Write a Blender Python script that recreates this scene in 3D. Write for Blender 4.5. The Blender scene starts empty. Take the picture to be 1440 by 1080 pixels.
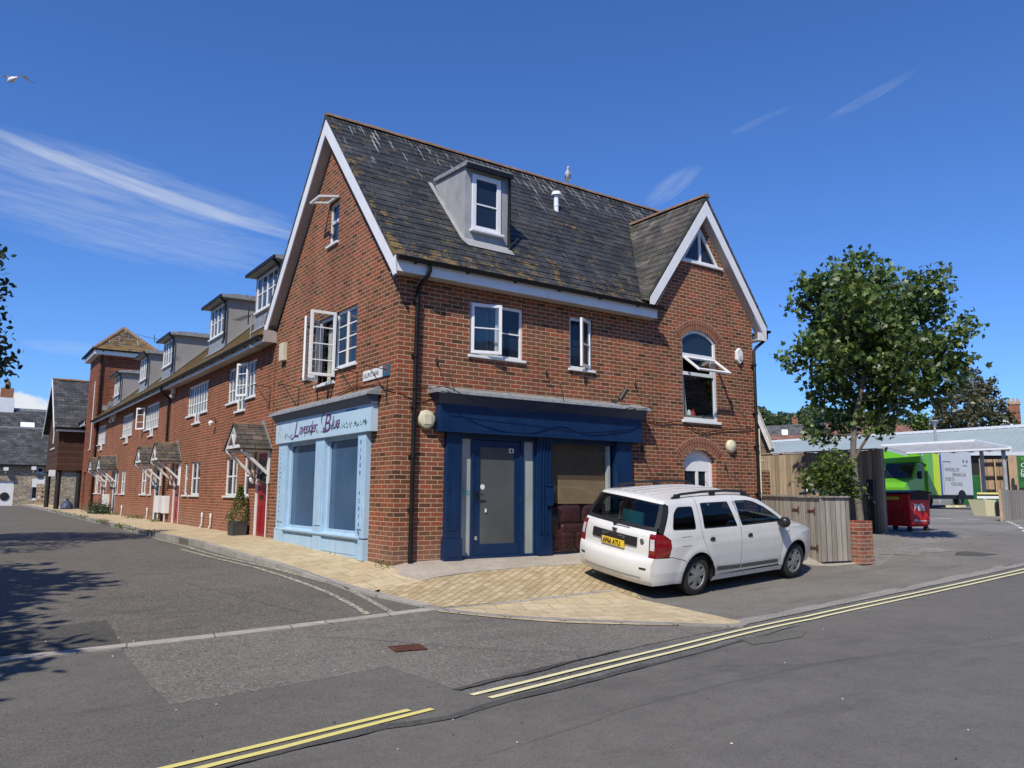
import bpy, bmesh, math, random
from mathutils import Vector, Matrix, noise
from mathutils.geometry import tessellate_polygon
random.seed(7)
R = math.radians
sc = bpy.context.scene
col = sc.collection

# ------------------------------------------------------------------ camera
FPX = 1104.76                       # focal length in pixels of a 1440 px wide frame
CAM = Vector((-5.7058, -11.3930, 1.1536))
YAW, PITCH, ROLL = R(54.976), R(7.970), R(0.377)
fw = Vector((math.cos(YAW)*math.cos(PITCH), math.sin(YAW)*math.cos(PITCH), math.sin(PITCH)))
rt = Vector((math.sin(YAW), -math.cos(YAW), 0))
up = rt.cross(fw)
rt2 = math.cos(ROLL)*rt + math.sin(ROLL)*up
up2 = -math.sin(ROLL)*rt + math.cos(ROLL)*up
cd = bpy.data.cameras.new('camera'); cam = bpy.data.objects.new('camera', cd); col.objects.link(cam)
cd.sensor_width = 36; cd.lens = FPX/1440*36; cd.clip_end = 3000; cd.clip_start = .1
m = Matrix((rt2, up2, -fw)).transposed().to_4x4(); m.translation = CAM
cam.matrix_world = m; sc.camera = cam

# survey helpers: where a sight line meets a wall, the ground, or a given distance
def ray(px, py): return (fw + rt2*((px-720)/FPX) - up2*((py-540)/FPX))
def onF(px, py, d=0.0):             # front wall plane y = -d  -> (x, z)
    r = ray(px, py); t = (-d-CAM.y)/r.y; q = CAM+r*t; return q.x, q.z
def onL(px, py, d=0.0):             # side wall plane x = -d -> (y, z)
    r = ray(px, py); t = (-d-CAM.x)/r.x; q = CAM+r*t; return q.y, q.z
def far(px, py, dist):
    r = ray(px, py); return CAM + r*(dist/math.hypot(r.x, r.y))

# ------------------------------------------------------------------ terrain
def lerp(v, xs, zs):
    if v <= xs[0]: return zs[0]
    for i in range(1, len(xs)):
        if v <= xs[i]:
            t = (v-xs[i-1])/(xs[i]-xs[i-1]); return zs[i-1]+t*(zs[i]-zs[i-1])
    return zs[-1]
def sm(t): t = max(0, min(1, t)); return t*t*(3-2*t)
def G(x, y):
    lane = lerp(y, [-7, -4, -1, 2, 6, 40], [-.42, -.38, -.24, -.10, .02, .05])
    fore = lerp(y, [-7, -5, -2.75, -.5, 0, 50], [-.42, -.42, -.385, .0, .06, .06])
    t = sm((x+1.2)/2.0); z = lane*(1-t)+fore*t
    if x > 9: z += (lerp(y, [-5, -3.5, -.5, 60], [-.42, -.37, -.06, -.06])-z)*sm((x-9.0)/2.0)
    return z + lerp(x, [3.5, 11, 20, 40, 60, 200], [0, .26, .33, .67, 1.0, 2.4])
def gp(px, py):
    d = ray(px, py); t = 3.0
    while t < 170:
        q = CAM+d*t
        if q.z < G(q.x, q.y): break
        t += .05
    lo, hi = t-.05, t
    for _ in range(16):
        k = (lo+hi)/2; q = CAM+d*k
        if q.z < G(q.x, q.y): hi = k
        else: lo = k
    q = CAM+d*lo; return (q.x, q.y)
def kerbh(y): return lerp(y, [-2.4, 0.3, 5, 60], [0.012, .035, .11, .11])

# ------------------------------------------------------------------ materials
MATS = {}
def newmat(name):
    mt = bpy.data.materials.new(name); mt.use_nodes = True
    nt = mt.node_tree; b = nt.nodes['Principled BSDF']; MATS[name] = mt
    return mt, nt, b
class N:
    """tiny node helper"""
    def __init__(s, nt): s.nt = nt
    def n(s, t, **kw):
        nd = s.nt.nodes.new(t)
        for k, v in kw.items():
            if k.startswith('_'): setattr(nd, k[1:], v)
            else:
                key = k.replace('__', ' ')
                sock = nd.inputs[int(key[1:])] if key[0] == 'i' and key[1:].isdigit() else nd.inputs[key]
                if isinstance(v, bpy.types.NodeSocket): s.nt.links.new(v, sock)
                else: sock.default_value = v
        return nd
    def math(s, op, a, b=0.0, clamp=False):
        nd = s.nt.nodes.new('ShaderNodeMath'); nd.operation = op; nd.use_clamp = clamp
        for i, v in enumerate((a, b)):
            if isinstance(v, bpy.types.NodeSocket): s.nt.links.new(v, nd.inputs[i])
            else: nd.inputs[i].default_value = v
        return nd.outputs[0]
    def mix(s, f, a, b, mode='MIX'):
        nd = s.nt.nodes.new('ShaderNodeMix'); nd.data_type = 'RGBA'; nd.blend_type = mode
        for k, v in ((0, f), (6, a), (7, b)):
            if isinstance(v, bpy.types.NodeSocket): s.nt.links.new(v, nd.inputs[k])
            elif k == 0: nd.inputs[k].default_value = v
            else: nd.inputs[k].default_value = (*v, 1) if len(v) == 3 else v
        return nd.outputs[2]
    def ramp(s, f, stops, interp='LINEAR'):
        nd = s.nt.nodes.new('ShaderNodeValToRGB'); cr = nd.color_ramp; cr.interpolation = interp
        while len(cr.elements) < len(stops): cr.elements.new(.5)
        for e, (p, c) in zip(cr.elements, stops):
            e.position = p; e.color = (*c, 1) if not isinstance(c, (int, float)) else (c, c, c, 1)
        s.nt.links.new(f, nd.inputs[0]); return nd.outputs[0]
    def coord(s): return s.n('ShaderNodeTexCoord').outputs['Object']
    def noise(s, vec, scale, detail=3.0, rough=.5, out=0):
        return s.n('ShaderNodeTexNoise', Vector=vec, Scale=scale, Detail=detail, Roughness=rough).outputs[out]
    def mapv(s, vec, sx=1, sy=1, sz=1, rot=(0, 0, 0), loc=(0, 0, 0)):
        nd = s.n('ShaderNodeMapping', Vector=vec); nd.inputs['Scale'].default_value = (sx, sy, sz)
        nd.inputs['Rotation'].default_value = rot; nd.inputs['Location'].default_value = loc; return nd.outputs[0]
    def uv(s, u, v):
        return s.n('ShaderNodeCombineXYZ', X=u, Y=v).outputs[0]
    def xyz(s):
        sp = s.n('ShaderNodeSeparateXYZ', Vector=s.coord()); return sp.outputs
    def bump(s, h, strength=.3, dist=.01):
        return s.n('ShaderNodeBump', Height=h, Strength=strength, Distance=dist).outputs[0]

def plain(name, c, rough=.5, metal=0.0, var=.12, vscale=3.0, bump=.0, bscale=60.0, dirt=0.0, spec=.5, coat=0.0):
    """paint / plastic / metal with uneven tone, fine bump and a little weathering"""
    mt, nt, b = newmat(name); h = N(nt); v = h.coord()
    n1 = h.noise(v, vscale, 5, .6)
    k = h.ramp(n1, [(.3, 1-var), (.7, 1+var*.5)])
    cc = h.mix(1.0, c, k, 'MULTIPLY')
    if dirt:
        n2 = h.noise(h.mapv(v, 9, 9, 1.2), 1.6, 6, .65)
        cc = h.mix(h.ramp(n2, [(.52, 0.0), (.75, dirt)]), cc, (c[0]*.35+.02, c[1]*.33+.016, c[2]*.3+.01))
    nt.links.new(cc, b.inputs['Base Color'])
    r = h.ramp(n1, [(.3, max(0, rough-.06)), (.7, min(1, rough+.08))]); nt.links.new(r, b.inputs['Roughness'])
    b.inputs['Metallic'].default_value = metal; b.inputs['Specular IOR Level'].default_value = spec
    b.inputs['Coat Weight'].default_value = coat
    if bump: nt.links.new(h.bump(h.noise(v, bscale, 4), bump, .005), b.inputs['Normal'])
    return mt

def brick_mat(name, stops, mortar=(.43, .33, .235), bw=.225, rh=.075, ms=.0058, grime=.3, use='xy'):
    mt, nt, b = newmat(name); h = N(nt); o = h.xyz()
    u = h.math('ADD', o[0], o[1]); v = o[2]
    jit = h.noise(h.coord(), 9.0, 2)
    v2 = h.math('ADD', v, h.math('MULTIPLY', h.math('SUBTRACT', jit, .5), .006))
    vec = h.uv(u, v2)
    br = h.n('ShaderNodeTexBrick', Vector=vec, Scale=1.0, **{'Mortar__Size': ms, 'Mortar__Smooth': .35, 'Bias': 0.0, 'Brick__Width': bw, 'Row__Height': rh})
    br.inputs['Color1'].default_value = (0, 0, 0, 1); br.inputs['Color2'].default_value = (1, 1, 1, 1); br.inputs['Mortar'].default_value = (.5, .5, .5, 1)
    c = h.ramp(br.outputs['Color'], stops)
    fine = h.noise(h.coord(), 70.0, 4, .7)
    c = h.mix(.55, c, h.ramp(fine, [(.3, .55), (.7, 1.3)]), 'MULTIPLY')
    mc = h.mix(h.noise(h.coord(), 5.0, 3), mortar, (mortar[0]*1.25, mortar[1]*1.22, mortar[2]*1.15))
    c = h.mix(br.outputs['Fac'], c, mc)
    big = h.noise(h.mapv(h.coord(), 1, 1, .7), .9, 5, .6)
    c = h.mix(grime, c, h.ramp(big, [(.3, .62), (.65, 1.12)]), 'MULTIPLY')
    run = h.noise(h.mapv(h.coord(), 2.6, 2.6, .22), 1.0, 6, .65)
    c = h.mix(.4, c, h.ramp(run, [(.36, .72), (.52, 1.0), (.7, 1.12)]), 'MULTIPLY')
    # pale bloom and damp close to the ground
    low = h.math('MULTIPLY', h.ramp(v, [(0.0, 1.0), (.75, 0.0)]), h.noise(h.coord(), 3.0, 4))
    c = h.mix(h.math('MULTIPLY', low, .55), c, (.33, .24, .19))
    nt.links.new(c, b.inputs['Base Color']); b.inputs['Roughness'].default_value = .88; b.inputs['Specular IOR Level'].default_value = .2
    ht = h.math('ADD', h.math('MULTIPLY', br.outputs['Fac'], -1.0), h.math('MULTIPLY', fine, .35))
    nt.links.new(h.bump(ht, .8, .006), b.inputs['Normal'])
    return mt
BR = [(0.0, (.09, .043, .028)), (.15, (.165, .068, .038)), (.32, (.20, .088, .049)), (.5, (.26, .076, .040)), (.66, (.20, .096, .056)), (.84, (.33, .086, .044)), (1.0, (.175, .083, .048))]
brick_mat('red brick', BR, mortar=(.52, .38, .26), ms=.0060, grime=.6)
brick_mat('red terrace brick', [(0.0, (.16, .066, .038)), (.25, (.23, .080, .043)), (.5, (.29, .086, .044)), (.75, (.22, .090, .05)), (1.0, (.34, .095, .047))], mortar=(.48, .34, .225), ms=.0062, grime=.5)
brick_mat('dark tower brick', [(0.0, (.12, .045, .028)), (.5, (.22, .068, .036)), (1.0, (.30, .085, .045))], mortar=(.26, .17, .12))
brick_mat('weathered pier brick', [(0.0, (.16, .05, .035)), (.4, (.30, .08, .045)), (.7, (.40, .12, .06)), (1.0, (.20, .10, .07))], mortar=(.34, .29, .24), ms=.01, grime=.9)
brick_mat('grey brown brick', [(0.0, (.10, .07, .05)), (.5, (.16, .11, .085)), (1.0, (.20, .13, .10))], mortar=(.2, .17, .14))

def arch_mat():
    mt, nt, b = newmat('arch brick'); h = N(nt)
    r = h.n('ShaderNodeNewGeometry').outputs['Random Per Island']
    c = h.ramp(r, [(0, (.18, .062, .035)), (.5, (.25, .082, .043)), (1, (.21, .088, .048))])
    c = h.mix(.5, c, h.ramp(h.noise(h.coord(), 60, 4), [(.3, .6), (.7, 1.2)]), 'MULTIPLY')
    nt.links.new(c, b.inputs['Base Color']); b.inputs['Roughness'].default_value = .9
arch_mat()
plain('mortar', (.5, .38, .28), .95, var=.2, vscale=20)

def slate_mat(name, axis, zk, base=(.042, .045, .05), lichen=.35, streak=.0, top=8.7, bw=.3, rh=.2, moss=(.30, .20, .05), hue=.12, eavez=5.0, eband=.07, xband=0):
    """slates: u along the course, v up the slope; lichen, bird streaks"""
    mt, nt, b = newmat(name); h = N(nt); o = h.xyz()
    u = o[0] if axis == 'x' else o[1]; v = h.math('MULTIPLY', o[2], zk)
    vec = h.uv(u, v)
    br = h.n('ShaderNodeTexBrick', Vector=vec, Scale=1.0, **{'Mortar__Size': .006, 'Mortar__Smooth': .1, 'Brick__Width': bw, 'Row__Height': rh})
    br.inputs['Color1'].default_value = (0, 0, 0, 1); br.inputs['Color2'].default_value = (1, 1, 1, 1)
    k = 1+hue
    c = h.ramp(br.outputs['Color'], [(0, tuple(q*.62 for q in base)), (.5, base), (1, (base[0]*1.5*k, base[1]*1.45, base[2]*1.4))])
    n0 = h.noise(h.coord(), 2.2, 6, .65)
    c = h.mix(.75, c, h.ramp(n0, [(.3, .6), (.5, 1.0), (.72, 1.9)]), 'MULTIPLY')
    n1 = h.noise(h.coord(), 14, 6, .7)
    c = h.mix(h.ramp(n1, [(.56, 0.0), (.66, .45)]), c, (.16, .16, .15))
    c = h.mix(br.outputs['Fac'], c, (.012, .012, .013))
    n2 = h.noise(h.coord(), 4.2, 8, .75)
    n3 = h.noise(h.coord(), 30, 3, .6)
    eb = h.ramp(h.math('SUBTRACT', o[2], eavez), [(0.0, eband), (.45, .015), (1.0, 0.0)])
    if xband: eb = h.math('ADD', eb, h.ramp(h.math('ADD', o[0], .23), [(0.0, xband), (.35, 0.0)]))
    lf = h.ramp(h.math('ADD', h.math('ADD', h.math('MULTIPLY', n2, .75), h.math('MULTIPLY', n3, .25)), eb), [(.62-lichen*.3, 0.0), (.68-lichen*.3, .9)])
    c = h.mix(lf, c, h.mix(n3, moss, (moss[0]*.5, moss[1]*.62, moss[2]*.8)))
    if streak:
        s1 = h.noise(h.uv(h.math('MULTIPLY', u, 19.0), h.math('MULTIPLY', v, .95)), 1.0, 3, .5)
        tf = h.ramp(h.math('MULTIPLY', h.math('SUBTRACT', top, o[2]), .5), [(0.0, .20), (.5, .11), (1.0, .03)])
        sf = h.ramp(h.math('ADD', s1, tf), [(.76, 0.0), (.80, streak)])
        bl_ = h.noise(h.coord(), 6.5, 4, .6); sf = h.math('MAXIMUM', sf, h.ramp(bl_, [(.72, 0.0), (.75, streak*.7)]))
        c = h.mix(sf, c, (.55, .55, .53))
    nt.links.new(c, b.inputs['Base Color']); b.inputs['Roughness'].default_value = .62; b.inputs['Specular IOR Level'].default_value = .35
    ht = h.math('ADD', h.math('MULTIPLY', br.outputs['Fac'], -.6), h.math('ADD', h.math('MULTIPLY', n1, .4), h.math('MULTIPLY', br.outputs['Color'], .3)))
    nt.links.new(h.bump(ht, .7, .012), b.inputs['Normal'])
    return mt
slate_mat('slate main', 'x', 1.335, lichen=.20, streak=.6, top=8.73, base=(.034, .037, .041), moss=(.28, .17, .05), xband=.06, hue=-.02)
slate_mat('slate wing', 'y', 1.24, base=(.072, .070, .062), lichen=.30, streak=.18, top=7.7, moss=(.15, .125, .06))
slate_mat('slate terrace', 'y', 1.5, base=(.11, .08, .045), lichen=.70, top=7.0, moss=(.27, .17, .055), eavez=4.7)
slate_mat('slate tower', 'x', 1.2, base=(.06, .058, .05), lichen=.45, streak=.7, top=9.9, moss=(.30, .17, .05), eavez=8.4)
slate_mat('slate far', 'x', 1.4, base=(.055, .058, .062), lichen=.06, streak=.3, top=9, bw=.4, rh=.25, eavez=-50)
slate_mat('slate canopy', 'x', 1.3, base=(.075, .07, .062), lichen=.2, bw=.25, rh=.16, top=3, eavez=-5)
slate_mat('clay tile roof', 'x', 1.4, base=(.20, .10, .07), lichen=.3, bw=.3, rh=.3, top=3, moss=(.2, .17, .1), eavez=-9)

plain('white plastic', (.78, .79, .80), .32, var=.05, dirt=.12)
plain('white paint', (.74, .75, .76), .45, var=.08, dirt=.25)
plain('soffit', (.40, .35, .32), .6, var=.1)  # white plastic, with shade and brown bounced light put into its colour
plain('black plastic', (.009, .009, .010), .5, var=.3, dirt=.05, spec=.3)
plain('black iron', (.015, .014, .014), .6, var=.3)
plain('lead sheet', (.27, .285, .30), .5, var=.35, vscale=9, bump=.5, bscale=25, dirt=.35)
plain('lead cheek', (.33, .34, .35), .6, var=.2, vscale=3, bump=.2, bscale=12, dirt=.3)
plain('grey cladding', (.28, .275, .265), .55, var=.12, vscale=1.5, dirt=.15)
plain('terracotta', (.24, .14, .085), .85, var=.45, vscale=6, bump=.4, dirt=.5)
plain('blue paint', (.003, .024, .082), .38, var=.18, vscale=4, dirt=.15, bump=.06)
plain('pale blue paint', (.38, .56, .74), .5, var=.1, vscale=4, dirt=.35, bump=.1)
plain('pale blue sign', (.46, .63, .78), .35, var=.05)
plain('slate blue cornice', (.09, .13, .19), .5, var=.1)
plain('purple paint', (.11, .03, .12), .4, var=.02)
plain('sign green', (.05, .16, .10), .5, var=.1)
plain('ink blue', (.06, .12, .42), .5, var=.05)
plain('red door paint', (.28, .012, .018), .3, var=.12, dirt=.1)
plain('dark door paint', (.02, .035, .05), .3, var=.1)
plain('cream plastic', (.62, .58, .42), .45, var=.12, dirt=.3)
plain('cream pipe', (.62, .56, .42), .5, var=.1)
plain('dark metal', (.05, .045, .04), .5, var=.3, metal=.3)
plain('rust iron', (.10, .035, .02), .85, var=.5, vscale=15, bump=.4)
plain('chrome', (.6, .6, .62), .2, metal=1.0, var=.05)
plain('timber pale', (.42, .30, .19), .85, var=.3, vscale=4, bump=.3, bscale=40)
plain('interior dark', (.03, .028, .025), .9, var=.2)
plain('interior wall', (.30, .27, .22), .9, var=.1)
plain('brown reflection', (.19, .11, .06), .8, var=.25, vscale=2)  # colour standing in for the street mirrored in the shop pane
plain('tan reflection', (.40, .26, .14), .8, var=.2, vscale=3)  # paler part of that painted street reflection
plain('maroon leather', (.095, .028, .028), .28, var=.3, vscale=5, bump=.3, bscale=25)
plain('curtain', (.55, .53, .48), .9, var=.3, vscale=8)
plain('paper white', (.75, .75, .73), .7, var=.05)
plain('poster red', (.45, .04, .05), .6, var=.1)
plain('poster navy', (.03, .05, .12), .6, var=.1)
plain('skin tone', (.45, .28, .2), .6, var=.1)
plain('teal sign', (.02, .13, .20), .4, var=.05)
plain('teal sticker', (.05, .30, .38), .5, var=.1)

def wood_mat(name, c, axis='u', pw=.12, grey=.5):
    mt, nt, b = newmat(name); h = N(nt); o = h.xyz()
    u = h.math('ADD', o[0], h.math('MULTIPLY', o[1], 1.0)); v = o[2]
    if axis == 'v': u, v = v, u
    bd = h.math('DIVIDE', u, pw); idx = h.math('FLOOR', bd); fr = h.math('FRACT', bd)
    wn = h.n('ShaderNodeTexWhiteNoise', _noise_dimensions='1D'); nt.links.new(idx, wn.inputs['W'])
    gr = h.noise(h.uv(h.math('MULTIPLY', u, 60), h.math('ADD', h.math('MULTIPLY', v, 2.0), h.math('MULTIPLY', wn.outputs[0], 30))), 1.0, 5, .65)
    cc = h.mix(h.ramp(wn.outputs[0], [(0, 0.0), (1, 1.0)]), tuple(q*.72 for q in c), tuple(q*1.15 for q in c))
    cc = h.mix(.8, cc, h.ramp(gr, [(.3, .6), (.7, 1.25)]), 'MULTIPLY')
    st = h.noise(h.mapv(h.coord(), 3, 3, .8), 1.3, 6, .7)
    cc = h.mix(h.ramp(st, [(.5, 0.0), (.75, grey)]), cc, (.15, .14, .12))
    gap = h.math('ADD', h.math('LESS_THAN', fr, .035), h.math('GREATER_THAN', fr, .97), True)
    cc = h.mix(gap, cc, (.02, .017, .014))
    nt.links.new(cc, b.inputs['Base Color']); b.inputs['Roughness'].default_value = .85; b.inputs['Specular IOR Level'].default_value = .25
    nt.links.new(h.bump(h.math('SUBTRACT', h.math('MULTIPLY', gr, .4), gap), .6, .008), b.inputs['Normal'])
wood_mat('fence boards', (.43, .335, .235), pw=.13, grey=.3)
wood_mat('grey gate boards', (.37, .34, .295), pw=.11, grey=.4)
wood_mat('tan boards', (.42, .30, .19), pw=.14, grey=.25)
wood_mat('weatherboard', (.085, .042, .028), axis='v', pw=.17, grey=.15)

def glass_mat(name, c, rough=.03, refl=.5, tint=None):
    mt, nt, b = newmat(name); h = N(nt)
    n1 = h.noise(h.coord(), 1.3, 3)
    cc = h.mix(n1, tuple(q*.6 for q in c), tuple(q*1.4 for q in c)); nt.links.new(cc, b.inputs['Base Color'])
    b.inputs['Roughness'].default_value = rough; b.inputs['Specular IOR Level'].default_value = refl; b.inputs['IOR'].default_value = 1.5
    nt.links.new(h.bump(h.noise(h.coord(), 1.8, 1), .12, .02), b.inputs['Normal'])
glass_mat('window glass', (.012, .02, .035), .04, .55)
glass_mat('window glass lit', (.05, .055, .055), .05, .5)
glass_mat('car glass', (.008, .012, .016), .03, .5)
glass_mat('vinyl backed glass', (.045, .100, .19), .16, .4)
glass_mat('obscured glass', (.085, .094, .096), .16, .6)
glass_mat('pale obscured glass', (.34, .38, .36), .3, .5)
glass_mat('clear reflection glass', (.05, .035, .02), .04, .6)
def clear_glass(name, tint=(.9, .93, .93), refl=1.0):
    mt, nt, b = newmat(name); h = N(nt); out = [n for n in nt.nodes if n.type == 'OUTPUT_MATERIAL'][0]
    tr = h.n('ShaderNodeBsdfTransparent'); tr.inputs[0].default_value = (*tint, 1)
    gl = h.n('ShaderNodeBsdfGlossy'); gl.inputs['Roughness'].default_value = .02
    geo = h.n('ShaderNodeNewGeometry'); dp_ = nt.nodes.new('ShaderNodeVectorMath'); dp_.operation = 'DOT_PRODUCT'; nt.links.new(geo.outputs['Normal'], dp_.inputs[0]); nt.links.new(geo.outputs['Incoming'], dp_.inputs[1])
    fres = h.math('ADD', h.math('MULTIPLY', h.math('POWER', h.math('SUBTRACT', 1.0, h.math('ABSOLUTE', dp_.outputs['Value'])), 5.0), .94), .05)
    ms = nt.nodes.new('ShaderNodeMixShader')
    nt.links.new(h.math('MULTIPLY', fres, 1.4*refl, True), ms.inputs[0]); nt.links.new(tr.outputs[0], ms.inputs[1]); nt.links.new(gl.outputs[0], ms.inputs[2])
    nt.links.new(ms.outputs[0], out.inputs[0])
clear_glass('clear glass', refl=.7); clear_glass('tinted car glass', (.36, .41, .40))

def asphalt(name, base, stone, sscale=160.0, amount=.35, patch=.25, worn=.0, gravel=0.0):
    mt, nt, b = newmat(name); h = N(nt); v = h.coord()
    vo = h.n('ShaderNodeTexVoronoi', Vector=v, Scale=sscale); vo2 = h.n('ShaderNodeTexVoronoi', Vector=v, Scale=sscale*.45)
    r1 = h.ramp(vo.outputs['Color'], [(0, 0.0), (1-amount, 0.0), (1-amount*.4, 1.0)])
    sepc = h.n('ShaderNodeSeparateColor', Color=vo.outputs['Color'])
    r1 = h.ramp(sepc.outputs[0], [(1-amount, 0.0), (1-amount*.3, 1.0)])
    sep2 = h.n('ShaderNodeSeparateColor', Color=vo2.outputs['Color'])
    r2 = h.ramp(sep2.outputs[1], [(.86, 0.0), (.95, .7)])
    big = h.noise(v, .45, 7, .62); mid = h.noise(v, 3.5, 6, .65)
    c = h.mix(h.ramp(big, [(.35, 0.0), (.65, 1.0)]), tuple(q*(1-patch) for q in base), tuple(q*(1+patch) for q in base))
    c = h.mix(.6, c, h.ramp(mid, [(.3, .78), (.7, 1.22)]), 'MULTIPLY')
    c = h.mix(h.math('MULTIPLY', r1, .7), c, stone)
    c = h.mix(h.math('MULTIPLY', r2, .5), c, tuple(q*1.25 for q in stone))
    dk = h.ramp(sep2.outputs[2], [(.0, .5), (.18, 0.0)])
    c = h.mix(dk, c, tuple(q*.35 for q in base))
    # faint stains and seams
    st = h.noise(h.mapv(v, .5, 2.2, 1, rot=(0, 0, -.15)), 1.2, 5, .6)
    c = h.mix(h.ramp(st, [(.56, 0.0), (.7, .35)]), c, tuple(q*.5 for q in base))
    spots = h.n('ShaderNodeTexVoronoi', Vector=v, Scale=2.3)
    c = h.mix(h.ramp(spots.outputs['Distance'], [(.02, .5), (.035, 0.0)]), c, (.02, .02, .02))
    nt.links.new(c, b.inputs['Base Color']); b.inputs['Roughness'].default_value = .88; b.inputs['Specular IOR Level'].default_value = .3
    ht = h.math('ADD', h.math('MULTIPLY', vo.outputs['Distance'], 1.0), h.math('MULTIPLY', vo2.outputs['Distance'], .8))
    nt.links.new(h.bump(ht, .55, .006), b.inputs['Normal'])
asphalt('main road asphalt', (.136, .129, .117), (.165, .158, .145), 190, .22, .07)
asphalt('junction asphalt', (.122, .116, .103), (.16, .153, .138), 140, .35, .1)
asphalt('aggregate asphalt', (.130, .120, .106), (.27, .25, .22), 95, .5, .1)
asphalt('lane asphalt', (.108, .099, .086), (.22, .20, .17), 95, .4, .12)
asphalt('dark patch asphalt', (.075, .071, .064), (.13, .125, .11), 110, .3, .15)
asphalt('footway asphalt', (.158, .147, .127), (.27, .26, .245), 150, .35, .18)
asphalt('yard asphalt', (.178, .168, .15), (.31, .295, .28), 60, .35, .3)
asphalt('tar seam', (.072, .070, .066), (.10, .098, .094), 80, .2, .2)
asphalt('grit dust', (.24, .225, .205), (.34, .32, .30), 90, .5, .25)
asphalt('ground', (.12, .118, .112), (.2, .2, .19), 60, .3, .25)
asphalt('concrete slab', (.36, .32, .265), (.42, .39, .34), 120, .3, .14)

def paving_mat(name, c1, c2, bw, rh, ms=.006, rot=0.0, joint=(.20, .16, .11)):
    mt, nt, b = newmat(name); h = N(nt); v = h.mapv(h.coord(), 1, 1, 1, rot=(0, 0, rot))
    wob = h.noise(h.coord(), 3.0, 2, .5, out=1)
    vv = h.n('ShaderNodeMix', _data_type='VECTOR'); vv.inputs[0].default_value = .012
    nt.links.new(v, vv.inputs[4]); nt.links.new(wob, vv.inputs[5]); v2 = vv.outputs[1]
    br = h.n('ShaderNodeTexBrick', Vector=v2, Scale=1.0, **{'Mortar__Size': ms, 'Mortar__Smooth': .3, 'Brick__Width': bw, 'Row__Height': rh})
    br.inputs['Color1'].default_value = (0, 0, 0, 1); br.inputs['Color2'].default_value = (1, 1, 1, 1)
    c = h.ramp(br.outputs['Color'], [(0, c1), (.5, tuple((a+d)/2 for a, d in zip(c1, c2))), (1, c2)])
    n = h.noise(h.coord(), 5.5, 7, .7); n2 = h.noise(h.coord(), 45, 5, .7)
    c = h.mix(.7, c, h.ramp(n, [(.3, .7), (.7, 1.2)]), 'MULTIPLY'); c = h.mix(.5, c, h.ramp(n2, [(.3, .7), (.7, 1.25)]), 'MULTIPLY')
    c = h.mix(h.math('MULTIPLY', br.outputs['Fac'], h.ramp(n, [(.3, 1.0), (.75, .5)])), c, joint)
    nt.links.new(c, b.inputs['Base Color']); b.inputs['Roughness'].default_value = .9; b.inputs['Specular IOR Level'].default_value = .2
    nt.links.new(h.bump(h.math('ADD', h.math('MULTIPLY', br.outputs['Fac'], -1), h.math('MULTIPLY', n2, .4)), .8, .008), b.inputs['Normal'])
paving_mat('buff slabs', (.45, .36, .22), (.53, .44, .29), .45, .45, .005)
paving_mat('buff blocks', (.39, .30, .17), (.50, .41, .26), .215, .108, .006, rot=-.62, joint=(.19, .145, .085))
paving_mat('buff strip', (.47, .38, .235), (.54, .45, .30), .40, .30, .005, rot=.3)
paving_mat('kerb stone', (.25, .235, .215), (.34, .32, .30), .9, .5, .01, rot=1.57, joint=(.1, .09, .08))
paving_mat('sett strip', (.31, .285, .255), (.40, .37, .335), .8, .6, .008, rot=.18, joint=(.12, .1, .09))

def road_paint(name, c, wear):
    mt, nt, b = newmat(name); h = N(nt); v = h.coord()
    n = h.noise(v, 16, 6, .75); n2 = h.noise(v, 90, 3, .6)
    k = h.math('ADD', h.math('MULTIPLY', n, .7), h.math('MULTIPLY', n2, .3))
    cc = h.mix(h.ramp(k, [(wear-.04, 1.0), (wear+.04, 0.0)]), c, (.12, .12, .115))
    cc = h.mix(.4, cc, h.ramp(n2, [(.3, .7), (.7, 1.1)]), 'MULTIPLY')
    nt.links.new(cc, b.inputs['Base Color']); b.inputs['Roughness'].default_value = .7
    nt.links.new(h.bump(n2, .4, .004), b.inputs['Normal'])
road_paint('yellow road paint', (.70, .62, .20), .34)
road_paint('pale yellow road paint', (.74, .69, .40), .36)
road_paint('worn cream paint', (.50, .44, .33), .5)
road_paint('white road paint', (.7, .7, .68), .42)

def stone_mat():
    mt, nt, b = newmat('rubble stone'); h = N(nt); o = h.xyz()
    vec = h.uv(h.math('MULTIPLY', h.math('ADD', o[0], o[1]), 3.8), h.math('MULTIPLY', o[2], 9.0))
    vo = h.n('ShaderNodeTexVoronoi', Vector=vec, Scale=1.0); vd = h.n('ShaderNodeTexVoronoi', Vector=vec, Scale=1.0, _feature='DISTANCE_TO_EDGE')
    s = h.n('ShaderNodeSeparateColor', Color=vo.outputs['Color'])
    c = h.ramp(s.outputs[0], [(0, (.22, .18, .13)), (.5, (.34, .28, .20)), (1, (.46, .39, .30))])
    c = h.mix(h.ramp(vd.outputs['Distance'], [(.02, 1.0), (.09, 0.0)]), c, (.16, .14, .11))
    nt.links.new(c, b.inputs['Base Color']); b.inputs['Roughness'].default_value = .9
stone_mat()

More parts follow.
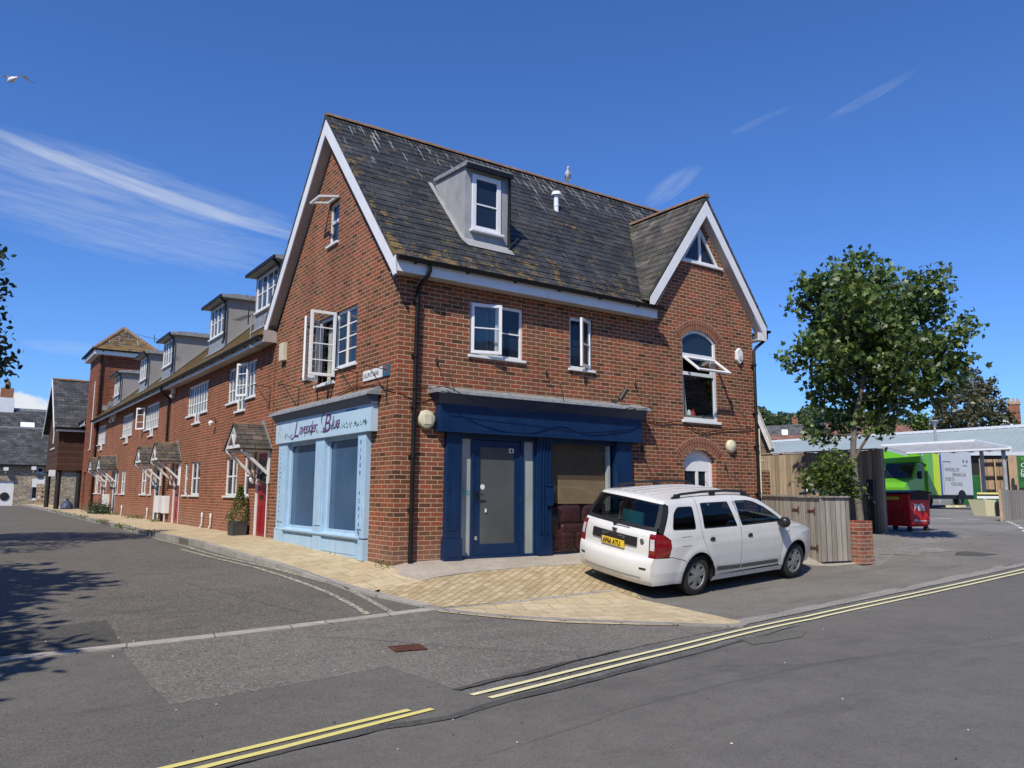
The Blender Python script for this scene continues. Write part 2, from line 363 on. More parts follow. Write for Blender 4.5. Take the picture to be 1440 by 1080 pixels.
def leaf_mat(name, a, bcol, trans=.35):
    mt, nt, b = newmat(name); h = N(nt)
    r = h.n('ShaderNodeNewGeometry').outputs['Random Per Island']
    c = h.ramp(r, [(0, a), (.6, bcol), (.9, tuple(q*1.35 for q in bcol)), (1, (bcol[0]*2.0, bcol[1]*1.5, bcol[2]*1.1))])
    big = h.noise(h.coord(), .9, 3)
    c = h.mix(.8, c, h.ramp(big, [(.35, .62), (.65, 1.25)]), 'MULTIPLY')
    nt.links.new(c, b.inputs['Base Color']); b.inputs['Roughness'].default_value = .42; b.inputs['Specular IOR Level'].default_value = .5
    out = [n for n in nt.nodes if n.type == 'OUTPUT_MATERIAL'][0]
    t = h.n('ShaderNodeBsdfTranslucent', Color=h.mix(1.0, c, (1.3, 1.5, .5), 'MULTIPLY')); ms = nt.nodes.new('ShaderNodeMixShader'); ms.inputs[0].default_value = trans
    nt.links.new(b.outputs[0], ms.inputs[1]); nt.links.new(t.outputs[0], ms.inputs[2]); nt.links.new(ms.outputs[0], out.inputs[0])
leaf_mat('maple leaves', (.028, .055, .016), (.105, .16, .045), .25)
leaf_mat('dark leaves', (.014, .03, .014), (.04, .065, .03), .2)
leaf_mat('bush leaves', (.04, .08, .015), (.11, .16, .03), .3)
leaf_mat('olive leaves', (.045, .05, .025), (.10, .095, .045), .2)
leaf_mat('box leaves', (.03, .07, .012), (.07, .13, .02), .25)
leaf_mat('hill leaves', (.03, .055, .02), (.06, .095, .03), .1)
plain('bark', (.17, .15, .125), .9, var=.4, vscale=12, bump=.6, bscale=30)
plain('dark bark', (.06, .05, .04), .9, var=.4, vscale=12, bump=.6, bscale=30)
plain('planter', (.045, .045, .047), .6, var=.2)
plain('soil', (.04, .03, .02), .95, var=.3)
plain('gull white', (.75, .75, .74), .7, var=.05)
plain('gull grey', (.33, .34, .36), .7, var=.1)
plain('gull dark', (.03, .03, .03), .7, var=.1)
plain('gull beak', (.6, .4, .05), .5, var=.1)

# ------------------------------------------------------------------ geometry helpers
WLOC = {}
class MB:
    def __init__(s): s.v = []; s.f = []
    def add(s, vs, fs):
        k = len(s.v); s.v += [tuple(q) for q in vs]; s.f += [tuple(i+k for i in f) for f in fs]; return s
    def box(s, x0, x1, y0, y1, z0, z1):
        return s.add([(x, y, z) for z in (z0, z1) for y in (y0, y1) for x in (x0, x1)],
                     [(0, 2, 3, 1), (4, 5, 7, 6), (0, 1, 5, 4), (2, 6, 7, 3), (0, 4, 6, 2), (1, 3, 7, 5)])
    def obox(s, o, u, v, w):        # corner o and three edge vectors
        o, u, v, w = map(Vector, (o, u, v, w))
        P = [o+u*i+v*j+w*k for k in (0, 1) for j in (0, 1) for i in (0, 1)]
        f = [(0, 2, 3, 1), (4, 5, 7, 6), (0, 1, 5, 4), (2, 6, 7, 3), (0, 4, 6, 2), (1, 3, 7, 5)]
        if u.cross(v).dot(w) < 0: f = [tuple(reversed(q)) for q in f]
        return s.add(P, f)
    def bar(s, a, b, w, h, upv=(0, 0, 1)):      # rectangular bar from a to b
        a, b = Vector(a), Vector(b); d = b-a; upv = Vector(upv)
        sd = d.cross(upv)
        if sd.length < 1e-6: sd = d.cross(Vector((1, 0, 0)))
        sd.normalize(); u2 = sd.cross(d).normalized()
        return s.obox(a-sd*w/2-u2*h/2, d, sd*w, u2*h)
    def prism(s, pts, off):         # planar polygon pts (3d) extruded by vector off
        pts = [Vector(q) for q in pts]; off = Vector(off); n = len(pts)
        tri = tessellate_polygon([pts])
        nn = sum(((pts[t[1]]-pts[t[0]]).cross(pts[t[2]]-pts[t[0]]) for t in tri), Vector())
        fl = nn.dot(off) > 0
        k = len(s.v); s.v += [tuple(q) for q in pts]+[tuple(q+off) for q in pts]
        area = Vector()
        for i in range(n): area += pts[i].cross(pts[(i+1) % n])
        for t in tri:
            a = tuple(reversed(t)) if fl else tuple(t)
            s.f.append(tuple(k+i for i in a)); s.f.append(tuple(k+n+i for i in reversed(a)))
        cw = area.dot(off) > 0
        for i in range(n):
            j = (i+1) % n; q = (k+i, k+j, k+n+j, k+n+i)
            s.f.append(q if cw else tuple(reversed(q)))
        return s
    def tube(s, pts, r, n=8, cap=True):
        pts = [Vector(q) for q in pts]; m_ = len(pts); k = len(s.v)
        rs = r if isinstance(r, (list, tuple)) else [r]*m_
        prev = None
        for i, q in enumerate(pts):
            d = (pts[min(i+1, m_-1)]-pts[max(i-1, 0)]).normalized()
            if prev is None:
                a = Vector((0, 0, 1)) if abs(d.z) < .9 else Vector((1, 0, 0)); e = d.cross(a).normalized()
            else: e = (prev - d*prev.dot(d)).normalized()
            prev = e; g = d.cross(e)
            for j in range(n):
                t = 2*math.pi*j/n; s.v.append(tuple(q+(e*math.cos(t)+g*math.sin(t))*rs[i]))
        for i in range(m_-1):
            for j in range(n):
                a = k+i*n+j; b_ = k+i*n+(j+1) % n; s.f.append((a, b_, b_+n, a+n))
        if cap: s.f.append(tuple(k+j for j in reversed(range(n)))); s.f.append(tuple(k+(m_-1)*n+j for j in range(n)))
        return s
    def lathe(s, o, axis, prof, n=20):   # prof: (distance along axis, radius)
        o, ax = Vector(o), Vector(axis).normalized(); e = ax.cross(Vector((0, 0, 1)) if abs(ax.z) < .9 else Vector((1, 0, 0))).normalized(); g = ax.cross(e)
        k = len(s.v)
        for d, r in prof:
            for j in range(n):
                t = 2*math.pi*j/n; s.v.append(tuple(o+ax*d+(e*math.cos(t)+g*math.sin(t))*max(r, 1e-4)))
        for i in range(len(prof)-1):
            for j in range(n):
                a = k+i*n+j; b_ = k+i*n+(j+1) % n; s.f.append((a, b_, b_+n, a+n))
        return s
    def build(s, name, mat, parent=None, label=None, smooth=False, bevel=0, kind=None, loc=None):
        me = bpy.data.meshes.new(name)
        if parent is not None: o0 = WLOC[parent.name]
        else: o0 = Vector(loc) if loc is not None else Vector((0, 0, 0))
        me.from_pydata([tuple(Vector(q)-o0) for q in s.v], [], s.f)
        me.materials.append(MATS[mat]); me.validate(); me.update()
        ob = bpy.data.objects.new(name, me); col.objects.link(ob)
        if parent is not None: ob.parent = parent
        else: ob.location = o0
        WLOC[ob.name] = o0
        if smooth:
            for p_ in me.polygons: p_.use_smooth = True
            if smooth != 'all':
                me.set_sharp_from_angle(angle=R(38))
        if bevel:
            md = ob.modifiers.new('bevel', 'BEVEL'); md.width = bevel; md.segments = 2; md.limit_method = 'ANGLE'; md.angle_limit = R(40)
        if label: ob['label'] = label
        if kind: ob['kind'] = kind
        return ob
def thing(name, label, cat, loc, group=None):
    o = bpy.data.objects.new(name, None); col.objects.link(o); o.location = loc; o.empty_display_size = .2
    WLOC[o.name] = Vector(loc); o['label'] = label; o['category'] = cat
    if group: o['group'] = group
    return o
def tag(o, label, cat, group=None, kind=None):
    o['label'] = label; o['category'] = cat
    if group: o['group'] = group
    if kind: o['kind'] = kind
    return o

class Fr:
    """a wall plane: front (faces -Y) or side (faces -X); pt(u, z, d) with d the distance out of the wall"""
    def __init__(s, k, c=0.0): s.k = k; s.c = c
    def pt(s, u, z, d=0.0): return Vector((u, s.c-d, z)) if s.k == 'F' else Vector((s.c-d, u, z))
    def box(s, mb, u0, u1, z0, z1, d0, d1):
        a, b_ = s.pt(u0, z0, d0), s.pt(u1, z1, d1)
        return mb.box(min(a.x, b_.x), max(a.x, b_.x), min(a.y, b_.y), max(a.y, b_.y), min(a.z, b_.z), max(a.z, b_.z))
    @property
    def n(s): return Vector((0, -1, 0)) if s.k == 'F' else Vector((-1, 0, 0))
    @property
    def u(s): return Vector((1, 0, 0)) if s.k == 'F' else Vector((0, 1, 0))
F0, L0 = Fr('F'), Fr('L')

def wall(fr, outer, holes, reveal=.11, mb=None):
    """brick wall face with real openings and their reveals"""
    mb = mb or MB(); loops = [[fr.pt(u, z) for u, z in outer]]+[[fr.pt(u, z) for u, z in h_] for h_ in holes]
    tri = tessellate_polygon(loops); allp = [q for l in loops for q in l]
    fs = []
    for t in tri:
        n_ = (allp[t[1]]-allp[t[0]]).cross(allp[t[2]]-allp[t[0]])
        fs.append(tuple(t) if n_.dot(fr.n) > 0 else tuple(reversed(t)))
    mb.add(allp, fs)
    for h_ in holes:
        m_ = len(h_); cz = sum(q[1] for q in h_)/m_; cu = sum(q[0] for q in h_)/m_; ctr = fr.pt(cu, cz, -reveal/2)
        for i in range(m_):
            a, b_ = h_[i], h_[(i+1) % m_]
            P = [fr.pt(*a), fr.pt(*b_), fr.pt(b_[0], b_[1], -reveal), fr.pt(a[0], a[1], -reveal)]
            n_ = (P[1]-P[0]).cross(P[2]-P[0])
            mb.add(P, [(0, 1, 2, 3) if n_.dot(ctr-P[0]) > 0 else (3, 2, 1, 0)])
    return mb
def rect(u0, u1, z0, z1): return [(u0, z0), (u1, z0), (u1, z1), (u0, z1)]

def window(parent, fr, u0, u1, z0, z1, cols=(), rows=(), d=-.05, fw=.055, bar=.022, glass='window glass', sill=True, curtain=None, mat='white plastic', name='window', mull=(), sillw=.05, lab=None):
    """frame with glazing bars, pane behind, sill in front. cols/rows: glazing bar positions, mull: thick mullions"""
    m_ = MB()
    for a in ((u0, u0+fw, z0, z1), (u1-fw, u1, z0, z1), (u0+fw, u1-fw, z0, z0+fw), (u0+fw, u1-fw, z1-fw, z1)): fr.box(m_, *a, d-.05, d)
    for c in mull: fr.box(m_, c-fw*.5, c+fw*.5, z0+fw, z1-fw, d-.05, d-.002)
    for c in cols: fr.box(m_, c-bar/2, c+bar/2, z0+fw, z1-fw, d-.04, d-.008)
    for r_ in rows: fr.box(m_, u0+fw, u1-fw, r_-bar/2, r_+bar/2, d-.039, d-.0095)
    w = m_.build(name, mat, parent, bevel=.004, label=lab)
    fr.box(MB(), u0+fw*.5, u1-fw*.5, z0+fw*.5, z1-fw*.5, d-.034, d-.028).build('pane', glass, w)
    if sill:
        fr.box(MB(), u0-.04, u1+.04, z0-.045, z0, d-.05, sillw).build('sill', 'white plastic', w, bevel=.006)
    if curtain:
        for cu0, cu1 in curtain:
            q = MB(); n = 10
            P = [fr.pt(cu0+(cu1-cu0)*i/n, zz, d-.026+.0+(.0 if i % 2 else .001)) for zz in (z0+fw, z1-fw) for i in range(n+1)]
            q.add(P, [(i, i+1, i+n+2, i+n+1) for i in range(n)]); q.build('curtain', 'curtain', w)
    return w
def casement(parent, hinge, dirv, w, z0, z1, cols=(), rows=(), fw=.055, name='casement', glass='window glass'):
    """an open sash: hinge point, horizontal direction it extends in"""
    h0 = Vector(hinge); dv = Vector(dirv).normalized(); nv = dv.cross(Vector((0, 0, 1))).normalized(); t = .045
    m_ = MB(); Z = Vector((0, 0, 1))
    def bx(a0, a1, b0, b1, tt=t, tg=None):
        (tg or m_).obox(h0+dv*a0+Z*(b0-h0.z)-nv*tt/2, dv*(a1-a0), nv*tt, Z*(b1-b0))
    bx(0, fw, z0, z1); bx(w-fw, w, z0, z1); bx(fw, w-fw, z0, z0+fw); bx(fw, w-fw, z1-fw, z1)
    for c in cols: bx(c-.011, c+.011, z0+fw, z1-fw, .03)
    for r_ in rows: bx(fw, w-fw, r_-.011, r_+.011, .029)
    o = m_.build(name, 'white plastic', parent, bevel=.004)
    g_ = MB(); bx(fw*.6, w-fw*.6, z0+fw*.6, z1-fw*.6, .006, g_); g_.build('pane', 'clear glass', o)
    return o

def slope(name, mat, parent, O, A, S, la, ls, course=.2, step=.012, clips=(), thick=.05, smooth=False):
    """slated roof slope: lapped courses; O eave corner, A along the eave, S up the slope. clips: (point, normal) planes, the normal side is removed"""
    O, A, S = Vector(O), Vector(A).normalized(), Vector(S).normalized(); Nn = A.cross(S).normalized()
    if Nn.z < 0: Nn = -Nn
    bm = bmesh.new(); n = max(1, round(ls/course)); c = ls/n; na = max(1, int(la/1.2))
    rnd = random.Random(3)
    for i in range(n):
        off = Nn*step; b0, b1 = i*c, (i+1)*c+.0
        xs = [la*j/na for j in range(na+1)]
        lo = [bm.verts.new(O+A*x+S*b0+off+Nn*rnd.uniform(-.002, .003)) for x in xs]; hi = [bm.verts.new(O+A*x+S*b1) for x in xs]
        bo = [bm.verts.new(O+A*x+S*b0-(Nn*thick if i == 0 else Nn*.001)) for x in xs]
        for j in range(na):
            bm.faces.new((lo[j], lo[j+1], hi[j+1], hi[j])); bm.faces.new((bo[j], bo[j+1], lo[j+1], lo[j]))
        # verge thickness
        for e in (0, na):
            v0 = bm.verts.new(O+A*xs[e]+S*b0-Nn*thick); v1 = bm.verts.new(O+A*xs[e]+S*b1-Nn*thick)
            bm.faces.new((lo[e], hi[e], v1, v0))
    for pt_, nr in clips:
        bmesh.ops.bisect_plane(bm, geom=bm.verts[:]+bm.edges[:]+bm.faces[:], plane_co=pt_, plane_no=nr, clear_outer=True)
    bmesh.ops.recalc_face_normals(bm, faces=[])
    me_v = [v.co.copy() for v in bm.verts]; bm.verts.index_update()
    m_ = MB(); m_.v = [tuple(v) for v in me_v]
    for f in bm.faces:
        idx = [v.index for v in f.verts]
        m_.f.append(tuple(idx) if f.normal.dot(Nn) > -.2 or True else tuple(reversed(idx)))
    bm.free()
    return m_.build(name, mat, parent)

def text(s, size, P, fr, mat, parent, name='lettering', shear=0, sx=1.0, ext=.002, align='LEFT', rotz=None, off=0, space=1.0):
    cu = bpy.data.curves.new(name, 'FONT'); cu.body = s; cu.size = size; cu.shear = shear; cu.extrude = ext; cu.align_x = align
    cu.offset = off; cu.space_character = space
    o = bpy.data.objects.new(name, cu); col.objects.link(o); cu.materials.append(MATS[mat])
    o0 = WLOC[parent.name]; o.parent = parent; o.location = Vector(P)-o0
    o.rotation_euler = (R(90), 0, (0 if fr.k == 'F' else R(-90)) if rotz is None else rotz); o.scale = (sx, 1, 1)
    bpy.context.view_layer.update()
    me = bpy.data.meshes.new_from_object(o); o2 = bpy.data.objects.new(name, me); col.objects.link(o2); o2.parent = parent; o2.location = o.location; o2.rotation_euler = o.rotation_euler; o2.scale = o.scale
    bpy.data.objects.remove(o); bpy.data.curves.remove(cu); me.name = name
    if not me.materials: me.materials.append(MATS[mat])
    WLOC[o2.name] = Vector(P)
    return o2

def ridge_tiles(mb, a, b_, r=.11, seg=.45, n=8):
    a, b_ = Vector(a), Vector(b_); d = b_-a; k = max(1, round(d.length/seg)); u = d.normalized(); sd = u.cross(Vector((0, 0, 1))).normalized(); upv = sd.cross(u)
    for i in range(k):
        p0 = a+d*(i/k); p1 = a+d*((i+1)/k-.01/d.length); rr = r*(1+.04*((i*7) % 3-1))
        P = []
        for p_ in (p0, p1):
            for j in range(n+1):
                t = math.pi*j/n; P.append(p_+sd*math.cos(t)*rr*1.15+upv*(math.sin(t)*rr-.045))
        mb.add(P, [(j, j+1, j+n+2, j+n+1) for j in range(n)]+[tuple(range(n+1)), tuple(range(2*n+1, n, -1))])
    return mb

# ================================================================== GROUND
def grid_lines(a0, a1, f0, f1, fine=.25):
    xs = []; v = f0
    while v <= f1+1e-6: xs.append(round(v, 4)); v += fine
    st = fine; v = f1
    while v < a1: st = min(st*1.25, 12); v += st; xs.append(v)
    st = fine; v = f0
    while v > a0: st = min(st*1.25, 12); v -= st; xs.append(v)
    return sorted(xs)
XS = grid_lines(-400, 600, -8, 14); YS = grid_lines(-200, 600, -12, 8)
gm = MB(); gm.v = [(x, y, G(x, y)) for y in YS for x in XS]; nx = len(XS)
gm.f = [(j*nx+i, j*nx+i+1, (j+1)*nx+i+1, (j+1)*nx+i) for j in range(len(YS)-1) for i in range(nx-1)]
gm.build('ground', 'ground', kind='structure', smooth='all')

def sheet(name, mat, poly, off, hf=None, skirt=0.0, kind='structure', step=.25, lim=True):
    """a sheet draped over the terrain, off metres above it (hf adds a kerb height)"""
    bm = bmesh.new(); P = [Vector((x, y, 0)) for x, y in poly]
    vs = [bm.verts.new(q) for q in P]
    for t in tessellate_polygon([P]):
        try: bm.faces.new([vs[i] for i in t])
        except ValueError: pass
    x0, x1 = min(q.x for q in P), max(q.x for q in P); y0, y1 = min(q.y for q in P), max(q.y for q in P)
    for lines, ax in ((XS, 0), (YS, 1)):
        for v in lines:
            if (x0, y0)[ax] < v < (x1, y1)[ax]:
                bmesh.ops.bisect_plane(bm, geom=bm.verts[:]+bm.edges[:]+bm.faces[:], plane_co=(v, 0, 0) if ax == 0 else (0, v, 0), plane_no=(1, 0, 0) if ax == 0 else (0, 1, 0))
    bmesh.ops.remove_doubles(bm, verts=bm.verts[:], dist=.0008)
    for v in bm.verts: v.co.z = G(v.co.x, v.co.y)+off+(hf(v.co.x, v.co.y) if hf else 0)
    for f in bm.faces:
        f.normal_update()
        if f.normal.z < 0: f.normal_flip()
    if skirt:
        be = [e for e in bm.edges if e.is_boundary]
        r_ = bmesh.ops.extrude_edge_only(bm, edges=be)
        for v in [g_ for g_ in r_['geom'] if isinstance(g_, bmesh.types.BMVert)]: v.co.z -= skirt
    bm.verts.index_update()
    m_ = MB(); m_.v = [tuple(v.co) for v in bm.verts]; m_.f = [tuple(v.index for v in f.verts) for f in bm.faces]; bm.free()
    return m_.build(name, mat, kind=kind)
def ribbon(name, mat, pts, w, off, hf=None, skirt=0, kind='structure'):
    """a painted line or kerb of width w along pts (x, y)"""
    pts = [Vector((x, y)) for x, y in pts]; Lp, Rp = [], []
    for i, q in enumerate(pts):
        d = (pts[min(i+1, len(pts)-1)]-pts[max(i-1, 0)]).normalized(); n_ = Vector((-d.y, d.x))
        Lp.append(tuple(q+n_*w/2)); Rp.append(tuple(q-n_*w/2))
    return sheet(name, mat, Lp+Rp[::-1], off, hf, skirt, kind)
def resample(pts, st=.5):
    out = [pts[0]]
    for a, b_ in zip(pts, pts[1:]):
        L_ = math.hypot(b_[0]-a[0], b_[1]-a[1]); k = max(1, int(L_/st))
        out += [(a[0]+(b_[0]-a[0])*i/k, a[1]+(b_[1]-a[1])*i/k) for i in range(1, k+1)]
    return out
def rough(pts, amp=.02, st=.12, seed=1):
    o = []
    for i, q in enumerate(resample(pts, st)):
        o.append((q[0]+amp*noise.noise(Vector((q[0]*5, q[1]*5, seed))), q[1]+amp*noise.noise(Vector((q[0]*5, q[1]*5, seed+9)))))
    return o
def catmull(pts, k=6):
    out = []
    for i in range(len(pts)-1):
        p0, p1, p2, p3 = [Vector(pts[max(0, min(len(pts)-1, j))]) for j in (i-1, i, i+1, i+2)]
        for s_ in range(k):
            t = s_/k; out.append(tuple(.5*((2*p1)+(p2-p0)*t+(2*p0-5*p1+4*p2-p3)*t*t+(3*p1-p0-3*p2+p3)*t**3)))
    out.append(tuple(pts[-1])); return out

# road edge line (world): direction from the far yellow line
yl = [gp(663, 979), gp(1440, 797)]
ed = Vector((yl[1][0]-yl[0][0], yl[1][1]-yl[0][1])).normalized(); en = Vector((-ed.y, ed.x))
ylc = [Vector(q) for q in catmull([gp(*q) for q in ((663, 979), (820, 940.5), (1000, 897.2), (1120, 870.5), (1220, 849), (1330, 825.5), (1440, 801))], 8)]
ylc = [ylc[0]-(ylc[1]-ylc[0]).normalized()*45]+ylc+[ylc[-1]+(ylc[-1]-ylc[-9]).normalized()*60]
def along(t, n_):
    t += 45; i = 0
    while i < len(ylc)-2 and t > (ylc[i+1]-ylc[i]).length: t -= (ylc[i+1]-ylc[i]).length; i += 1
    d = (ylc[i+1]-ylc[i]).normalized(); q = ylc[i]+d*t+Vector((-d.y, d.x))*n_; return (q.x, q.y)
def alongs(t0, t1, n_, st=1.0): k = max(1, int((t1-t0)/st)); return [along(t0+(t1-t0)*i/k, n_) for i in range(k+1)]
# main road: everything on the camera's side of the seam
seam = [gp(*q) for q in ((430, 1052), (500, 1038), (540, 1027), (580, 1022), (640, 1012), (690, 995), (740, 982), (790, 971), (850, 955))]
sheet('main_road', 'main road asphalt', rough([along(-40, -.9)]+[(-5.6, -6.9)]+seam+alongs(5.2, 45, -.29), .03, .25)+[(50, -30), (-45, -30)], .004)
seamr = rough([(-5.2, -6.75)]+seam+[along(5.2, -.30)], .03, .2, 5)
ws = [.02+.07*abs(noise.noise(Vector((q[0]*.8, q[1]*.8, 3.3))))*1.6+(.06 if 5 < i < 16 else 0) for i, q in enumerate(seamr)]
up_ = [(q[0], q[1]+w_) for q, w_ in zip(seamr, ws)]
sheet('road_seam', 'tar seam', seamr+up_[::-1], .010)
# junction mouth, smooth patch with the near yellow line
jp = [gp(*q) for q in ((0, 932), (172, 915), (240, 992), (400, 966), (545, 938), (640, 970), (662, 978))]
sheet('junction_road', 'junction asphalt', rough([(-9.5, -2.95)]+jp, .03)+[along(.3, -.1), along(.2, -.45)]+[(q[0], q[1]+.02) for q in seam[::-1]][4:]+[(-5.6, -6.85), (-12, -7.6)], .005)
# lighter aggregate patch between the sett strip and the road
strip = [gp(*q) for q in ((0, 929), (130, 915), (280, 898), (430, 880), (520, 869), (612, 857))]
kerb_front = [gp(*q) for q in ((617, 861), (700, 870), (794, 877), (900, 880), (996, 882), (1038, 879))]
agg = [gp(172, 916), gp(240, 992), gp(400, 966), gp(545, 938), gp(640, 970), gp(700, 954), gp(807, 929), gp(930, 903), gp(1040, 882)]
sheet('crossing_patch', 'aggregate asphalt', rough(agg, .02)+kerb_front[::-1]+[strip[5], strip[4], strip[3], strip[2], gp(172, 911)], .006)
sheet('joint_seam', 'tar seam', rough([gp(634, 971), gp(700, 954), gp(760, 941), gp(807, 930), gp(870, 915)], .015, .1)+rough([gp(870, 917), gp(807, 932), gp(760, 945), gp(700, 959), gp(645, 972)], .03, .1, 4), .011)
# the lane
kerb_top = catmull([(-1.55, 60), (-1.5, 34), (-1.52, 20), (-1.58, 11.5), (-1.47, 5.2), (-1.22, 2.2), (-1.10, .5), (-.95, -1.1), (-.60, -2.35), (-.05, -3.0), (.95, -3.92), (1.93, -4.78), (2.30, -4.95)], 5)
lane_edge = [q for q in kerb_top if q[1] > -2.3]
sheet('lane_road', 'lane asphalt', [(-14, 60)]+lane_edge+[strip[5], strip[4], strip[3], strip[2], strip[1], strip[0], (-9.5, -2.9), (-14, -3)], .004)
sheet('lane_patch', 'dark patch asphalt', rough([gp(172, 907), gp(150, 873), gp(60, 884), gp(-40, 893), gp(-60, 928), gp(20, 922)], .015), .009)
ribbon('sett_strip', 'sett strip', [(-9.5, -2.98)]+strip, .16, .016, skirt=.02)
# faded double lines along the lane kerb
for i, q in enumerate((((200, 752.5), (250, 766), (300, 780.5), (390, 801.5), (480, 826.5), (551, 862)), ((255, 773), (300, 785), (370, 802), (430, 822), (475, 841), (518, 865)))):
    ribbon('lane_line', 'worn cream paint', catmull([gp(*a) for a in q], 5), .085, .011)
# yellow lines on the main road
for a in (((250, 1078.5), (575.5, 1000.5)), ((300, 1078.5), (608.5, 998.5))):
    p0, p1 = Vector(gp(*a[0])), Vector(gp(*a[1])); dd = (p1-p0).normalized()
    ribbon('yellow_line', 'yellow road paint', rough([tuple(p0-dd*6), tuple(p1)], .012, .3), .055, .0125)
for n_ in (0, -.155):
    ribbon('yellow_line', 'pale yellow road paint', rough(alongs(0 if n_ == 0 else .05, 34, n_, .6), .010, .4), .055, .0125)
# forecourt: footway asphalt, blocks, strip, slabs
fy = .0
road_edge_top = alongs(4.9, 34, .42)
sheet('footway', 'footway asphalt', [kerb_front[-1], gp(905, 844), gp(865, 830), gp(826, 794), (5.6, -.62), (9.0, -.62), (9.0, -.1), (9.05, -2.2), (9.2, -2.7), (12, -1.9), (17, -1.3), (21, -.6), (26, .2), (40, 2.0)]+road_edge_top[::-1], .007)
sheet('yard', 'yard asphalt', [(9.2, -2.7), (12, -1.9), (17, -1.3), (21, -.6), (26, .2), (40, 2.0), (75, 4), (75, 60), (9.3, 60), (9.1, .1)], .005)
sheet('road_verge', 'grit dust', rough(alongs(4.7, 34, .18), .03, .3)+rough(road_edge_top[::-1], .12, .3, 3), .011)
bl = [gp(535, 832), gp(594, 820.5), gp(674.7, 805), gp(750, 798), gp(826, 794.5), gp(905, 838), gp(905, 844.5), gp(865, 831), gp(745, 845), gp(614, 857)]
sheet('block_paving', 'buff blocks', bl[:5]+[gp(870, 812)]+bl[6:]+[kerb_top[i] for i in range(len(kerb_top)) if -2.35 < kerb_top[i][1] < -1.2][::-1], .012, hf=lambda x, y: kerbh(y) if x < .4 else .0)
sheet('buff_strip', 'buff strip', [gp(614, 857.5), gp(745, 845.5), gp(865, 831.5), gp(905, 845), gp(970, 859), gp(1042, 875)]+kerb_front[::-1], .014)
ribbon('strip_edging', 'sett strip', [gp(618, 857), gp(745, 845), gp(865, 831)], .07, .017)
slab = [(0.0, 0.02), (9.05, .02), (9.05, -.5), (6, -.62), gp(826, 794), gp(750, 798), gp(674.7, 804.5), gp(594, 820), gp(560, 812), (-.02, -.35)]
sheet('door_slab', 'concrete slab', slab, .016, hf=lambda x, y: kerbh(y) if x < .4 else .02*max(0, 1-x), skirt=.03)
pv = [(0.02, 60), (.02, 0.0), (-.02, -.36), gp(560, 812), gp(594, 820.5), gp(535, 832)]
kp = [q for q in kerb_top if q[1] > -1.25]
inner = [(q[0]+.13, q[1]) for q in kp]
sheet('pavement', 'buff slabs', pv+inner[::-1], .012, hf=lambda x, y: kerbh(y))
kk = [q for q in kerb_top]
ribbon('kerb', 'kerb stone', [(q[0]+.06, q[1]) if q[1] > -2.2 else q for q in kk], .13, .014, hf=lambda x, y: kerbh(y), skirt=.16)
# pale concrete pad at the foot of the gate and in the yard mouth
sheet('concrete_pad', 'concrete slab', rough([(6.9, -1.6), (7.7, -2.3), (8.0, -2.45), (8.9, -2.5), (9.1, -2.75), (9.0, -2.2), (9.0, -.5), (6.2, -.6)], .02), .013)
sheet('worn_patch', 'yard asphalt', rough([gp(1240, 762), gp(1300, 765), gp(1340, 775), gp(1290, 782), gp(1235, 780)], .25, .3), .013)
sheet('tar_stain', 'dark patch asphalt', rough([gp(1340, 777), gp(1365, 777.5), gp(1402, 780), gp(1380, 783), gp(1345, 781)], .2, .3), .014)
for a, b_ in (((1373, 734), (1380, 735)),): pass
for i in range(7):
    t0 = Vector(gp(1416, 733)).lerp(Vector(gp(1452, 756)), i/7); t1 = Vector(gp(1416, 733)).lerp(Vector(gp(1452, 756)), (i+.5)/7)
    ribbon('parking_line', 'white road paint', [tuple(t0), tuple(t1)], .12, .012)
for a, b_ in (((1320, 729), (1337, 730)), ((1360, 730.5), (1378, 731)), ((1404, 728), (1437, 728.5))):
    ribbon('parking_line', 'white road paint', [gp(*a), gp(*b_)], .16, .012)
for q, w_ in ((((430, 897), (500, 899), (560, 904), (640, 911), (720, 917), (830, 919)), .007), (((690, 1062), (780, 1035), (880, 1000), (996, 968), (1150, 935), (1300, 912), (1440, 890)), .004), (((1000, 938), (1120, 936), (1260, 921), (1440, 905)), .005), (((250, 818), (330, 838), (420, 862)), .008)):
    ribbon('crack', 'tar seam', rough([gp(*a) for a in q], .03, .12, 8), w_, .0135)
for q in ([(1040, 900), (1090, 893), (1135, 889), (1128, 897), (1060, 908)],):
    sheet('worn_patch', 'junction asphalt', rough([gp(*a) for a in q], .05, .15), .0105)
# drain cover
dc = gp(573, 913); dz = G(*dc)+.012
dr = thing('drain_cover', 'rusty square drain cover set in the road near the paved corner', 'drain cover', (dc[0], dc[1], dz))
ux, uy = Vector((.985, -.17, 0))*.68, Vector((.17, .985, 0))*.68; c0 = Vector((dc[0], dc[1], dz))
m_ = MB()
for k in (0, 1):
    m_.obox(c0+ux*(-.24+k*.44)+uy*-.2, ux*.04, uy*.40, (0, 0, .008)); m_.obox(c0+ux*-.2+uy*(-.2+k*.36), ux*.40, uy*.04, (0, 0, .008))
m_.build('frame', 'rust iron', dr)
m_ = MB()
for i in range(7):
    m_.obox(c0+ux*(-.195+i*.058)+uy*-.16, ux*.03, uy*.32, (0, 0, .007))
    m_.obox(c0+ux*-.2+uy*(-.155+i*.045), ux*.40, uy*.014, (0, 0, .0055))
m_.build('grille', 'rust iron', dr)
MB().obox(c0+ux*-.2+uy*-.16+Vector((0, 0, -.002)), ux*.4, uy*.32, (0, 0, .003)).build('pit', 'black iron', dr)

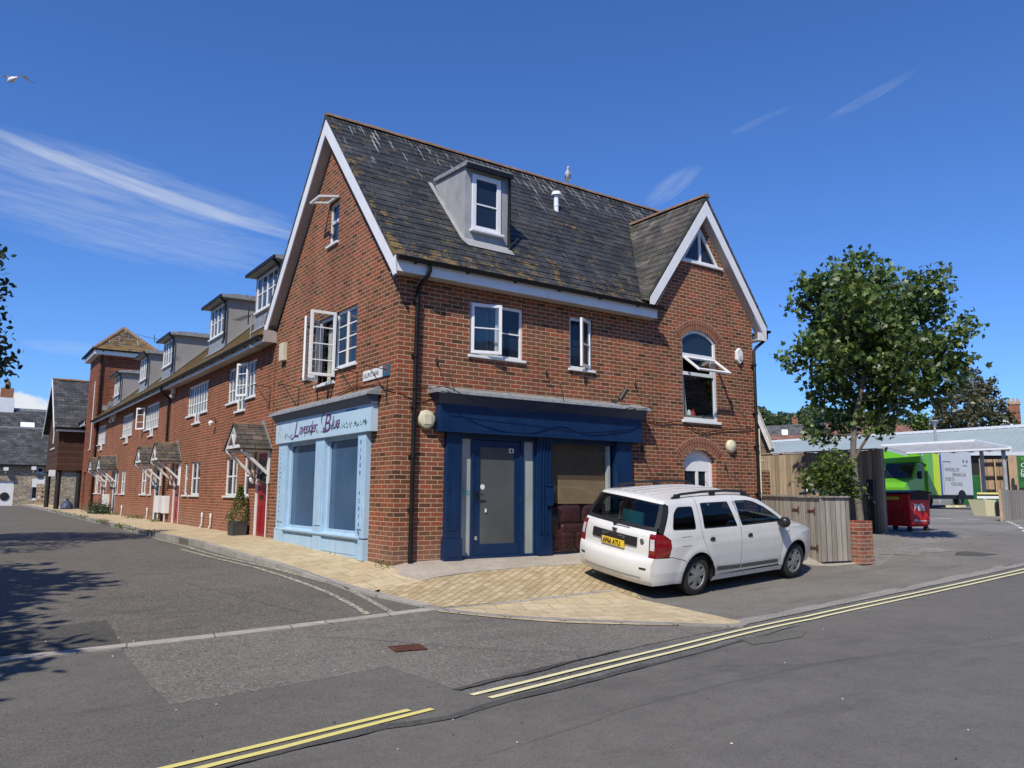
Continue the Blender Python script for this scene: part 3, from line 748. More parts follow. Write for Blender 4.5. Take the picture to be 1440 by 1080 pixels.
# ================================================================== CORNER BUILDING
B = thing('corner_building', 'red brick corner building with steep slate roof, two white gables and two empty shopfronts', 'building', (0, 0, -.05))
base = -.25
def arc(u0, u1, zs, zc, n=12):      # arch outline from right spring to left spring
    w = (u1-u0)/2; h = zc-zs; r = (w*w+h*h)/(2*h); cz = zc-r; a = math.asin(w/r); cu = (u0+u1)/2
    return [(cu+r*math.sin(a-2*a*i/n), cz+r*math.cos(a-2*a*i/n)) for i in range(n+1)]
win1 = rect(1.38, 2.52, 3.54, 4.50); win2 = rect(3.61, 4.18, 3.52, 4.52)
shopF = rect(.95, 5.06, .02, 2.4)
archw = [(6.68, 2.73), (7.78, 2.73)]+arc(6.68, 7.78, 4.47, 4.70); archd = [(6.68, .1), (7.64, .1)]+arc(6.68, 7.64, 1.90, 2.11)
WX = 7.36
outerF = [(0, base), (9.03, base), (9.03, 5.05), (WX, 7.30), (5.70, 4.95), (5.70, 4.80), (0, 4.80)]
tri_h = [(6.74, 6.22), (7.98, 6.22), (WX, 7.08)]
wm = wall(F0, outerF, [win1, win2, shopF, archw, archd, tri_h])
shopL = rect(1.16, 5.24, .2, 2.4); topw = rect(2.70, 3.19, 6.03, 6.90); bigw = [(1.66, 3.48), (2.64, 3.48), (2.64, 3.25), (3.50, 3.25), (3.50, 3.48), (4.16, 3.48), (4.16, 4.58), (1.66, 4.58)]
wall(L0, [(0, base), (6.1, base), (6.1, 4.80), (3.05, 8.36), (0, 4.80)], [shopL, topw, bigw], mb=wm)
wm.build('wall', 'red brick', B)
MB().add([(9.03, 0, base), (9.03, 6.1, base), (9.03, 6.1, 4.8), (9.03, 3.05, 8.36), (9.03, 0, 4.8)], [(0, 1, 2, 3, 4)]).build('wall', 'red brick', B)
MB().add([(0, 6.1, base), (9.03, 6.1, base), (9.03, 6.1, 4.8), (0, 6.1, 4.8)], [(3, 2, 1, 0)]).build('wall', 'red brick', B)
# interior shell so that open windows look into rooms
im = MB(); im.box(.3, 8.8, 3.2, 3.25, .0, 4.6); im.box(.12, 8.9, .12, 6.0, 2.75, 2.85); im.box(.12, 8.9, .12, 6.0, .0, .03); im.box(.3, 8.8, 1.2, 4.9, 5.0, 5.05)
im.box(5.2, 5.25, .12, 3.2, .03, 2.75); im.box(2.95, 3.0, .12, 3.2, .03, 2.75)
im.build('interior', 'interior wall', B)

# --- roofs
EZ, RZ = 4.98, 8.73; S1 = Vector((0, 3.30, RZ-EZ)); EY = -.25
vp0, vp1 = Vector((5.37, -.21, 5.02)), Vector((WX, 2.17, 7.72))   # left valley
vd = vp1-vp0; vn = Vector((vd.y, -vd.x, 0)).normalized()
sl = slope('roof', 'slate main', B, (-.23, EY, EZ), (1, 0, 0), S1, WX+.23, S1.length, clips=[(vp0, vn), ((WX, 0, 0), (1, 0, 0))])
# part of the main slope above and beyond the wing
vr = Vector((2*WX-vp0.x, vp0.y, vp0.z)); vrd = vp1-vr; vrn = Vector((-vrd.y, vrd.x, 0)).normalized()
if vrn.x > 0: vrn = -vrn
slope('roof', 'slate main', B, (WX, EY, EZ), (1, 0, 0), S1, 1.9, S1.length, clips=[(vp1, vrn)])
slope('roof', 'slate main', B, (9.26, 6.35, EZ), (-1, 0, 0), Vector((0, -3.30, RZ-EZ)), 9.49, S1.length, course=.4)
wa = Vector((0, 1, 0)); wk = (7.74-5.02)/(WX-5.40)
SLw = Vector((WX-5.38, 0, 7.74-5.0)); SRw = Vector((-(9.40-WX), 0, 7.74-4.95))
slope('roof', 'slate wing', B, (5.38, -.20, 5.0), (0, 1, 0), SLw, 2.7, SLw.length, clips=[(vp0, -vn)])
slope('roof', 'slate wing', B, (9.40, 3.2, 4.95), (0, -1, 0), SRw, 3.4, SRw.length, clips=[(vp1, -vrn)])
rm = MB(); ridge_tiles(rm, (-.23, 3.05, RZ+.0), (9.26, 3.05, RZ+.0), .085); rm.build('ridge_tiles', 'terracotta', B)
rm = MB(); ridge_tiles(rm, (WX, -.22, 7.74), (WX, 2.2, 7.74), .085); rm.build('ridge_tiles', 'terracotta', B)
# valley lining
vm = MB(); nv = Vector((0, -.7, .7)); off = Vector((0, 0, .035)); sd = Vector((.11, 0, 0))
vm.add([vp0-sd+off-Vector((0, .05, .0)), vp0+sd+off-Vector((0, .05, 0)), vp1+sd*.6+off, vp1-sd*.9+off], [(0, 1, 2, 3)]); vm.build('valley_lining', 'slate wing', B)
# --- verge boards: main gable
def verge(pts_out, depth, x0, x1, nm='bargeboard', par=B): pass
def barge(fr, ends, apex, dv, t=.025, d=.22, foot=None):
    m_ = MB()
    for e, sg in zip(ends, (1, -1)):
        a = fr.pt(e[0], e[1], d); k = fr.pt(apex[0], apex[1], d)
        dn = Vector((0, 0, -dv))
        P = [a, k, k+dn, a+dn*.86]
        if foot: P = [a, k, k+dn, a+Vector((0, 0, -dv*.78))+fr.u*sg*.10, fr.pt(e[0]+sg*.06, e[1]-dv*1.0, d), fr.pt(e[0]-sg*.03, e[1]-dv*.95, d), fr.pt(e[0]-sg*.01, e[1]-dv*.6, d)]
        m_.prism(P, -fr.n*t)
    return m_
barge(L0, ((-.25, 4.97), (6.35, 4.97)), (3.05, 8.62), .33, foot=True).build('bargeboard', 'white plastic', B)
barge(F0, ((5.58, 5.15), (9.30, 4.98)), (WX, 7.61), .34, d=.20).build('bargeboard', 'white plastic', B)
# soffits beneath the verges (sloping) and eaves
for e in (-.2, 6.3):
    a, k = Vector((0, e, 4.74)), Vector((0, 3.05, 8.32))
    MB().add([a+Vector((-.20, 0, 0)), k+Vector((-.20, 0, 0)), k+Vector((.01, 0, 0)), a+Vector((.01, 0, 0))], [(0, 1, 2, 3)]).build('verge_soffit', 'soffit', B)
for e, z in ((5.62, 4.80), (9.22, 4.76)):
    a, k = Vector((e, 0, z)), Vector((WX, 0, 7.26))
    MB().add([a+Vector((0, -.18, 0)), k+Vector((0, -.18, 0)), k+Vector((0, .01, 0)), a+Vector((0, .01, 0))], [(0, 1, 2, 3)]).build('verge_soffit', 'soffit', B)
fm = MB(); fm.box(-.195, 5.72, -.245, -.225, 4.72, 4.95); fm.box(5.70, 5.72, -.225, -.002, 4.722, 4.93); fm.build('fascia', 'white plastic', B)
MB().box(-.195, 5.70, -.225, -.001, 4.722, 4.735).build('soffit', 'soffit', B)
def gutter(par, a, b_, out, r=.066, nm='gutter'):
    a, b_, out = Vector(a), Vector(b_), Vector(out); m_ = MB(); P = []; n = 8
    for q in (a, b_):
        for rr in (r, r*.86):
            for j in range(n+1):
                t = math.pi+math.pi*j/n; P.append(q+out*math.cos(t)*rr+Vector((0, 0, 1))*math.sin(t)*rr)
    k = n+1
    f = [(j, j+1, 2*k+j+1, 2*k+j) for j in range(n)]+[(k+j+1, k+j, 3*k+j, 3*k+j+1) for j in range(n)]+[(0, 2*k, 3*k, k), (n, k+n, 3*k+n, 2*k+n)]
    f += [tuple(range(k)), tuple(range(2*k, 3*k))]
    m_.add(P, f); L_ = (b_-a).length; d = (b_-a).normalized(); c = max(2, int(L_/.95))
    for i in range(c):
        q = a+d*(L_*(i+.35)/c); m_.obox(q-d*.015-out*-.0-Vector((0, 0, r+.012)), d*.03, -out*(r+.02), (0, 0, .03))
    return m_.build(nm, 'black plastic', par)
gutter(B, (-.20, -.305, 4.955), (5.80, -.305, 4.955), (0, -1, 0))
# right hand eave of the wing: box end, gutter and its downpipe
fm = MB(); fm.box(9.03, 9.30, -.18, -.16, 4.68, 4.86); fm.box(9.30, 9.32, -.18, 3, 4.70, 4.93); fm.box(9.03, 9.30, -.16, 3, 4.69, 4.70); fm.build('fascia', 'white plastic', B)
gutter(B, (9.38, -.22, 4.93), (9.38, 3.0, 4.93), (1, 0, 0))
def pipe(par, pts, r=.036, mat='black plastic', clips=(), nm='downpipe', out=(0, -1, 0)):
    m_ = MB(); m_.tube(pts, r, 10)
    for q in clips:
        q = Vector(q); m_.lathe(q-Vector((0, 0, .03)), (0, 0, 1), [(0, r+.001), (0, r+.012), (.06, r+.012), (.06, r+.001)], 10)
        m_.obox(q+Vector((-.06, 0, -.012))-Vector(out)*0 if out[1] else q+Vector((0, -.06, -.012)), (.12, 0, 0) if out[1] else (0, .12, 0), Vector(out)*-.055, (0, 0, .024))
    return m_.build(nm, mat, par, smooth=True)
pipe(B, [(.40, -.305, 4.90), (.40, -.30, 4.80), (.385, -.26, 4.72), (.32, -.10, 4.56), (.31, -.07, 4.48), (.30, -.07, 3.5), (.285, -.07, 1.5), (.28, -.07, -.02)], clips=[(.305, -.07, z) for z in (4.3,)]+[(.295, -.07, z) for z in (2.55, 3.4)]+[(.285, -.07, .9), (.285, -.07, 1.75)])
pipe(B, [(9.38, -.14, 4.88), (9.37, -.14, 4.76), (9.26, -.11, 4.66), (9.06, -.075, 4.52), (8.98, -.07, 4.42), (8.98, -.07, 2.2), (8.98, -.07, .2)], clips=[(8.98, -.07, z) for z in (4.1, 3.0, 2.25, 1.2)])
pipe(B, [(9.12, -.03, 2.66), (9.12, -.03, 1.95), (9.12, -.03, .7)], .018, 'cream pipe', nm='overflow_pipe')
pipe(B, [(9.12, -.03, 1.93), (9.22, -.03, 1.93), (9.26, -.03, 1.93)], .016, 'cream pipe', nm='overflow_pipe')

# --- front windows
w = window(B, F0, 1.38, 2.52, 3.54, 4.50, mull=(1.97,), rows=(), d=-.04)
m_ = MB(); F0.box(m_, 2.0, 2.465, 4.0, 4.025, -.065, -.045); m_.build('glazing_bar', 'white plastic', w)
# open sash on the left light, hinged at the left
casement(w, (1.42, .03, 3.6), (1, -.30, 0), .56, 3.575, 4.465, rows=(4.03,))
fp = MB(); F0.box(fp, 2.02, 2.36, 3.63, 4.12, -.14, -.13); fp.build('poster', 'poster navy', w)
fp = MB(); F0.box(fp, 2.27, 2.36, 3.75, 4.05, -.129, -.127); fp.build('poster_stripe', 'poster red', w)
fp = MB(); F0.box(fp, 2.02, 2.38, 4.06, 4.15, -.13, -.12); fp.build('picture_frame', 'paper white', w)
fp = MB(); fp.lathe((2.13, .128, 3.96), (0, -1, 0), [(0, .055), (.004, .055), (.0045, 0)], 14); fp.build('printed_face', 'skin tone', w)
w = window(B, F0, 3.61, 4.18, 3.52, 4.52, d=-.04, rows=())
casement(w, (4.14, .03, 3.55), (-1, -.52, 0), .44, 3.555, 4.49, rows=(4.0,))
# arched stair window
def arch_frame(u0, u1, zb, zs, zc, fw_, d, t=.05):
    outp = [(u0, zb), (u1, zb)]+arc(u0, u1, zs, zc); inn = [(u0+fw_, zb+fw_), (u1-fw_, zb+fw_)]+arc(u0+fw_, u1-fw_, zs-.01, zc-fw_)
    m_ = MB(); n = len(outp); P = [F0.pt(u, z, dd) for dd in (d, d-t) for u, z in outp]+[F0.pt(u, z, dd) for dd in (d, d-t) for u, z in inn]
    f = []
    for i in range(n):
        j = (i+1) % n; f += [(i, j, 2*n+j, 2*n+i), (2*n+i, 2*n+j, 3*n+j, 3*n+i)]
    return m_.add(P, f), inn
m_, inn = arch_frame(6.68, 7.78, 2.73, 4.47, 4.70, .06, -.04)
F0.box(m_, 6.74, 7.72, 4.09, 4.17, -.09, -.041); F0.box(m_, 6.74, 7.72, 3.70, 3.77, -.09, -.041); F0.box(m_, 7.64, 7.72, 3.77, 4.09, -.09, -.042)
w = m_.build('window', 'white plastic', B, label='tall arched stair window with its middle light swung open')

gm_ = MB(); tp = [(7.72, 4.15)]+[q for q in inn if q[1] > 4.2]+[(6.74, 4.15)]; gm_.prism([F0.pt(u, z, -.075) for u, z in tp], (0, .005, 0)); gm_.build('pane', 'window glass', w)
F0.box(MB(), 6.72, 7.74, 2.77, 3.72, -.08, -.075).build('pane', 'clear glass', w)
F0.box(MB(), 6.64, 7.83, 2.67, 2.73, -.09, .05).build('sill', 'white plastic', w, bevel=.006)
# top-hung light swung outward
def flap(par, fr, u0, u1, ztop, length, ang, d0=0.0, fw_=.055, nm='casement'):
    H_ = [fr.pt(u0, ztop, d0), fr.pt(u1, ztop, d0)]; dn = fr.n*math.sin(ang)+Vector((0, 0, -math.cos(ang))); nn = fr.u.cross(dn); U = fr.u; L_ = u1-u0; m_ = MB(); o = H_[0]
    for a0, a1, b0, b1 in ((0, fw_, 0, length), (L_-fw_, L_, 0, length), (fw_, L_-fw_, 0, fw_), (fw_, L_-fw_, length-fw_, length)):
        m_.obox(o+U*a0+dn*b0, U*(a1-a0), dn*(b1-b0), nn*.04)
    q = m_.build(nm, 'white plastic', par, bevel=.004)
    MB().obox(o+U*fw_*.5+dn*fw_*.5+nn*.018, U*(L_-fw_), dn*(length-fw_), nn*.006).build('pane', 'clear glass', q)
    return q
flap(w, F0, 6.72, 7.74, 4.10, .56, R(52), .0)
# things on the stair sill
sm_ = MB(); sm_.lathe((7.25, .25, 2.80), (0, 0, 1), [(0, .05), (.1, .06), (.16, .03), (.2, .05)], 12); sm_.build('ornament', 'poster red', w, smooth=True)
sm_ = MB(); sm_.lathe((7.12, .24, 2.80), (0, 0, 1), [(0, .045), (.12, .05), (.18, .02)], 12); sm_.build('ornament', 'paper white', w, smooth=True)
q = MB(); n = 14; P = [Vector((6.76+.26*i/n*(1-.3*k), .22+.03*math.sin(i*2.2), 2.8+.9*k)) for k in (0, 1) for i in range(n+1)]; q.add(P, [(i, i+1, i+n+2, i+n+1) for i in range(n)]); q.build('curtain', 'curtain', w)
# arched side door
m_, inn = arch_frame(6.68, 7.64, .1, 1.90, 2.11, .07, -.10)
F0.box(m_, 6.75, 7.57, 1.66, 1.86, -.15, -.105); F0.box(m_, 7.14, 7.21, .1, 1.66, -.15, -.106); F0.box(m_, 7.45, 7.57, .1, 1.66, -.15, -.107)
F0.box(m_, 6.75, 7.57, 1.86, 2.05, -.145, -.125)
w = m_.build('side_door', 'white plastic', B, label='white arched side door with dark glass behind the parked car')
F0.box(MB(), 6.74, 7.58, .15, 1.7, -.135, -.13).build('pane', 'window glass', w)
# brick arches over both
def brick_arch(u0, u1, zs, zc, nm='brick_arch'):
    w_ = (u1-u0)/2; h = zc-zs; r = (w_*w_+h*h)/(2*h); cz = zc-r; a = math.asin(min(1, (w_+.02)/r)); cu = (u0+u1)/2; m_ = MB(); mm = MB()
    for ring in (0, 1):
        r0 = r+.012+ring*.112; r1 = r0+.102; n = int(2*a*(r0+.05)/.076); a2 = a*1.03
        for i in range(n):
            t0 = -a2+2*a2*(i+.07)/n; t1 = -a2+2*a2*(i+.93)/n
            P = [(cu+math.sin(t)*rr, cz+math.cos(t)*rr) for t, rr in ((t0, r0), (t1, r0), (t1, r1), (t0, r1))]
            m_.prism([F0.pt(u, z, -.02) for u, z in P], (0, -.026, 0))
        for k in range(18):
            t0 = -a2+2*a2*k/18; t1 = -a2+2*a2*(k+1)/18
            mm.add([F0.pt(cu+math.sin(t)*rr, cz+math.cos(t)*rr, .003) for t, rr in ((t0, r0-.01), (t1, r0-.01), (t1, r1+.01), (t0, r1+.01))], [(0, 1, 2, 3)])
    o = m_.build(nm, 'arch brick', B); mm.build('arch_mortar', 'mortar', o)
brick_arch(6.68, 7.78, 4.47, 4.70); brick_arch(6.62, 7.70, 1.93, 2.14)
# triangular gable window
tm = MB(); th = [(6.74, 6.22), (7.98, 6.22), (WX, 7.08)]; ti = [(6.86, 6.28), (7.86, 6.28), (WX, 6.97)]
P = [F0.pt(u, z, dd) for dd in (-.02, -.07) for u, z in th]+[F0.pt(u, z, dd) for dd in (-.02, -.07) for u, z in ti]; f = []
for i in range(3):
    j = (i+1) % 3; f += [(i, j, 6+j, 6+i), (6+i, 6+j, 9+j, 9+i)]
tm.add(P, f); F0.box(tm, WX-.035, WX+.035, 6.28, 6.95, -.07, -.022)
w = tm.build('window', 'white plastic', B, label='triangular window under the right-hand gable')
MB().prism([F0.pt(u, z, -.055) for u, z in th], (0, .004, 0)).build('pane', 'window glass', w)
F0.box(MB(), 6.70, 8.04, 6.17, 6.22, -.05, .05).build('sill', 'white plastic', w, bevel=.005)
MB().prism([(6.66, .3, 6.15), (8.06, .3, 6.15), (WX, .3, 7.05)], (0, .05, 0)).build('interior', 'interior dark', B)
# --- side (gable) windows
w = window(B, L0, 2.70, 3.19, 6.03, 6.90, rows=(), d=-.04, glass='window glass'); L0.box(MB(), 2.74, 3.15, 6.47, 6.53, -.09, -.04).build('glazing_bar', 'white plastic', w)
flap(w, L0, 2.70, 3.19, 6.92, .42, R(78), .01)
m_ = MB()
for a in ((1.66, 1.715, 3.48, 4.58), (2.60, 2.66, 3.48, 4.58), (3.50, 3.555, 3.25, 4.58), (4.105, 4.16, 3.48, 4.58), (1.66, 4.16, 4.525, 4.58), (1.715, 2.60, 3.48, 3.535), (3.555, 4.105, 3.48, 3.535), (2.60, 3.5, 3.25, 3.30), (2.13, 2.19, 3.535, 4.525), (2.6, 2.655, 3.30, 3.48)):
    L0.box(m_, *a, -.09, -.04)
for r_ in (3.80, 4.04, 4.28):
    L0.box(m_, 1.715, 2.13, r_-.011, r_+.011, -.08, -.05); L0.box(m_, 2.19, 2.60, r_-.011, r_+.011, -.08, -.05)
w = m_.build('window', 'white plastic', B, label='four-light window on the gable wall with two sashes standing open')
L0.box(MB(), 1.70, 2.62, 3.5, 4.56, -.068, -.063).build('pane', 'window glass', w)
L0.box(MB(), 1.60, 2.62, 3.435, 3.48, -.05, .05).build('sill', 'white plastic', w); L0.box(MB(), 2.58, 3.54, 3.205, 3.25, -.05, .06).build('sill', 'white plastic', w); L0.box(MB(), 3.5, 4.2, 3.435, 3.48, -.05, .05).build('sill', 'white plastic', w)
casement(w, (-.03, 2.56, 3.3), (-1, .03, 0), .50, 3.32, 4.56, rows=(3.62, 3.93, 4.24))
casement(w, (-.03, 3.45, 3.3), (-.8, -.6, 0), .48, 3.32, 4.56, rows=(3.62, 3.93, 4.24))
for y_ in (2.75, 3.3): L0.box(MB(), y_, y_+.16, 3.3, 4.5, -.2, -.19).build('curtain', 'curtain', w)

# --- pale blue shopfront on the side wall
S = thing('shopfront', 'pale blue shopfront with lettered sign board and two blue windows on the gable wall', 'shopfront', (0, 3.1, 0))
m_ = MB(); L0.box(m_, .66, 5.42, 2.18, 2.65, .0, .14); m_.build('sign_board', 'pale blue sign', S, bevel=.004)
m_ = MB(); m_.prism([(-.02, .62, 2.64), (-.14, .62, 2.64), (-.24, .62, 2.79), (-.02, .62, 2.79)], (0, 4.88, 0)); m_.build('cornice', 'slate blue cornice', S)
m_ = MB(); m_.prism([(0, .56, 2.93), (-.03, .56, 2.93), (-.27, .56, 2.82), (-.28, .56, 2.77), (-.255, .56, 2.79), (0, .56, 2.79)], (0, 5.04, 0)); m_.build('lead_flashing', 'lead sheet', S)
for a, b_, t in ((4.80, 5.30, .10), (2.74, 3.18, .10), (.90, 1.22, .10)):
    m_ = MB(); L0.box(m_, a, b_, .40, 2.18, -.05, t); L0.box(m_, a+.07, b_-.07, .55, 2.08, t, t+.018); m_.build('pilaster', 'pale blue paint', S, bevel=.006)
m_ = MB(); L0.box(m_, 1.22, 5.30, .05, .37, -.05, .06); L0.box(m_, 1.3, 2.85, .10, .33, .06, .07); L0.box(m_, 3.05, 4.8, .10, .33, .06, .07); L0.box(m_, 4.84, 5.32, .02, .40, .0, .12); L0.box(m_, 2.76, 3.16, .03, .38, .06, .10); m_.build('stall_riser', 'pale blue paint', S, bevel=.006)
m_ = MB(); L0.box(m_, .90, 1.10, .04, .38, .0, .10); L0.box(m_, 1.10, 1.22, .02, .38, -.06, .01); m_.build('pilaster_base', 'pale blue paint', S)
m_ = MB(); L0.box(m_, 1.12, 1.2, .0, .37, .011, .02); m_.build('rotten_gap', 'interior dark', S)
m_ = MB(); m_.prism([(0, 1.1, .37), (-.12, 1.1, .38), (-.13, 1.1, .41), (0, 1.1, .46)], (0, 4.2, 0)); m_.build('sill', 'pale blue paint', S)
for a, b_ in ((1.22, 2.74), (3.18, 4.80)):
    f_ = MB()
    for q in ((a, a+.07, .44, 2.18), (b_-.07, b_, .44, 2.18), (a+.07, b_-.07, .44, .50), (a+.07, b_-.07, 2.11, 2.18)): L0.box(f_, *q, -.05, .02)
    fo = f_.build('shop_window', 'pale blue paint', S, bevel=.004); L0.box(MB(), a+.05, b_-.05, .48, 2.13, -.03, -.022).build('pane', 'vinyl backed glass', fo)
L0.box(MB(), 1.0, 5.3, .0, 2.45, -.14, -.13).build('backing', 'interior dark', S)
text('L', .45, L0.pt(4.32, 2.27, .143), L0, 'purple paint', S, shear=.3, sx=1.3)
text('avender', .33, L0.pt(4.00, 2.31, .143), L0, 'purple paint', S, shear=.3, sx=1.0, space=.88)
text('B', .50, L0.pt(2.74, 2.27, .143), L0, 'purple paint', S, shear=.3, sx=1.2)
text('lue', .35, L0.pt(2.34, 2.31, .143), L0, 'purple paint', S, shear=.3, sx=1.0, space=.9)
def swash(pts, w0=.007, d=.147, mat='purple paint', nm='swash'):
    P = catmull(pts, 8); m_ = MB(); m_.tube([L0.pt(u, z, d) for u, z in P], [w0*(.35+abs(math.sin(i*math.pi/len(P)))) for i in range(len(P))], 6); return m_.build(nm, mat, S)
swash([(4.38, 2.36), (4.46, 2.27), (4.38, 2.24), (4.2, 2.29), (4.02, 2.25)])
swash([(2.30, 2.62), (2.52, 2.68), (2.74, 2.62), (2.82, 2.50), (2.76, 2.42)])
text('www.lavenderblue.co.uk', .055, L0.pt(1.70, 2.585, .1425), L0, 'ink blue', S, shear=.2, sx=.9)
fl = MB(); rnd = random.Random(5)
for i in range(150):
    u = rnd.uniform(.8, 4.9); z = 2.245+rnd.uniform(0, .09)+(.03 if u < 2.6 else 0)
    if 3.9 < u < 4.5: continue
    a = rnd.uniform(-.9, .9); l_ = rnd.uniform(.04, .075); P = L0.pt(u, z, .1415); fl.add([P, P+Vector((0, .02, .014)), P+Vector((0, math.sin(a)*l_, math.cos(a)*l_)), P+Vector((0, -.018, .014))], [(0, 1, 2, 3)])
fl.build('printed_leaves', 'sign green', S)
fl = MB()
for i in range(40):
    u = rnd.choice((rnd.gauss(5.15, .07), rnd.gauss(5.15, .07), rnd.gauss(4.55, .03))); z = rnd.uniform(2.28, 2.60); P = L0.pt(u, z, .1413); fl.add([P, P+Vector((0, .02, .012)), P+Vector((0, .0, .035)), P+Vector((0, -.016, .012))], [(0, 1, 2, 3)])
fl.build('printed_lavender', 'curtain', S)
for i, ch in enumerate('01308'):
    t = text(ch, .10, L0.pt(1.05, 1.98-i*.13, .122), L0, 'ink blue', S, align='CENTER'); t.rotation_euler[1] = 0
for i, ch in enumerate('458748'): text(ch, .10, L0.pt(1.05, 1.12-i*.13, .122), L0, 'ink blue', S, align='CENTER')
for i in range(16): text('LAVENDERBLUEGIFTS'[i], .05, L0.pt(5.08, 1.95-i*.10, .122), L0, 'ink blue', S, align='CENTER')

# --- dark blue shopfront on the front wall
D = thing('shopfront', 'dark blue shopfront with blank fascia, glazed door and a leather sofa in its window', 'shopfront', (3.0, 0, .05))
m_ = MB(); F0.box(m_, .72, 5.30, 2.20, 2.66, .0, .17); F0.box(m_, .70, 5.32, 2.165, 2.20, .0, .20); m_.build('fascia_board', 'blue paint', D, bevel=.005)
m_ = MB(); m_.prism([(.70, -.02, 2.63), (.70, -.17, 2.63), (.62, -.30, 2.80), (.62, -.02, 2.80)], (4.72, 0, 0)); m_.build('cornice', 'blue paint', D)
m_ = MB(); m_.prism([(.58, 0, 2.93), (.58, -.03, 2.93), (.58, -.32, 2.835), (.58, -.33, 2.79), (.58, -.305, 2.80), (.58, 0, 2.80)], (4.84, 0, 0))
for i in range(24): m_.obox((.65+i*.2, -.032, 2.926), (.012, 0, 0), (0, -.28, -.092), (0, 0, .006))
m_.build('lead_flashing', 'lead sheet', D)
for a, b_ in ((.90, 1.20), (4.70, 5.10)):
    m_ = MB(); F0.box(m_, a, b_, .42, 2.165, -.05, .10); F0.box(m_, a+.05, a+.075, .55, 2.06, .10, .112); F0.box(m_, b_-.075, b_-.05, .55, 2.06, .10, .112); F0.box(m_, a+.075, b_-.075, 2.035, 2.06, .10, .112); F0.box(m_, a+.075, b_-.075, .55, .575, .10, .112)
    F0.box(m_, a-.03, b_+.01, .03, .42, .0, .13); F0.box(m_, a+.06, b_-.06, .12, .35, .13, .14); m_.build('pilaster', 'blue paint', D, bevel=.005)
m_ = MB(); F0.box(m_, 2.80, 3.14, .08, 2.165, -.05, .06)
for u in (2.86, 2.93, 3.0, 3.07): F0.box(m_, u, u+.02, .45, 2.1, .06, .085)
F0.box(m_, 2.82, 3.12, .08, .42, .06, .09); m_.build('pilaster', 'blue paint', D, bevel=.004)
m_ = MB(); F0.box(m_, 3.0, 3.12, .95, 1.30, .085, .13); F0.box(m_, 2.98, 3.14, 1.30, 1.33, .085, .15); m_.build('post_box', 'blue paint', D, bevel=.004)
m_ = MB(); F0.box(m_, 1.20, 4.70, 2.08, 2.165, -.05, .02); F0.box(m_, 1.20, 1.23, .10, 2.08, -.05, .02); F0.box(m_, 1.44, 1.50, .10, 2.08, -.05, .02); F0.box(m_, 2.47, 2.54, .10, 2.08, -.05, .02); F0.box(m_, 2.76, 2.80, .10, 2.08, -.05, .02); F0.box(m_, 1.20, 2.8, .05, .12, -.05, .03); F0.box(m_, 3.14, 4.70, .04, .09, -.05, .02)
m_.build('door_frame', 'blue paint', D, bevel=.004)
m_ = MB()
for a in ((1.50, 1.62, .12, 2.07), (2.35, 2.47, .12, 2.07), (1.62, 2.35, 1.95, 2.07), (1.62, 2.35, .12, .31)): F0.box(m_, *a, -.045, .0)
dr_ = m_.build('door', 'blue paint', D, bevel=.005); F0.box(MB(), 1.60, 2.37, .29, 1.97, -.03, -.022).build('pane', 'obscured glass', dr_)
m_ = MB(); F0.box(m_, 1.525, 1.565, 1.02, 1.22, .0, .012); F0.box(m_, 1.53, 1.68, 1.13, 1.15, .03, .045); F0.box(m_, 1.535, 1.555, 1.13, 1.15, .012, .045); m_.build('handle', 'black iron', dr_)
m_ = MB(); m_.lathe(F0.pt(1.69, 1.27, -.022), (0, -1, 0), [(0, .045), (.004, .045), (.005, 0)], 14); F0.box(m_, 1.745, 1.765, .84, .9, -.02, .0); F0.box(m_, 2.24, 2.34, 1.87, 1.95, -.021, -.019); m_.build('sticker', 'paper white', dr_)
m_ = MB(); F0.box(m_, 2.27, 2.31, 1.885, 1.93, -.0185, -.017); m_.build('sticker_print', 'black plastic', dr_)
for z in (.35, 1.0, 1.75): F0.box(MB(), 2.455, 2.485, z, z+.1, .0, .012).build('hinge', 'chrome', dr_)
m_ = MB(); F0.box(m_, 1.52, 1.57, .38, .44, .0, .012); m_.build('lock', 'chrome', dr_)
for a, b_ in ((1.23, 1.44), (2.54, 2.76)): F0.box(MB(), a, b_, .12, 2.08, -.03, -.022).build('side_light', 'pale obscured glass', D)
m_ = MB()
for u, z in ((1.29, 1.22), (1.39, 1.17)): m_.lathe(F0.pt(u, z, -.021), (0, -1, 0), [(0, .04), (.003, .04), (.0035, .022)], 16)
m_.build('sticker', 'teal sticker', D)
F0.box(MB(), 1.2, 2.8, .08, 2.1, -.16, -.15).build('backing', 'interior wall', D)
F0.box(MB(), 3.14, 4.70, .09, 2.08, -.03, -.024).build('shop_window_glass', 'clear glass', D)
F0.box(MB(), 4.58, 4.64, .09, 2.08, -.12, -.04).build('inner_post', 'white paint', D)
m_ = MB(); F0.box(m_, 3.14, 4.58, .99, 2.10, -.16, -.14); m_.build('board', 'brown reflection', D)  # panel painted as the brown street reflection seen in the pane
m_ = MB(); F0.box(m_, 3.42, 4.56, .98, 1.42, -.13, -.11); m_.build('board', 'tan reflection', D)  # lighter lower part of the painted reflection
MB().box(3.14, 4.9, 1.3, 1.33, .05, 2.3).build('board', 'interior dark', D)
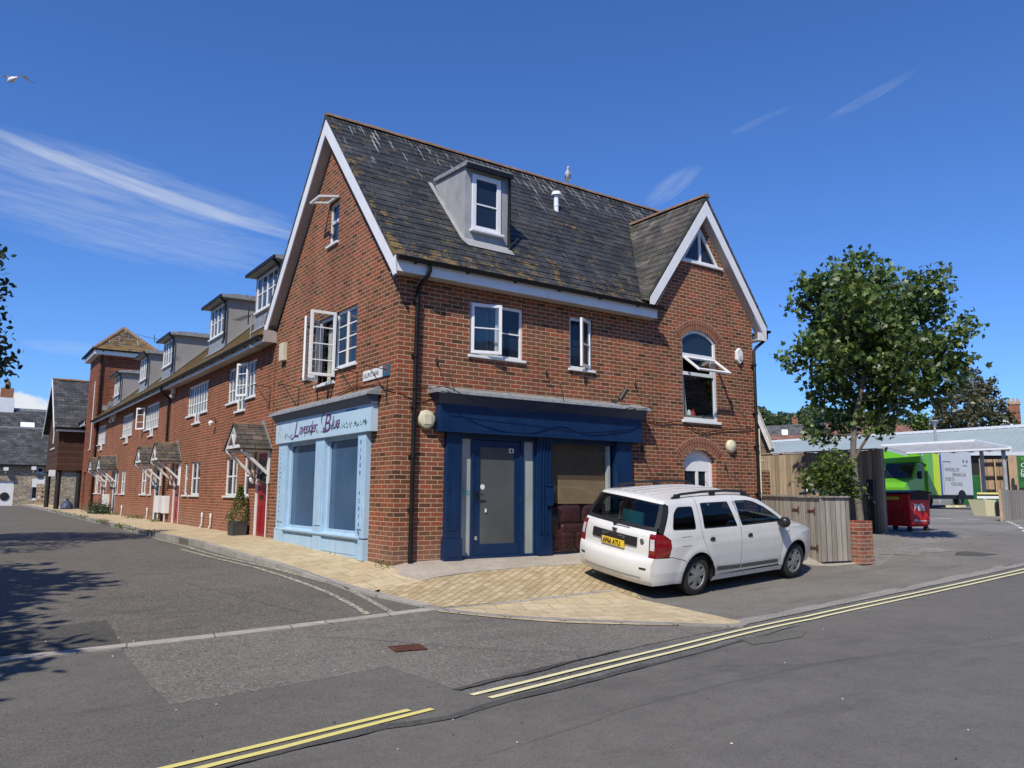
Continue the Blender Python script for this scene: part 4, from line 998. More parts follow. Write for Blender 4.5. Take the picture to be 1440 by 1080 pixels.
# sofa seen through the window
so = thing('sofa', 'maroon leather sofa standing inside the dark blue shopfront window', 'sofa', (3.9, .5, .1))
def cushion(x0, x1, y0, y1, z0, z1, nm, b=.07):
    m_ = MB(); m_.box(x0, x1, y0, y1, z0, z1); o = m_.build(nm, 'maroon leather', so, smooth='all'); md = o.modifiers.new('b', 'BEVEL'); md.width = b; md.segments = 5; return o
cushion(3.17, 4.62, .08, .95, .07, .52, 'base', .05); cushion(3.17, 3.42, .06, .95, .1, .78, 'armrest', .1); cushion(3.45, 4.0, .04, .7, .44, .62, 'seat'); cushion(4.02, 4.6, .04, .7, .44, .62, 'seat')
cushion(3.42, 4.0, .10, .62, .58, 1.02, 'backrest', .13); cushion(4.02, 4.62, .10, .62, .58, 1.02, 'backrest', .13)
for i in range(3): cushion(3.48+i*.33, 3.76+i*.33, .045, .12, .12, .46, 'footrest', .035)

# --- dormer on the main roof
dm = MB(); Y0 = .42
dx0, dx1 = 1.50, 2.44
def roofy(z): return EY+(z-EZ)*3.30/(RZ-EZ)
fq = MB(); fr_ = Fr('F', Y0)
for a in ((dx0, 1.64, 5.74, 7.12), (2.31, dx1, 5.74, 7.12), (1.64, 2.31, 5.74, 5.97), (1.64, 2.31, 7.05, 7.12)): fr_.box(fq, *a, -.06, .0)
d_ = fq.build('dormer', 'lead cheek', B, label='lead-clad dormer on the main roof slope')
for dx in (dx0-.002, dx1+.002): MB().add([(dx, Y0-.001, 5.74), (dx, Y0-.001, 7.15), (dx, 1.60, 7.20), (dx, 1.2, 6.62)], [(0, 1, 2), (0, 2, 3)]).build('dormer_cheek', 'lead cheek', d_)
window(B, fr_, 1.64, 2.28, 5.96, 7.04, rows=(6.47,), d=.02, fw=.09, bar=.03, sillw=.09, curtain=None)
m_ = MB(); m_.prism([(dx0-.05, Y0-.10, 7.13), (dx0-.05, Y0-.10, 7.21), (dx0-.05, 1.54, 7.27), (dx0-.05, 1.54, 7.20)], (dx1-dx0+.10, 0, 0)); m_.build('dormer_roof', 'lead sheet', d_)
m_ = MB(); m_.box(dx0-.04, dx1+.04, Y0-.14, Y0-.10, 7.08, 7.17); m_.build('dormer_gutter', 'black plastic', d_)
pipe(d_, [(dx1-.02, Y0-.09, 7.1), (dx1+.02, Y0-.04, 7.0), (dx1+.02, Y0-.04, 5.85), (dx1+.02, Y0-.06, 5.72)], .028, nm='dormer_downpipe')
# lead apron draped round the dormer foot
sn = Vector((0, -(RZ-EZ), 3.30)).normalized()*.022
def rp(x, z, o=1): return Vector((x, roofy(z), z))+sn*o
m_ = MB(); m_.add([rp(dx0-.10, 5.70), rp(dx0-.01, 5.58), rp(dx1+.06, 5.57), rp(dx1+.06, 5.74), rp(dx0+.02, 5.76)], [(0, 1, 2, 3, 4)])
m_.add([rp(dx0-.10, 5.70), rp(dx0+.02, 5.76), rp(dx0+.02, 7.24), rp(dx0-.08, 7.24)], [(0, 1, 2, 3)]); m_.build('lead_apron', 'lead cheek', d_)
# soil vent pipe on the roof
v0 = Vector((4.84, 1.96, 7.40)); m_ = MB(); m_.lathe(v0, (0, 0, 1), [(0, .055), (.18, .055), (.18, .062), (.22, .062), (.22, .055), (.40, .055), (.40, .05), (.44, .05), (.44, .11), (.48, .11), (.52, .085), (.54, 0)], 16); m_.build('vent_pipe', 'white plastic', B, smooth=True)

# --- fittings on the front wall
def lampdisc(nm, lab, c, r, h, mat, n_=(0, -1, 0), cat='lamp'):
    m_ = MB(); m_.lathe(c, n_, [(0, r*.98), (.03, r), (h*.6, r*.93), (h*.85, r*.7), (h, 0)], 24)
    o = m_.build(nm, mat, None, smooth=True, loc=c); tag(o, lab, cat); return o
ld = thing('wall_lamp', 'weathered round cream wall lamp between the black downpipe and the dark blue fascia', 'lamp', (.53, 0, 2.36))
m_ = MB(); m_.lathe((.53, 0, 2.36), (0, -1, 0), [(0, .15), (.05, .155), (.085, .145), (.10, .12), (.103, .0)], 24); m_.build('body', 'cream plastic', ld, smooth=True)
m_ = MB(); m_.box(.53-.075, .53+.075, -.112, -.09, 2.27, 2.45); m_.build('lens', 'cream plastic', ld, bevel=.02)
lampdisc('wall_lamp', 'round cream bulkhead lamp to the right of the arched side door', (8.14, 0, 2.22), .145, .10, 'cream plastic')
ab = thing('alarm_box', 'white hexagonal burglar alarm box high beside the arched stair window', 'alarm', (8.50, 0, 4.27))
m_ = MB(); hx = [(8.50+.13*math.cos(t)*.95, 4.27+.19*math.sin(t)) for t in [R(90+60*i) for i in range(6)]]; m_.prism([(u, 0, z) for u, z in hx], (0, -.07, 0)); m_.build('body', 'white paint', ab, bevel=.015)
m_ = MB(); m_.prism([(8.50+(u-8.5)*.5, -.07, 4.22+(z-4.27)*.35) for u, z in hx], (0, -.012, 0)); m_.build('lens', 'curtain', ab)
cc = thing('security_camera', 'dark bullet security camera above the blue shopfront flashing', 'camera', (4.78, 0, 3.0))
m_ = MB(); m_.tube([(4.74, -.16, 2.99), (4.86, -.22, 3.20)], [.05, .052], 12); m_.build('body', 'dark metal', cc, smooth=True)
m_ = MB(); m_.tube([(4.70, 0, 2.94), (4.70, -.08, 2.94), (4.74, -.14, 2.99)], .02, 8); m_.lathe((4.70, 0, 2.94), (0, -1, 0), [(0, .05), (.02, .05), (.021, 0)], 14); m_.build('bracket', 'dark metal', cc)
jb = MB(); F0.box(jb, 8.02, 8.40, 1.00, 1.26, .0, .10); tag(jb.build('meter_box', 'white plastic', None, bevel=.01, loc=(8.2, 0, 1.0)), 'white meter box on the front wall just above the car bonnet', 'meter box')
# bunting wires and old plant-basket brackets
def bracket(i, u, z, fr, lab):
    m_ = MB(); p0 = fr.pt(u, z, 0); m_.tube([p0, p0+fr.n*.02+Vector((0, 0, -.55))], .009, 6); m_.tube([p0+Vector((0, 0, -.02)), p0+fr.n*.42+Vector((0, 0, .02))], .008, 6); m_.tube([p0+fr.n*.36+Vector((0, 0, .015)), p0+fr.n*.02+Vector((0, 0, -.42))], .007, 6)
    m_.tube([p0+fr.n*(.42+.03*math.sin(t))+Vector((0, 0, -.01+.03*math.cos(t))) for t in (0, .8, 1.6, 2.4, 3.2)], .006, 6)
    o = m_.build('hanging_basket_bracket', 'black iron', None, loc=fr.pt(u, z, 0)); tag(o, lab, 'bracket', 'empty basket brackets on the brick walls')
bracket(0, 3.35+1.15, 3.35, L0, 'empty iron basket bracket left of the pale blue sign board'); bracket(1, 1.55, 3.3, L0, 'empty iron basket bracket just under the open gable window'); bracket(2, .33, 3.2, L0, 'empty iron basket bracket beside the street name sign')
bracket(3, 6.35, 3.55, Fr('L', 0), 'empty iron basket bracket above the near porch canopy')
def wire_rod(u, z0, z1, lab, lean=.25):
    m_ = MB(); m_.tube([F0.pt(u, z1, .01), F0.pt(u+.03, z1-.2, .05), F0.pt(u+.08, (z0+z1)/2, .30), F0.pt(u+.14, z0, .34)], .007, 6); m_.tube([F0.pt(u+.04, z1-.3, .06), F0.pt(u+.14, z1-.34, .20), F0.pt(u+.2, z1-.25, .30)], .006, 6)
    m_.lathe(F0.pt(u, z1-.14, .01), (0, 0, 1), [(0, .012), (.06, .018), (.12, .012)], 8)
    o = m_.build('flag_bracket', 'black iron', None, loc=F0.pt(u, z0)); tag(o, lab, 'bracket', 'thin iron brackets on the front wall')
wire_rod(.73, 2.85, 3.42, 'thin iron bracket above the left end of the dark blue fascia'); wire_rod(3.05, 2.85, 3.45, 'thin iron bracket above the middle of the dark blue fascia'); wire_rod(5.30, 2.62, 3.42, 'thin iron bracket just right of the dark blue fascia'); wire_rod(8.2, 2.45, 3.3, 'thin iron bracket between stair window and black downpipe')
wire_rod(5.45, 1.2, 2.15, 'thin iron bracket low on the bricks beside the blue pilaster'); wire_rod(7.95, 1.1, 1.85, 'thin iron bracket low beside the arched side door')
def cable(pts, r, lab, nm='cable'):
    m_ = MB(); m_.tube(catmull([tuple(p_) for p_ in pts], 8), r, 6); o = m_.build(nm, 'black plastic', None, loc=pts[0]); tag(o, lab, 'cable', 'cables strung along the walls')
cable([F0.pt(.0, 2.80, .02), F0.pt(.3, 2.85, .11), F0.pt(.58, 2.87, .10), (.75, -.36, 2.87), (1.5, -.36, 2.62), (2.3, -.36, 2.58), (3.0, -.36, 2.74), (3.6, -.36, 2.62), (4.3, -.36, 2.68), (4.9, -.36, 2.82), F0.pt(5.45, 2.66, .05), F0.pt(6.0, 2.62, .03), F0.pt(6.6, 2.66, .03), F0.pt(7.2, 2.48, .03), F0.pt(7.8, 2.56, .03), F0.pt(8.5, 2.62, .03), F0.pt(8.95, 2.66, .03)], .008, 'black cable sagging across the dark blue fascia and along the front bricks')
cable([(.62, -.36, 2.80), (1.4, -.36, 2.76), (2.4, -.36, 2.72), (3.4, -.36, 2.66), (4.4, -.36, 2.74), (5.3, -.34, 2.84)], .006, 'thin second cable hanging under the lead flashing of the blue shopfront')
cable([L0.pt(.01, 2.80, .02), L0.pt(.3, 2.86, .03), L0.pt(.7, 2.96, .02), L0.pt(1.6, 3.02, .02), L0.pt(2.4, 2.98, .03)], .007, 'black cable looped on the bricks above the pale blue sign')
# street sign
sg = thing('street_name_sign', 'white street name plate with teal end panel near the brick corner', 'sign', (0, .8, 3.1))
MB().box(-.02, 0, .50, 1.28, 3.085, 3.265).build('plate', 'white paint', sg); MB().box(-.0215, -.001, .25, .50, 3.08, 3.265).build('end_panel', 'teal sign', sg)
text('LILLIPUT LANE', .11, L0.pt(1.25, 3.135, .0205), L0, 'black plastic', sg, sx=.80, space=1.05)
mt_ = MB(); mt_.add([(-.0225, .40, 3.12), (-.0225, .34, 3.12), (-.0225, .36, 3.20), (-.0225, .32, 3.24), (-.0225, .44, 3.24), (-.0225, .40, 3.20)], [(0, 1, 2, 3, 4, 5)]); mt_.build('crest', 'poster red', sg)
# meter/vent box on the gable wall
L0.box(vb := MB(), 5.35, 5.62, 4.02, 4.42, 0, .10); tag(vb.build('vent_box', 'cream pipe', None, bevel=.01, loc=(0, 5.5, 4.0)), 'cream louvred box high on the gable wall under the left verge', 'vent')

# ================================================================== TERRACE HOUSES
CUTS = [6.13, 11.1, 16.72, 22.3, 28.6, 33.48]
HOUSE = [   # window centre, ground window centre, slit window centre, door y0 y1, door paint, canopy centre, dormer y0 y1
    dict(w=8.70, g=9.17, s=7.88, door=(6.24, 7.12), paint='red door paint', c=6.75, d=(6.85, 8.95), lab='first brick terrace house beside the corner building, with red door and box plant'),
    dict(w=13.15, g=12.88, s=14.0, door=(14.72, 15.62), paint='red door paint', c=15.40, d=(11.50, 13.50), lab='second brick terrace house from the corner building, with bright red door by the downpipe'),
    dict(w=19.90, g=20.6, s=19.35, door=(17.72, 18.55), paint='dark door paint', c=18.10, d=(18.15, 20.25), lab='middle brick terrace house with dark door beyond the downpipe'),
    dict(w=25.05, g=25.05, s=26.5, door=(26.8, 27.6), paint='dark door paint', c=27.30, d=(22.8, 24.8), lab='fourth brick terrace house from the corner building, just before the last porch'),
    dict(w=32.15, g=32.7, s=31.3, door=(29.5, 30.3), paint='dark door paint', c=30.0, d=(29.25, 31.45), lab='last brick terrace house in the row, against the stair tower'),
]
TR = Vector((.62, 0, .54))
for i, h in enumerate(HOUSE):
    y0, y1 = CUTS[i], CUTS[i+1]; fz = 4.57 if i < 2 else 4.73
    T = thing('terrace_house', h['lab'], 'house', (0, (y0+y1)/2, .1), 'brick terrace houses along the lane')
    wc, gc, s_ = h['w'], h['g'], h['s']
    wo = [(wc-1.2, 3.46), (wc-.40, 3.46), (wc-.40, 3.19), (wc+.34, 3.19), (wc+.34, 3.46), (wc+1.2, 3.46), (wc+1.2, 4.37), (wc-1.2, 4.37)]
    holes = [wo, rect(gc-.54, gc+.54, 1.06, 2.04), rect(s_-.24, s_+.24, 1.06, 2.04), rect(h['door'][0], h['door'][1], .13, 2.12)]
    for q in holes[0]: pass
    if i == 4: holes[0] = [(min(q[0], 33.4), q[1]) for q in wo]
    m_ = wall(L0, [(y0, -.25), (y1, -.25), (y1, fz+.05), (y0, fz+.05)], holes)
    m_.build('wall', 'red terrace brick', T)
    MB().box(.13, .15, y0+.05, y1-.05, .2, 4.6).build('interior', 'interior dark', T)
    # roof: slated slope up to a flat lead top
    slope('roof', 'slate terrace', T, (-.33, y0, 4.70), (0, 1, 0), Vector((2.33, 0, 2.20)), y1-y0, Vector((2.33, 0, 2.20)).length, course=.19, step=.016)
    MB().box(2.0, 4.5, y0, y1, 6.80, 6.90).build('flat_roof', 'lead sheet', T)
    MB().box(4.3, 4.5, y0, y1, -.2, 6.80).build('wall', 'red terrace brick', T)
    m_ = MB(); m_.box(-.30, -.275, y0, y1, 4.53, 4.66); m_.build('fascia', 'white plastic', T); MB().prism([(-.275, y0, 4.535), (0, y0, fz-.02), (0, y0, fz+.01), (-.275, y0, 4.56)], (0, y1-y0, 0)).build('soffit', 'soffit', T)
    gutter(T, (-.355, y0, 4.675), (-.355, y1, 4.675), (-1, 0, 0))
    # upstairs window with the stepped-down middle
    a, b_ = wc-1.2, min(wc+1.2, 33.4); m_ = MB(); zt = 4.37; d = -.03
    for q in ((a, a+.05, 3.46, zt), (b_-.05, b_, 3.46, zt), (a, b_, zt-.05, zt), (a+.05, wc-.38, 3.46, 3.51), (wc+.32, b_-.05, 3.46, 3.51), (wc-.40, wc-.35, 3.19, 3.46), (wc+.29, wc+.34, 3.19, 3.46), (wc-.35, wc+.29, 3.19, 3.24)): L0.box(m_, *q, d-.05, d)
    for k in range(1, 8):
        u = a+(b_-a)*k/8; mid = wc-.40 < u < wc+.34; th = .028 if k % 2 else .045
        L0.box(m_, u-th/2, u+th/2, 3.24 if mid else 3.51, zt-.05, d-.045, d-.004)
    for r_ in (3.78, 4.06): L0.box(m_, a+.05, b_-.05, r_-.014, r_+.014, d-.04, d-.008)
    L0.box(m_, wc-.35, wc+.29, 3.46, 3.49, d-.04, d-.008)
    w = m_.build('window', 'white plastic', T)
    m_ = MB(); L0.box(m_, a+.03, b_-.03, 3.48, zt-.03, d-.034, d-.028); L0.box(m_, wc-.37, wc+.31, 3.21, 3.48, d-.034, d-.028); m_.build('pane', 'window glass lit', w)
    m_ = MB(); L0.box(m_, a-.04, wc-.38, 3.415, 3.46, d-.05, .05); L0.box(m_, wc+.32, b_+.04, 3.415, 3.46, d-.05, .05); L0.box(m_, wc-.45, wc+.39, 3.145, 3.19, d-.05, .055); m_.build('sill', 'white plastic', w)
    if i == 2: casement(w, (-.03, b_-.03, 3.5), (-.5, .87, 0), .46, 3.5, 4.33, rows=(3.78, 4.06))
    if i == 0: casement(w, (-.03, a+.55, 3.5), (-.42, .9, 0), .40, 3.5, 4.33, rows=(3.78, 4.06))
    # ground floor windows
    window(T, L0, gc-.54, gc+.54, 1.06, 2.04, mull=(gc,), rows=(1.55,), d=-.04, fw=.055, bar=.04, curtain=[(gc-.5, gc-.2)] if i in (0, 2) else None)
    window(T, L0, s_-.24, s_+.24, 1.06, 2.04, rows=(1.55,), d=-.04, fw=.055, bar=.04)
    # door
    p0, p1 = h['door']; m_ = MB()
    for q in ((p0, p0+.07, .13, 2.12), (p1-.07, p1, .13, 2.12), (p0+.07, p1-.07, 2.05, 2.12)): L0.box(m_, *q, -.07, .0)
    m_.build('door_frame', 'white paint', T)
    m_ = MB(); L0.box(m_, p0+.07, p1-.07, .16, 2.05, -.075, -.035)
    for q in ((p0+.16, (p0+p1)/2-.05, .28, .85), ((p0+p1)/2+.05, p1-.16, .28, .85), (p0+.16, p1-.16, 1.0, 1.12)): L0.box(m_, *q, -.035, -.022)
    dr_ = m_.build('door', h['paint'], T, bevel=.004)
    m_ = MB(); L0.box(m_, p0+.2, p1-.2, 1.35, 1.9, -.034, -.026); m_.build('door_glass', 'window glass', dr_)
    m_ = MB(); L0.box(m_, (p0+p1)/2-.13, (p0+p1)/2+.13, 1.03, 1.09, -.022, -.01); L0.box(m_, p0+.12, p0+.15, 1.1, 1.22, -.03, -.0); m_.build('letterbox', 'black iron', dr_)
    L0.box(MB(), p0-.03, p1+.03, .07, .13, -.08, .06).build('door_step', 'white paint', T)
    # porch canopy
    c = h['c']; hw = .68; pr = .66; zr, ze = 2.72, 2.14; rl = math.hypot(hw, zr-ze)
    porch = MB(); porch.prism([(-.01, c-hw, ze-.035), (-.01, c, zr-.035), (-.01, c+hw, ze-.035), (-.01, c+hw, ze-.06), (-.01, c, zr-.07), (-.01, c-hw, ze-.06)], (-pr+.03, 0, 0)); po = porch.build('porch_canopy', 'soffit', T)
    slope('canopy_roof', 'slate canopy', po, (-.01, c-hw-.03, ze-.03), (-1, 0, 0), (0, hw+.03, zr-ze+.03), pr+.02, rl+.04, course=.16, step=.01, thick=.03)
    slope('canopy_roof', 'slate canopy', po, (-pr-.03, c+hw+.03, ze-.03), (1, 0, 0), (0, -hw-.03, zr-ze+.03), pr+.02, rl+.04, course=.16, step=.01, thick=.03)
    m_ = MB(); ridge_tiles(m_, (-pr-.02, c, zr+.01), (-.01, c, zr+.01), .045, .3); m_.build('canopy_ridge', 'terracotta', po)
    m_ = MB(); X = -pr
    for sg in (-1, 1):
        m_.prism([(X, c+sg*(hw+.02), ze-.02), (X, c, zr-.01), (X, c, zr-.11), (X, c+sg*(hw-.06), ze-.05)], (.03, 0, 0))
        m_.bar((X+.06, c+sg*(hw-.1), ze-.08), (-.02, c+sg*(hw-.1), 1.55), .06, .06); m_.box(-.05, -.001, c+sg*(hw-.1)-.035, c+sg*(hw-.1)+.035, 1.35, 2.06); m_.bar((X+.02, c+sg*(hw-.1), ze-.06), (0, c+sg*(hw-.1), ze-.06), .06, .07)
    m_.bar((X+.015, c-hw+.1, ze+.03), (X+.015, c+hw-.1, ze+.03), .03, .07); m_.bar((X+.015, c, ze+.03), (X+.015, c, zr-.1), .03, .06, (0, 1, 0))
    for sg in (-1, 1): m_.bar((X+.016, c+sg*.03, ze+.12), (X+.016, c+sg*.2, ze+.33), .025, .05, (0, 1, 0))
    m_.build('canopy_truss', 'white paint', po)
    m_ = MB(); m_.prism([(-.012, c-hw-.1, ze-.03), (-.012, c-.05, zr+.1), (-.012, c+.05, zr+.1), (-.012, c+hw+.1, ze-.03), (-.012, c+hw-.03, ze), (-.012, c, zr+.02), (-.012, c-hw+.03, ze)], (-.006, 0, 0)); m_.build('lead_flashing', 'lead sheet', po)
    # flat-roofed dormer
    q0, q1 = h['d']; df = Fr('L', .30); zl, zt = 5.42, 6.74; xb = 1.9
    m_ = MB(); df.box(m_, q0+.07, q0+.24, 5.72, zt, -.02, .0); df.box(m_, q1-.24, q1-.07, 5.72, zt, -.02, .0); df.box(m_, q0+.24, q1-.24, 6.64, zt, -.02, .0); df.box(m_, q0+.24, q1-.24, 5.66, 5.74, -.02, .0); dmr = m_.build('dormer', 'grey cladding', T)
    for y in (q0+.068, q1-.068): MB().add([(.3, y, 5.30), (.3, y, zt), (xb, y, zt), (xb, y, 6.60)], [(0, 1, 2, 3)]).build('dormer_cheek', 'grey cladding', dmr)
    m_ = MB(); df.box(m_, q0+.07, q1-.07, 5.20, 5.66, -.02, .004); m_.build('dormer_apron', 'lead sheet', dmr)
    mc = (q0+q1)/2; window(T, df, q0+.22, q1-.22, 5.74, 6.66, mull=(mc-.0,), cols=((q0+.22+mc)/2, (q1-.22+mc)/2), rows=(6.2,), d=.02, fw=.06, bar=.03, glass='window glass lit', sillw=.07)
    m_ = MB(); m_.prism([(.08, q0-.08, 6.72), (.08, q0-.08, 6.80), (.5, q0-.08, 6.86), (xb+.1, q0-.08, 6.89), (xb+.1, q0-.08, 6.74)], (0, q1-q0+.16, 0)); m_.build('dormer_roof', 'lead sheet', dmr)
    m_ = MB(); m_.box(.04, .078, q0-.09, q1+.09, 6.71, 6.79); m_.build('dormer_gutter', 'black plastic', dmr)
    pipe(dmr, [(.07, q0+.03, 6.72), (.20, q0+.03, 6.62), (.24, q0+.03, 6.5), (.24, q0+.03, 5.5), (.20, q0+.03, 5.38)], .03, nm='dormer_downpipe', out=(-1, 0, 0))
    m_ = MB(); s_n = Vector((-2.20, 0, 2.33)).normalized()*.03
    def tr(x, y): return Vector((x, y, 4.70+(x+.33)*2.20/2.33))+s_n
    m_.add([tr(.16, q0+.0), tr(.16, q1), tr(.31, q1), tr(.31, q0+.0)], [(0, 3, 2, 1)]); m_.add([tr(.16, q0-.06), tr(1.95, q0-.06), tr(1.95, q0+.08), tr(.16, q0+.08)], [(0, 1, 2, 3)]); m_.build('lead_apron', 'lead sheet', dmr)
    if i == 0: MB().box(-.30, -.002, 6.10, 6.128, 4.53, 4.80).build('eaves_end', 'soffit', T)
# party joint, downpipe, meter boxes, vents and lamps on the terrace wall
dp = MB(); dp.tube([(-.355, 16.75, 4.62), (-.34, 16.75, 4.50), (-.20, 16.75, 4.36), (-.07, 16.75, 4.26), (-.07, 16.75, 2.8), (-.07, 16.75, .2)], .04, 10)
tag(dp.build('downpipe', 'black plastic', None, smooth=True, loc=(0, 16.75, .2)), 'black downpipe between the red and the dark porch doors of the terrace', 'downpipe')
for (y0, y1), lab in (((17.02, 17.6), 'white meter box left of the terrace downpipe'), ((16.0, 16.5), 'white meter box right of the terrace downpipe'), ((28.2, 28.55), 'narrow white meter box between the two farthest porch doors, nearer one'), ((28.9, 29.3), 'narrow white meter box between the two farthest porch doors, farther one')):
    m_ = MB(); L0.box(m_, y0, y1, .46, 1.02, 0, .16); m_.box(-.13, -.10, y0+.1, y0+.15, .18, .46); tag(m_.build('meter_box', 'white plastic', None, bevel=.01, loc=(0, (y0+y1)/2, .46)), lab, 'meter box', 'meter boxes on the terrace wall')
for y, lab in ((10.72, 'white waste pipe stub nearest the box plant'), (11.62, 'white waste pipe stub, second from the box plant'), (19.3, 'white waste pipe stub near the dark porch door'), (24.6, 'white waste pipe stub in the middle of the terrace wall'), (31.6, 'white waste pipe stub near the last porch')):
    m_ = MB(); m_.tube([(-.045, y, .58), (-.045, y, .28), (-.075, y+.05, .18), (-.075, y+.06, .14)], .022, 8); m_.lathe((-.045, y, .47), (0, 0, 1), [(0, .022), (.0, .032), (.1, .032), (.12, .028)], 8)
    tag(m_.build('waste_pipe', 'white paint', None, smooth=True, loc=(-.045, y, .15)), lab, 'pipe', 'short white pipes on the terrace wall')
def lantern(y, z, lab):
    t = thing('wall_lantern', lab, 'lamp', (0, y, z)); m_ = MB(); m_.tube([(0, y, z+.06), (-.06, y, z+.16), (-.13, y, z+.14), (-.14, y, z+.07)], .012, 6); m_.lathe((0, y, z+.04), (-1, 0, 0), [(0, .05), (.02, .04)], 10); m_.build('bracket', 'black iron', t)
    m_ = MB(); m_.lathe((-.14, y, z-.06), (0, 0, 1), [(0, .0), (0, .05), (.07, .075), (.12, .04), (.14, .0)], 12); m_.build('shade', 'white paint', t, smooth=True)
lantern(10.9, 3.02, 'white swan-neck lamp on the terrace wall above the first porch'); lantern(6.95, 1.45, 'small lantern beside the first red terrace door')
for y, z, lab in ((16.15, 4.35, 'white floodlight under the gutter beside the terrace downpipe'), (28.0, 4.42, 'white floodlight under the gutter over the far porches, nearer one'), (28.9, 4.42, 'white floodlight under the gutter over the far porches, farther one')):
    t = thing('floodlight', lab, 'lamp', (0, y, z)); m_ = MB(); m_.box(-.14, -.02, y-.07, y+.07, z, z+.22); m_.build('body', 'white plastic', t, bevel=.02); m_ = MB(); m_.lathe((-.12, y, z-.14), (0, 0, 1), [(0, .02), (.04, .06), (.1, .07), (.14, .03)], 12); m_.build('head', 'white plastic', t, smooth=True)

# ================================================================== STAIR TOWER AND THE FAR END
TW = thing('stair_tower', 'tall dark brick stair tower with hipped slate roof at the end of the terrace', 'tower', (1, 35, 0))
tx0, tx1, ty0, ty1, tz = -.20, 2.35, 33.5, 36.8, 8.15
lf = Fr('L', tx0)
m_ = wall(lf, [(ty0, -.2), (ty1, -.2), (ty1, tz+.05), (ty0, tz+.05)], [rect(34.3, 34.75, 3.3, 6.9), rect(35.2, 36.2, .1, 2.15)])
m_.build('wall', 'dark tower brick', TW); MB().add([(tx0, ty0, -.2), (tx1, ty0, -.2), (tx1, ty0, tz), (tx0, ty0, tz), (tx1, ty1, -.2), (tx1, ty1, tz), (tx0, ty1, -.2), (tx0, ty1, tz)], [(0, 1, 2, 3), (1, 4, 5, 2), (4, 6, 7, 5)]).build('wall', 'dark tower brick', TW)
w = window(TW, lf, 34.3, 34.75, 3.3, 6.9, rows=(4.2, 5.1, 6.0), d=-.02, fw=.09, bar=.08, glass='window glass lit')
m_ = MB(); lf.box(m_, 35.2, 36.2, .1, 2.15, -.3, -.25); m_.build('door', 'dark door paint', TW)
ex = .34; ax = ((tx0+tx1)/2, (ty0+ty1)/2, 9.95); C4 = [(tx0-ex, ty0-ex), (tx1+ex, ty0-ex), (tx1+ex, ty1+ex), (tx0-ex, ty1+ex)]
for k in range(4):
    a, b_ = Vector((*C4[k], 8.40)), Vector((*C4[(k+1) % 4], 8.40)); A = b_-a; mid = (a+b_)/2; S_ = Vector(ax)-mid; cl = []
    Nn = A.cross(S_).normalized()
    for e, s_ in ((a, -1), (b_, 1)):
        hip = Vector(ax)-e; pn = hip.cross(Nn).normalized()
        if pn.dot(mid-e) > 0: pn = -pn
        cl.append((e, pn))
    slope('roof', 'slate tower', TW, a, A, S_, A.length, S_.length, course=.22, clips=cl, thick=.04)
    m_ = MB(); ridge_tiles(m_, a+Vector((0, 0, .03)), Vector(ax)+Vector((0, 0, .03)), .10, .35); m_.build('hip_tiles', 'terracotta', TW)
m_ = MB(); m_.box(tx0-.3, tx1+.3, ty0-.3, ty1+.3, 8.12, 8.34); m_.build('eaves', 'white plastic', TW)
for a, b_, o in (((tx0-ex-.04, ty0-ex, 8.38), (tx0-ex-.04, ty1+ex, 8.38), (-1, 0, 0)), ((tx0-ex, ty0-ex-.04, 8.38), (tx1+ex, ty0-ex-.04, 8.38), (0, -1, 0))): gutter(TW, a, b_, o)
m_ = MB(); m_.tube([(tx0+.12, ty0-.30, 8.3), (tx0+.12, ty0-.07, 8.05), (tx0+.12, ty0-.07, .2)], .04, 8); m_.build('downpipe', 'black plastic', TW, smooth=True)
m_ = MB(); 
for k in range(6): m_.box(.1+k*.27, .4+k*.27, 33.30, 33.495, 5.25+k*.235, 5.5+k*.235)
m_.build('stepped_flashing', 'lead sheet', TW)
# brick bay and the weatherboarded gable beyond
LB = thing('weatherboard_building', 'brown weatherboarded upper storey with slate gable roof standing on dark posts over the lane', 'building', (-.6, 41, 0))
fb = Fr('L', .1)
m_ = wall(fb, [(36.8, -.2), (38.6, -.2), (38.6, 4.9), (36.8, 4.9)], [rect(37.4, 37.85, 3.3, 4.3)]); m_.build('wall', 'red terrace brick', LB); window(LB, fb, 37.4, 37.85, 3.3, 4.3, rows=(3.8,), d=-.02, fw=.07, glass='window glass lit')
m_ = MB(); m_.box(-.30, -.26, 36.85, 38.6, 4.72, 4.93); m_.box(-.26, .09, 36.85, 38.6, 4.72, 4.74); m_.build('fascia', 'white plastic', LB); gutter(LB, (-.34, 36.85, 4.93), (-.34, 38.6, 4.93), (-1, 0, 0))
slope('roof', 'slate far', LB, (-.33, 36.8, 4.97), (0, 1, 0), (2.0, 0, 1.8), 1.8, 2.69, course=.25)
cy0, cy1, cx = 38.6, 45.0, -1.25; cm = (cy0+cy1)/2
m_ = MB(); m_.prism([(cx, cy0, 2.3), (cx, cy1, 2.3), (cx, cy1, 4.75), (cx, cm, 7.55), (cx, cy0, 4.75)], (4.2, 0, 0)); m_.build('cladding', 'weatherboard', LB)
m_ = MB(); m_.box(.4, 3, 39.2, 44.6, -.1, 2.3); m_.build('wall', 'dark tower brick', LB)
for (py_, dy) in ((cy0, 1), (cy1, -1)):
    S_ = Vector((0, (cm-cy0+.3)*dy, 3.05)); o = Vector((cx-.3, py_-.3*dy, 4.65)); slope('roof', 'slate far', LB, o, (1, 0, 0), S_, 4.8, S_.length, course=.25)
m_ = MB(); ridge_tiles(m_, (cx-.3, cm, 7.72), (cx+4.4, cm, 7.72), .11); m_.build('ridge_tiles', 'terracotta', LB)
m_ = MB()
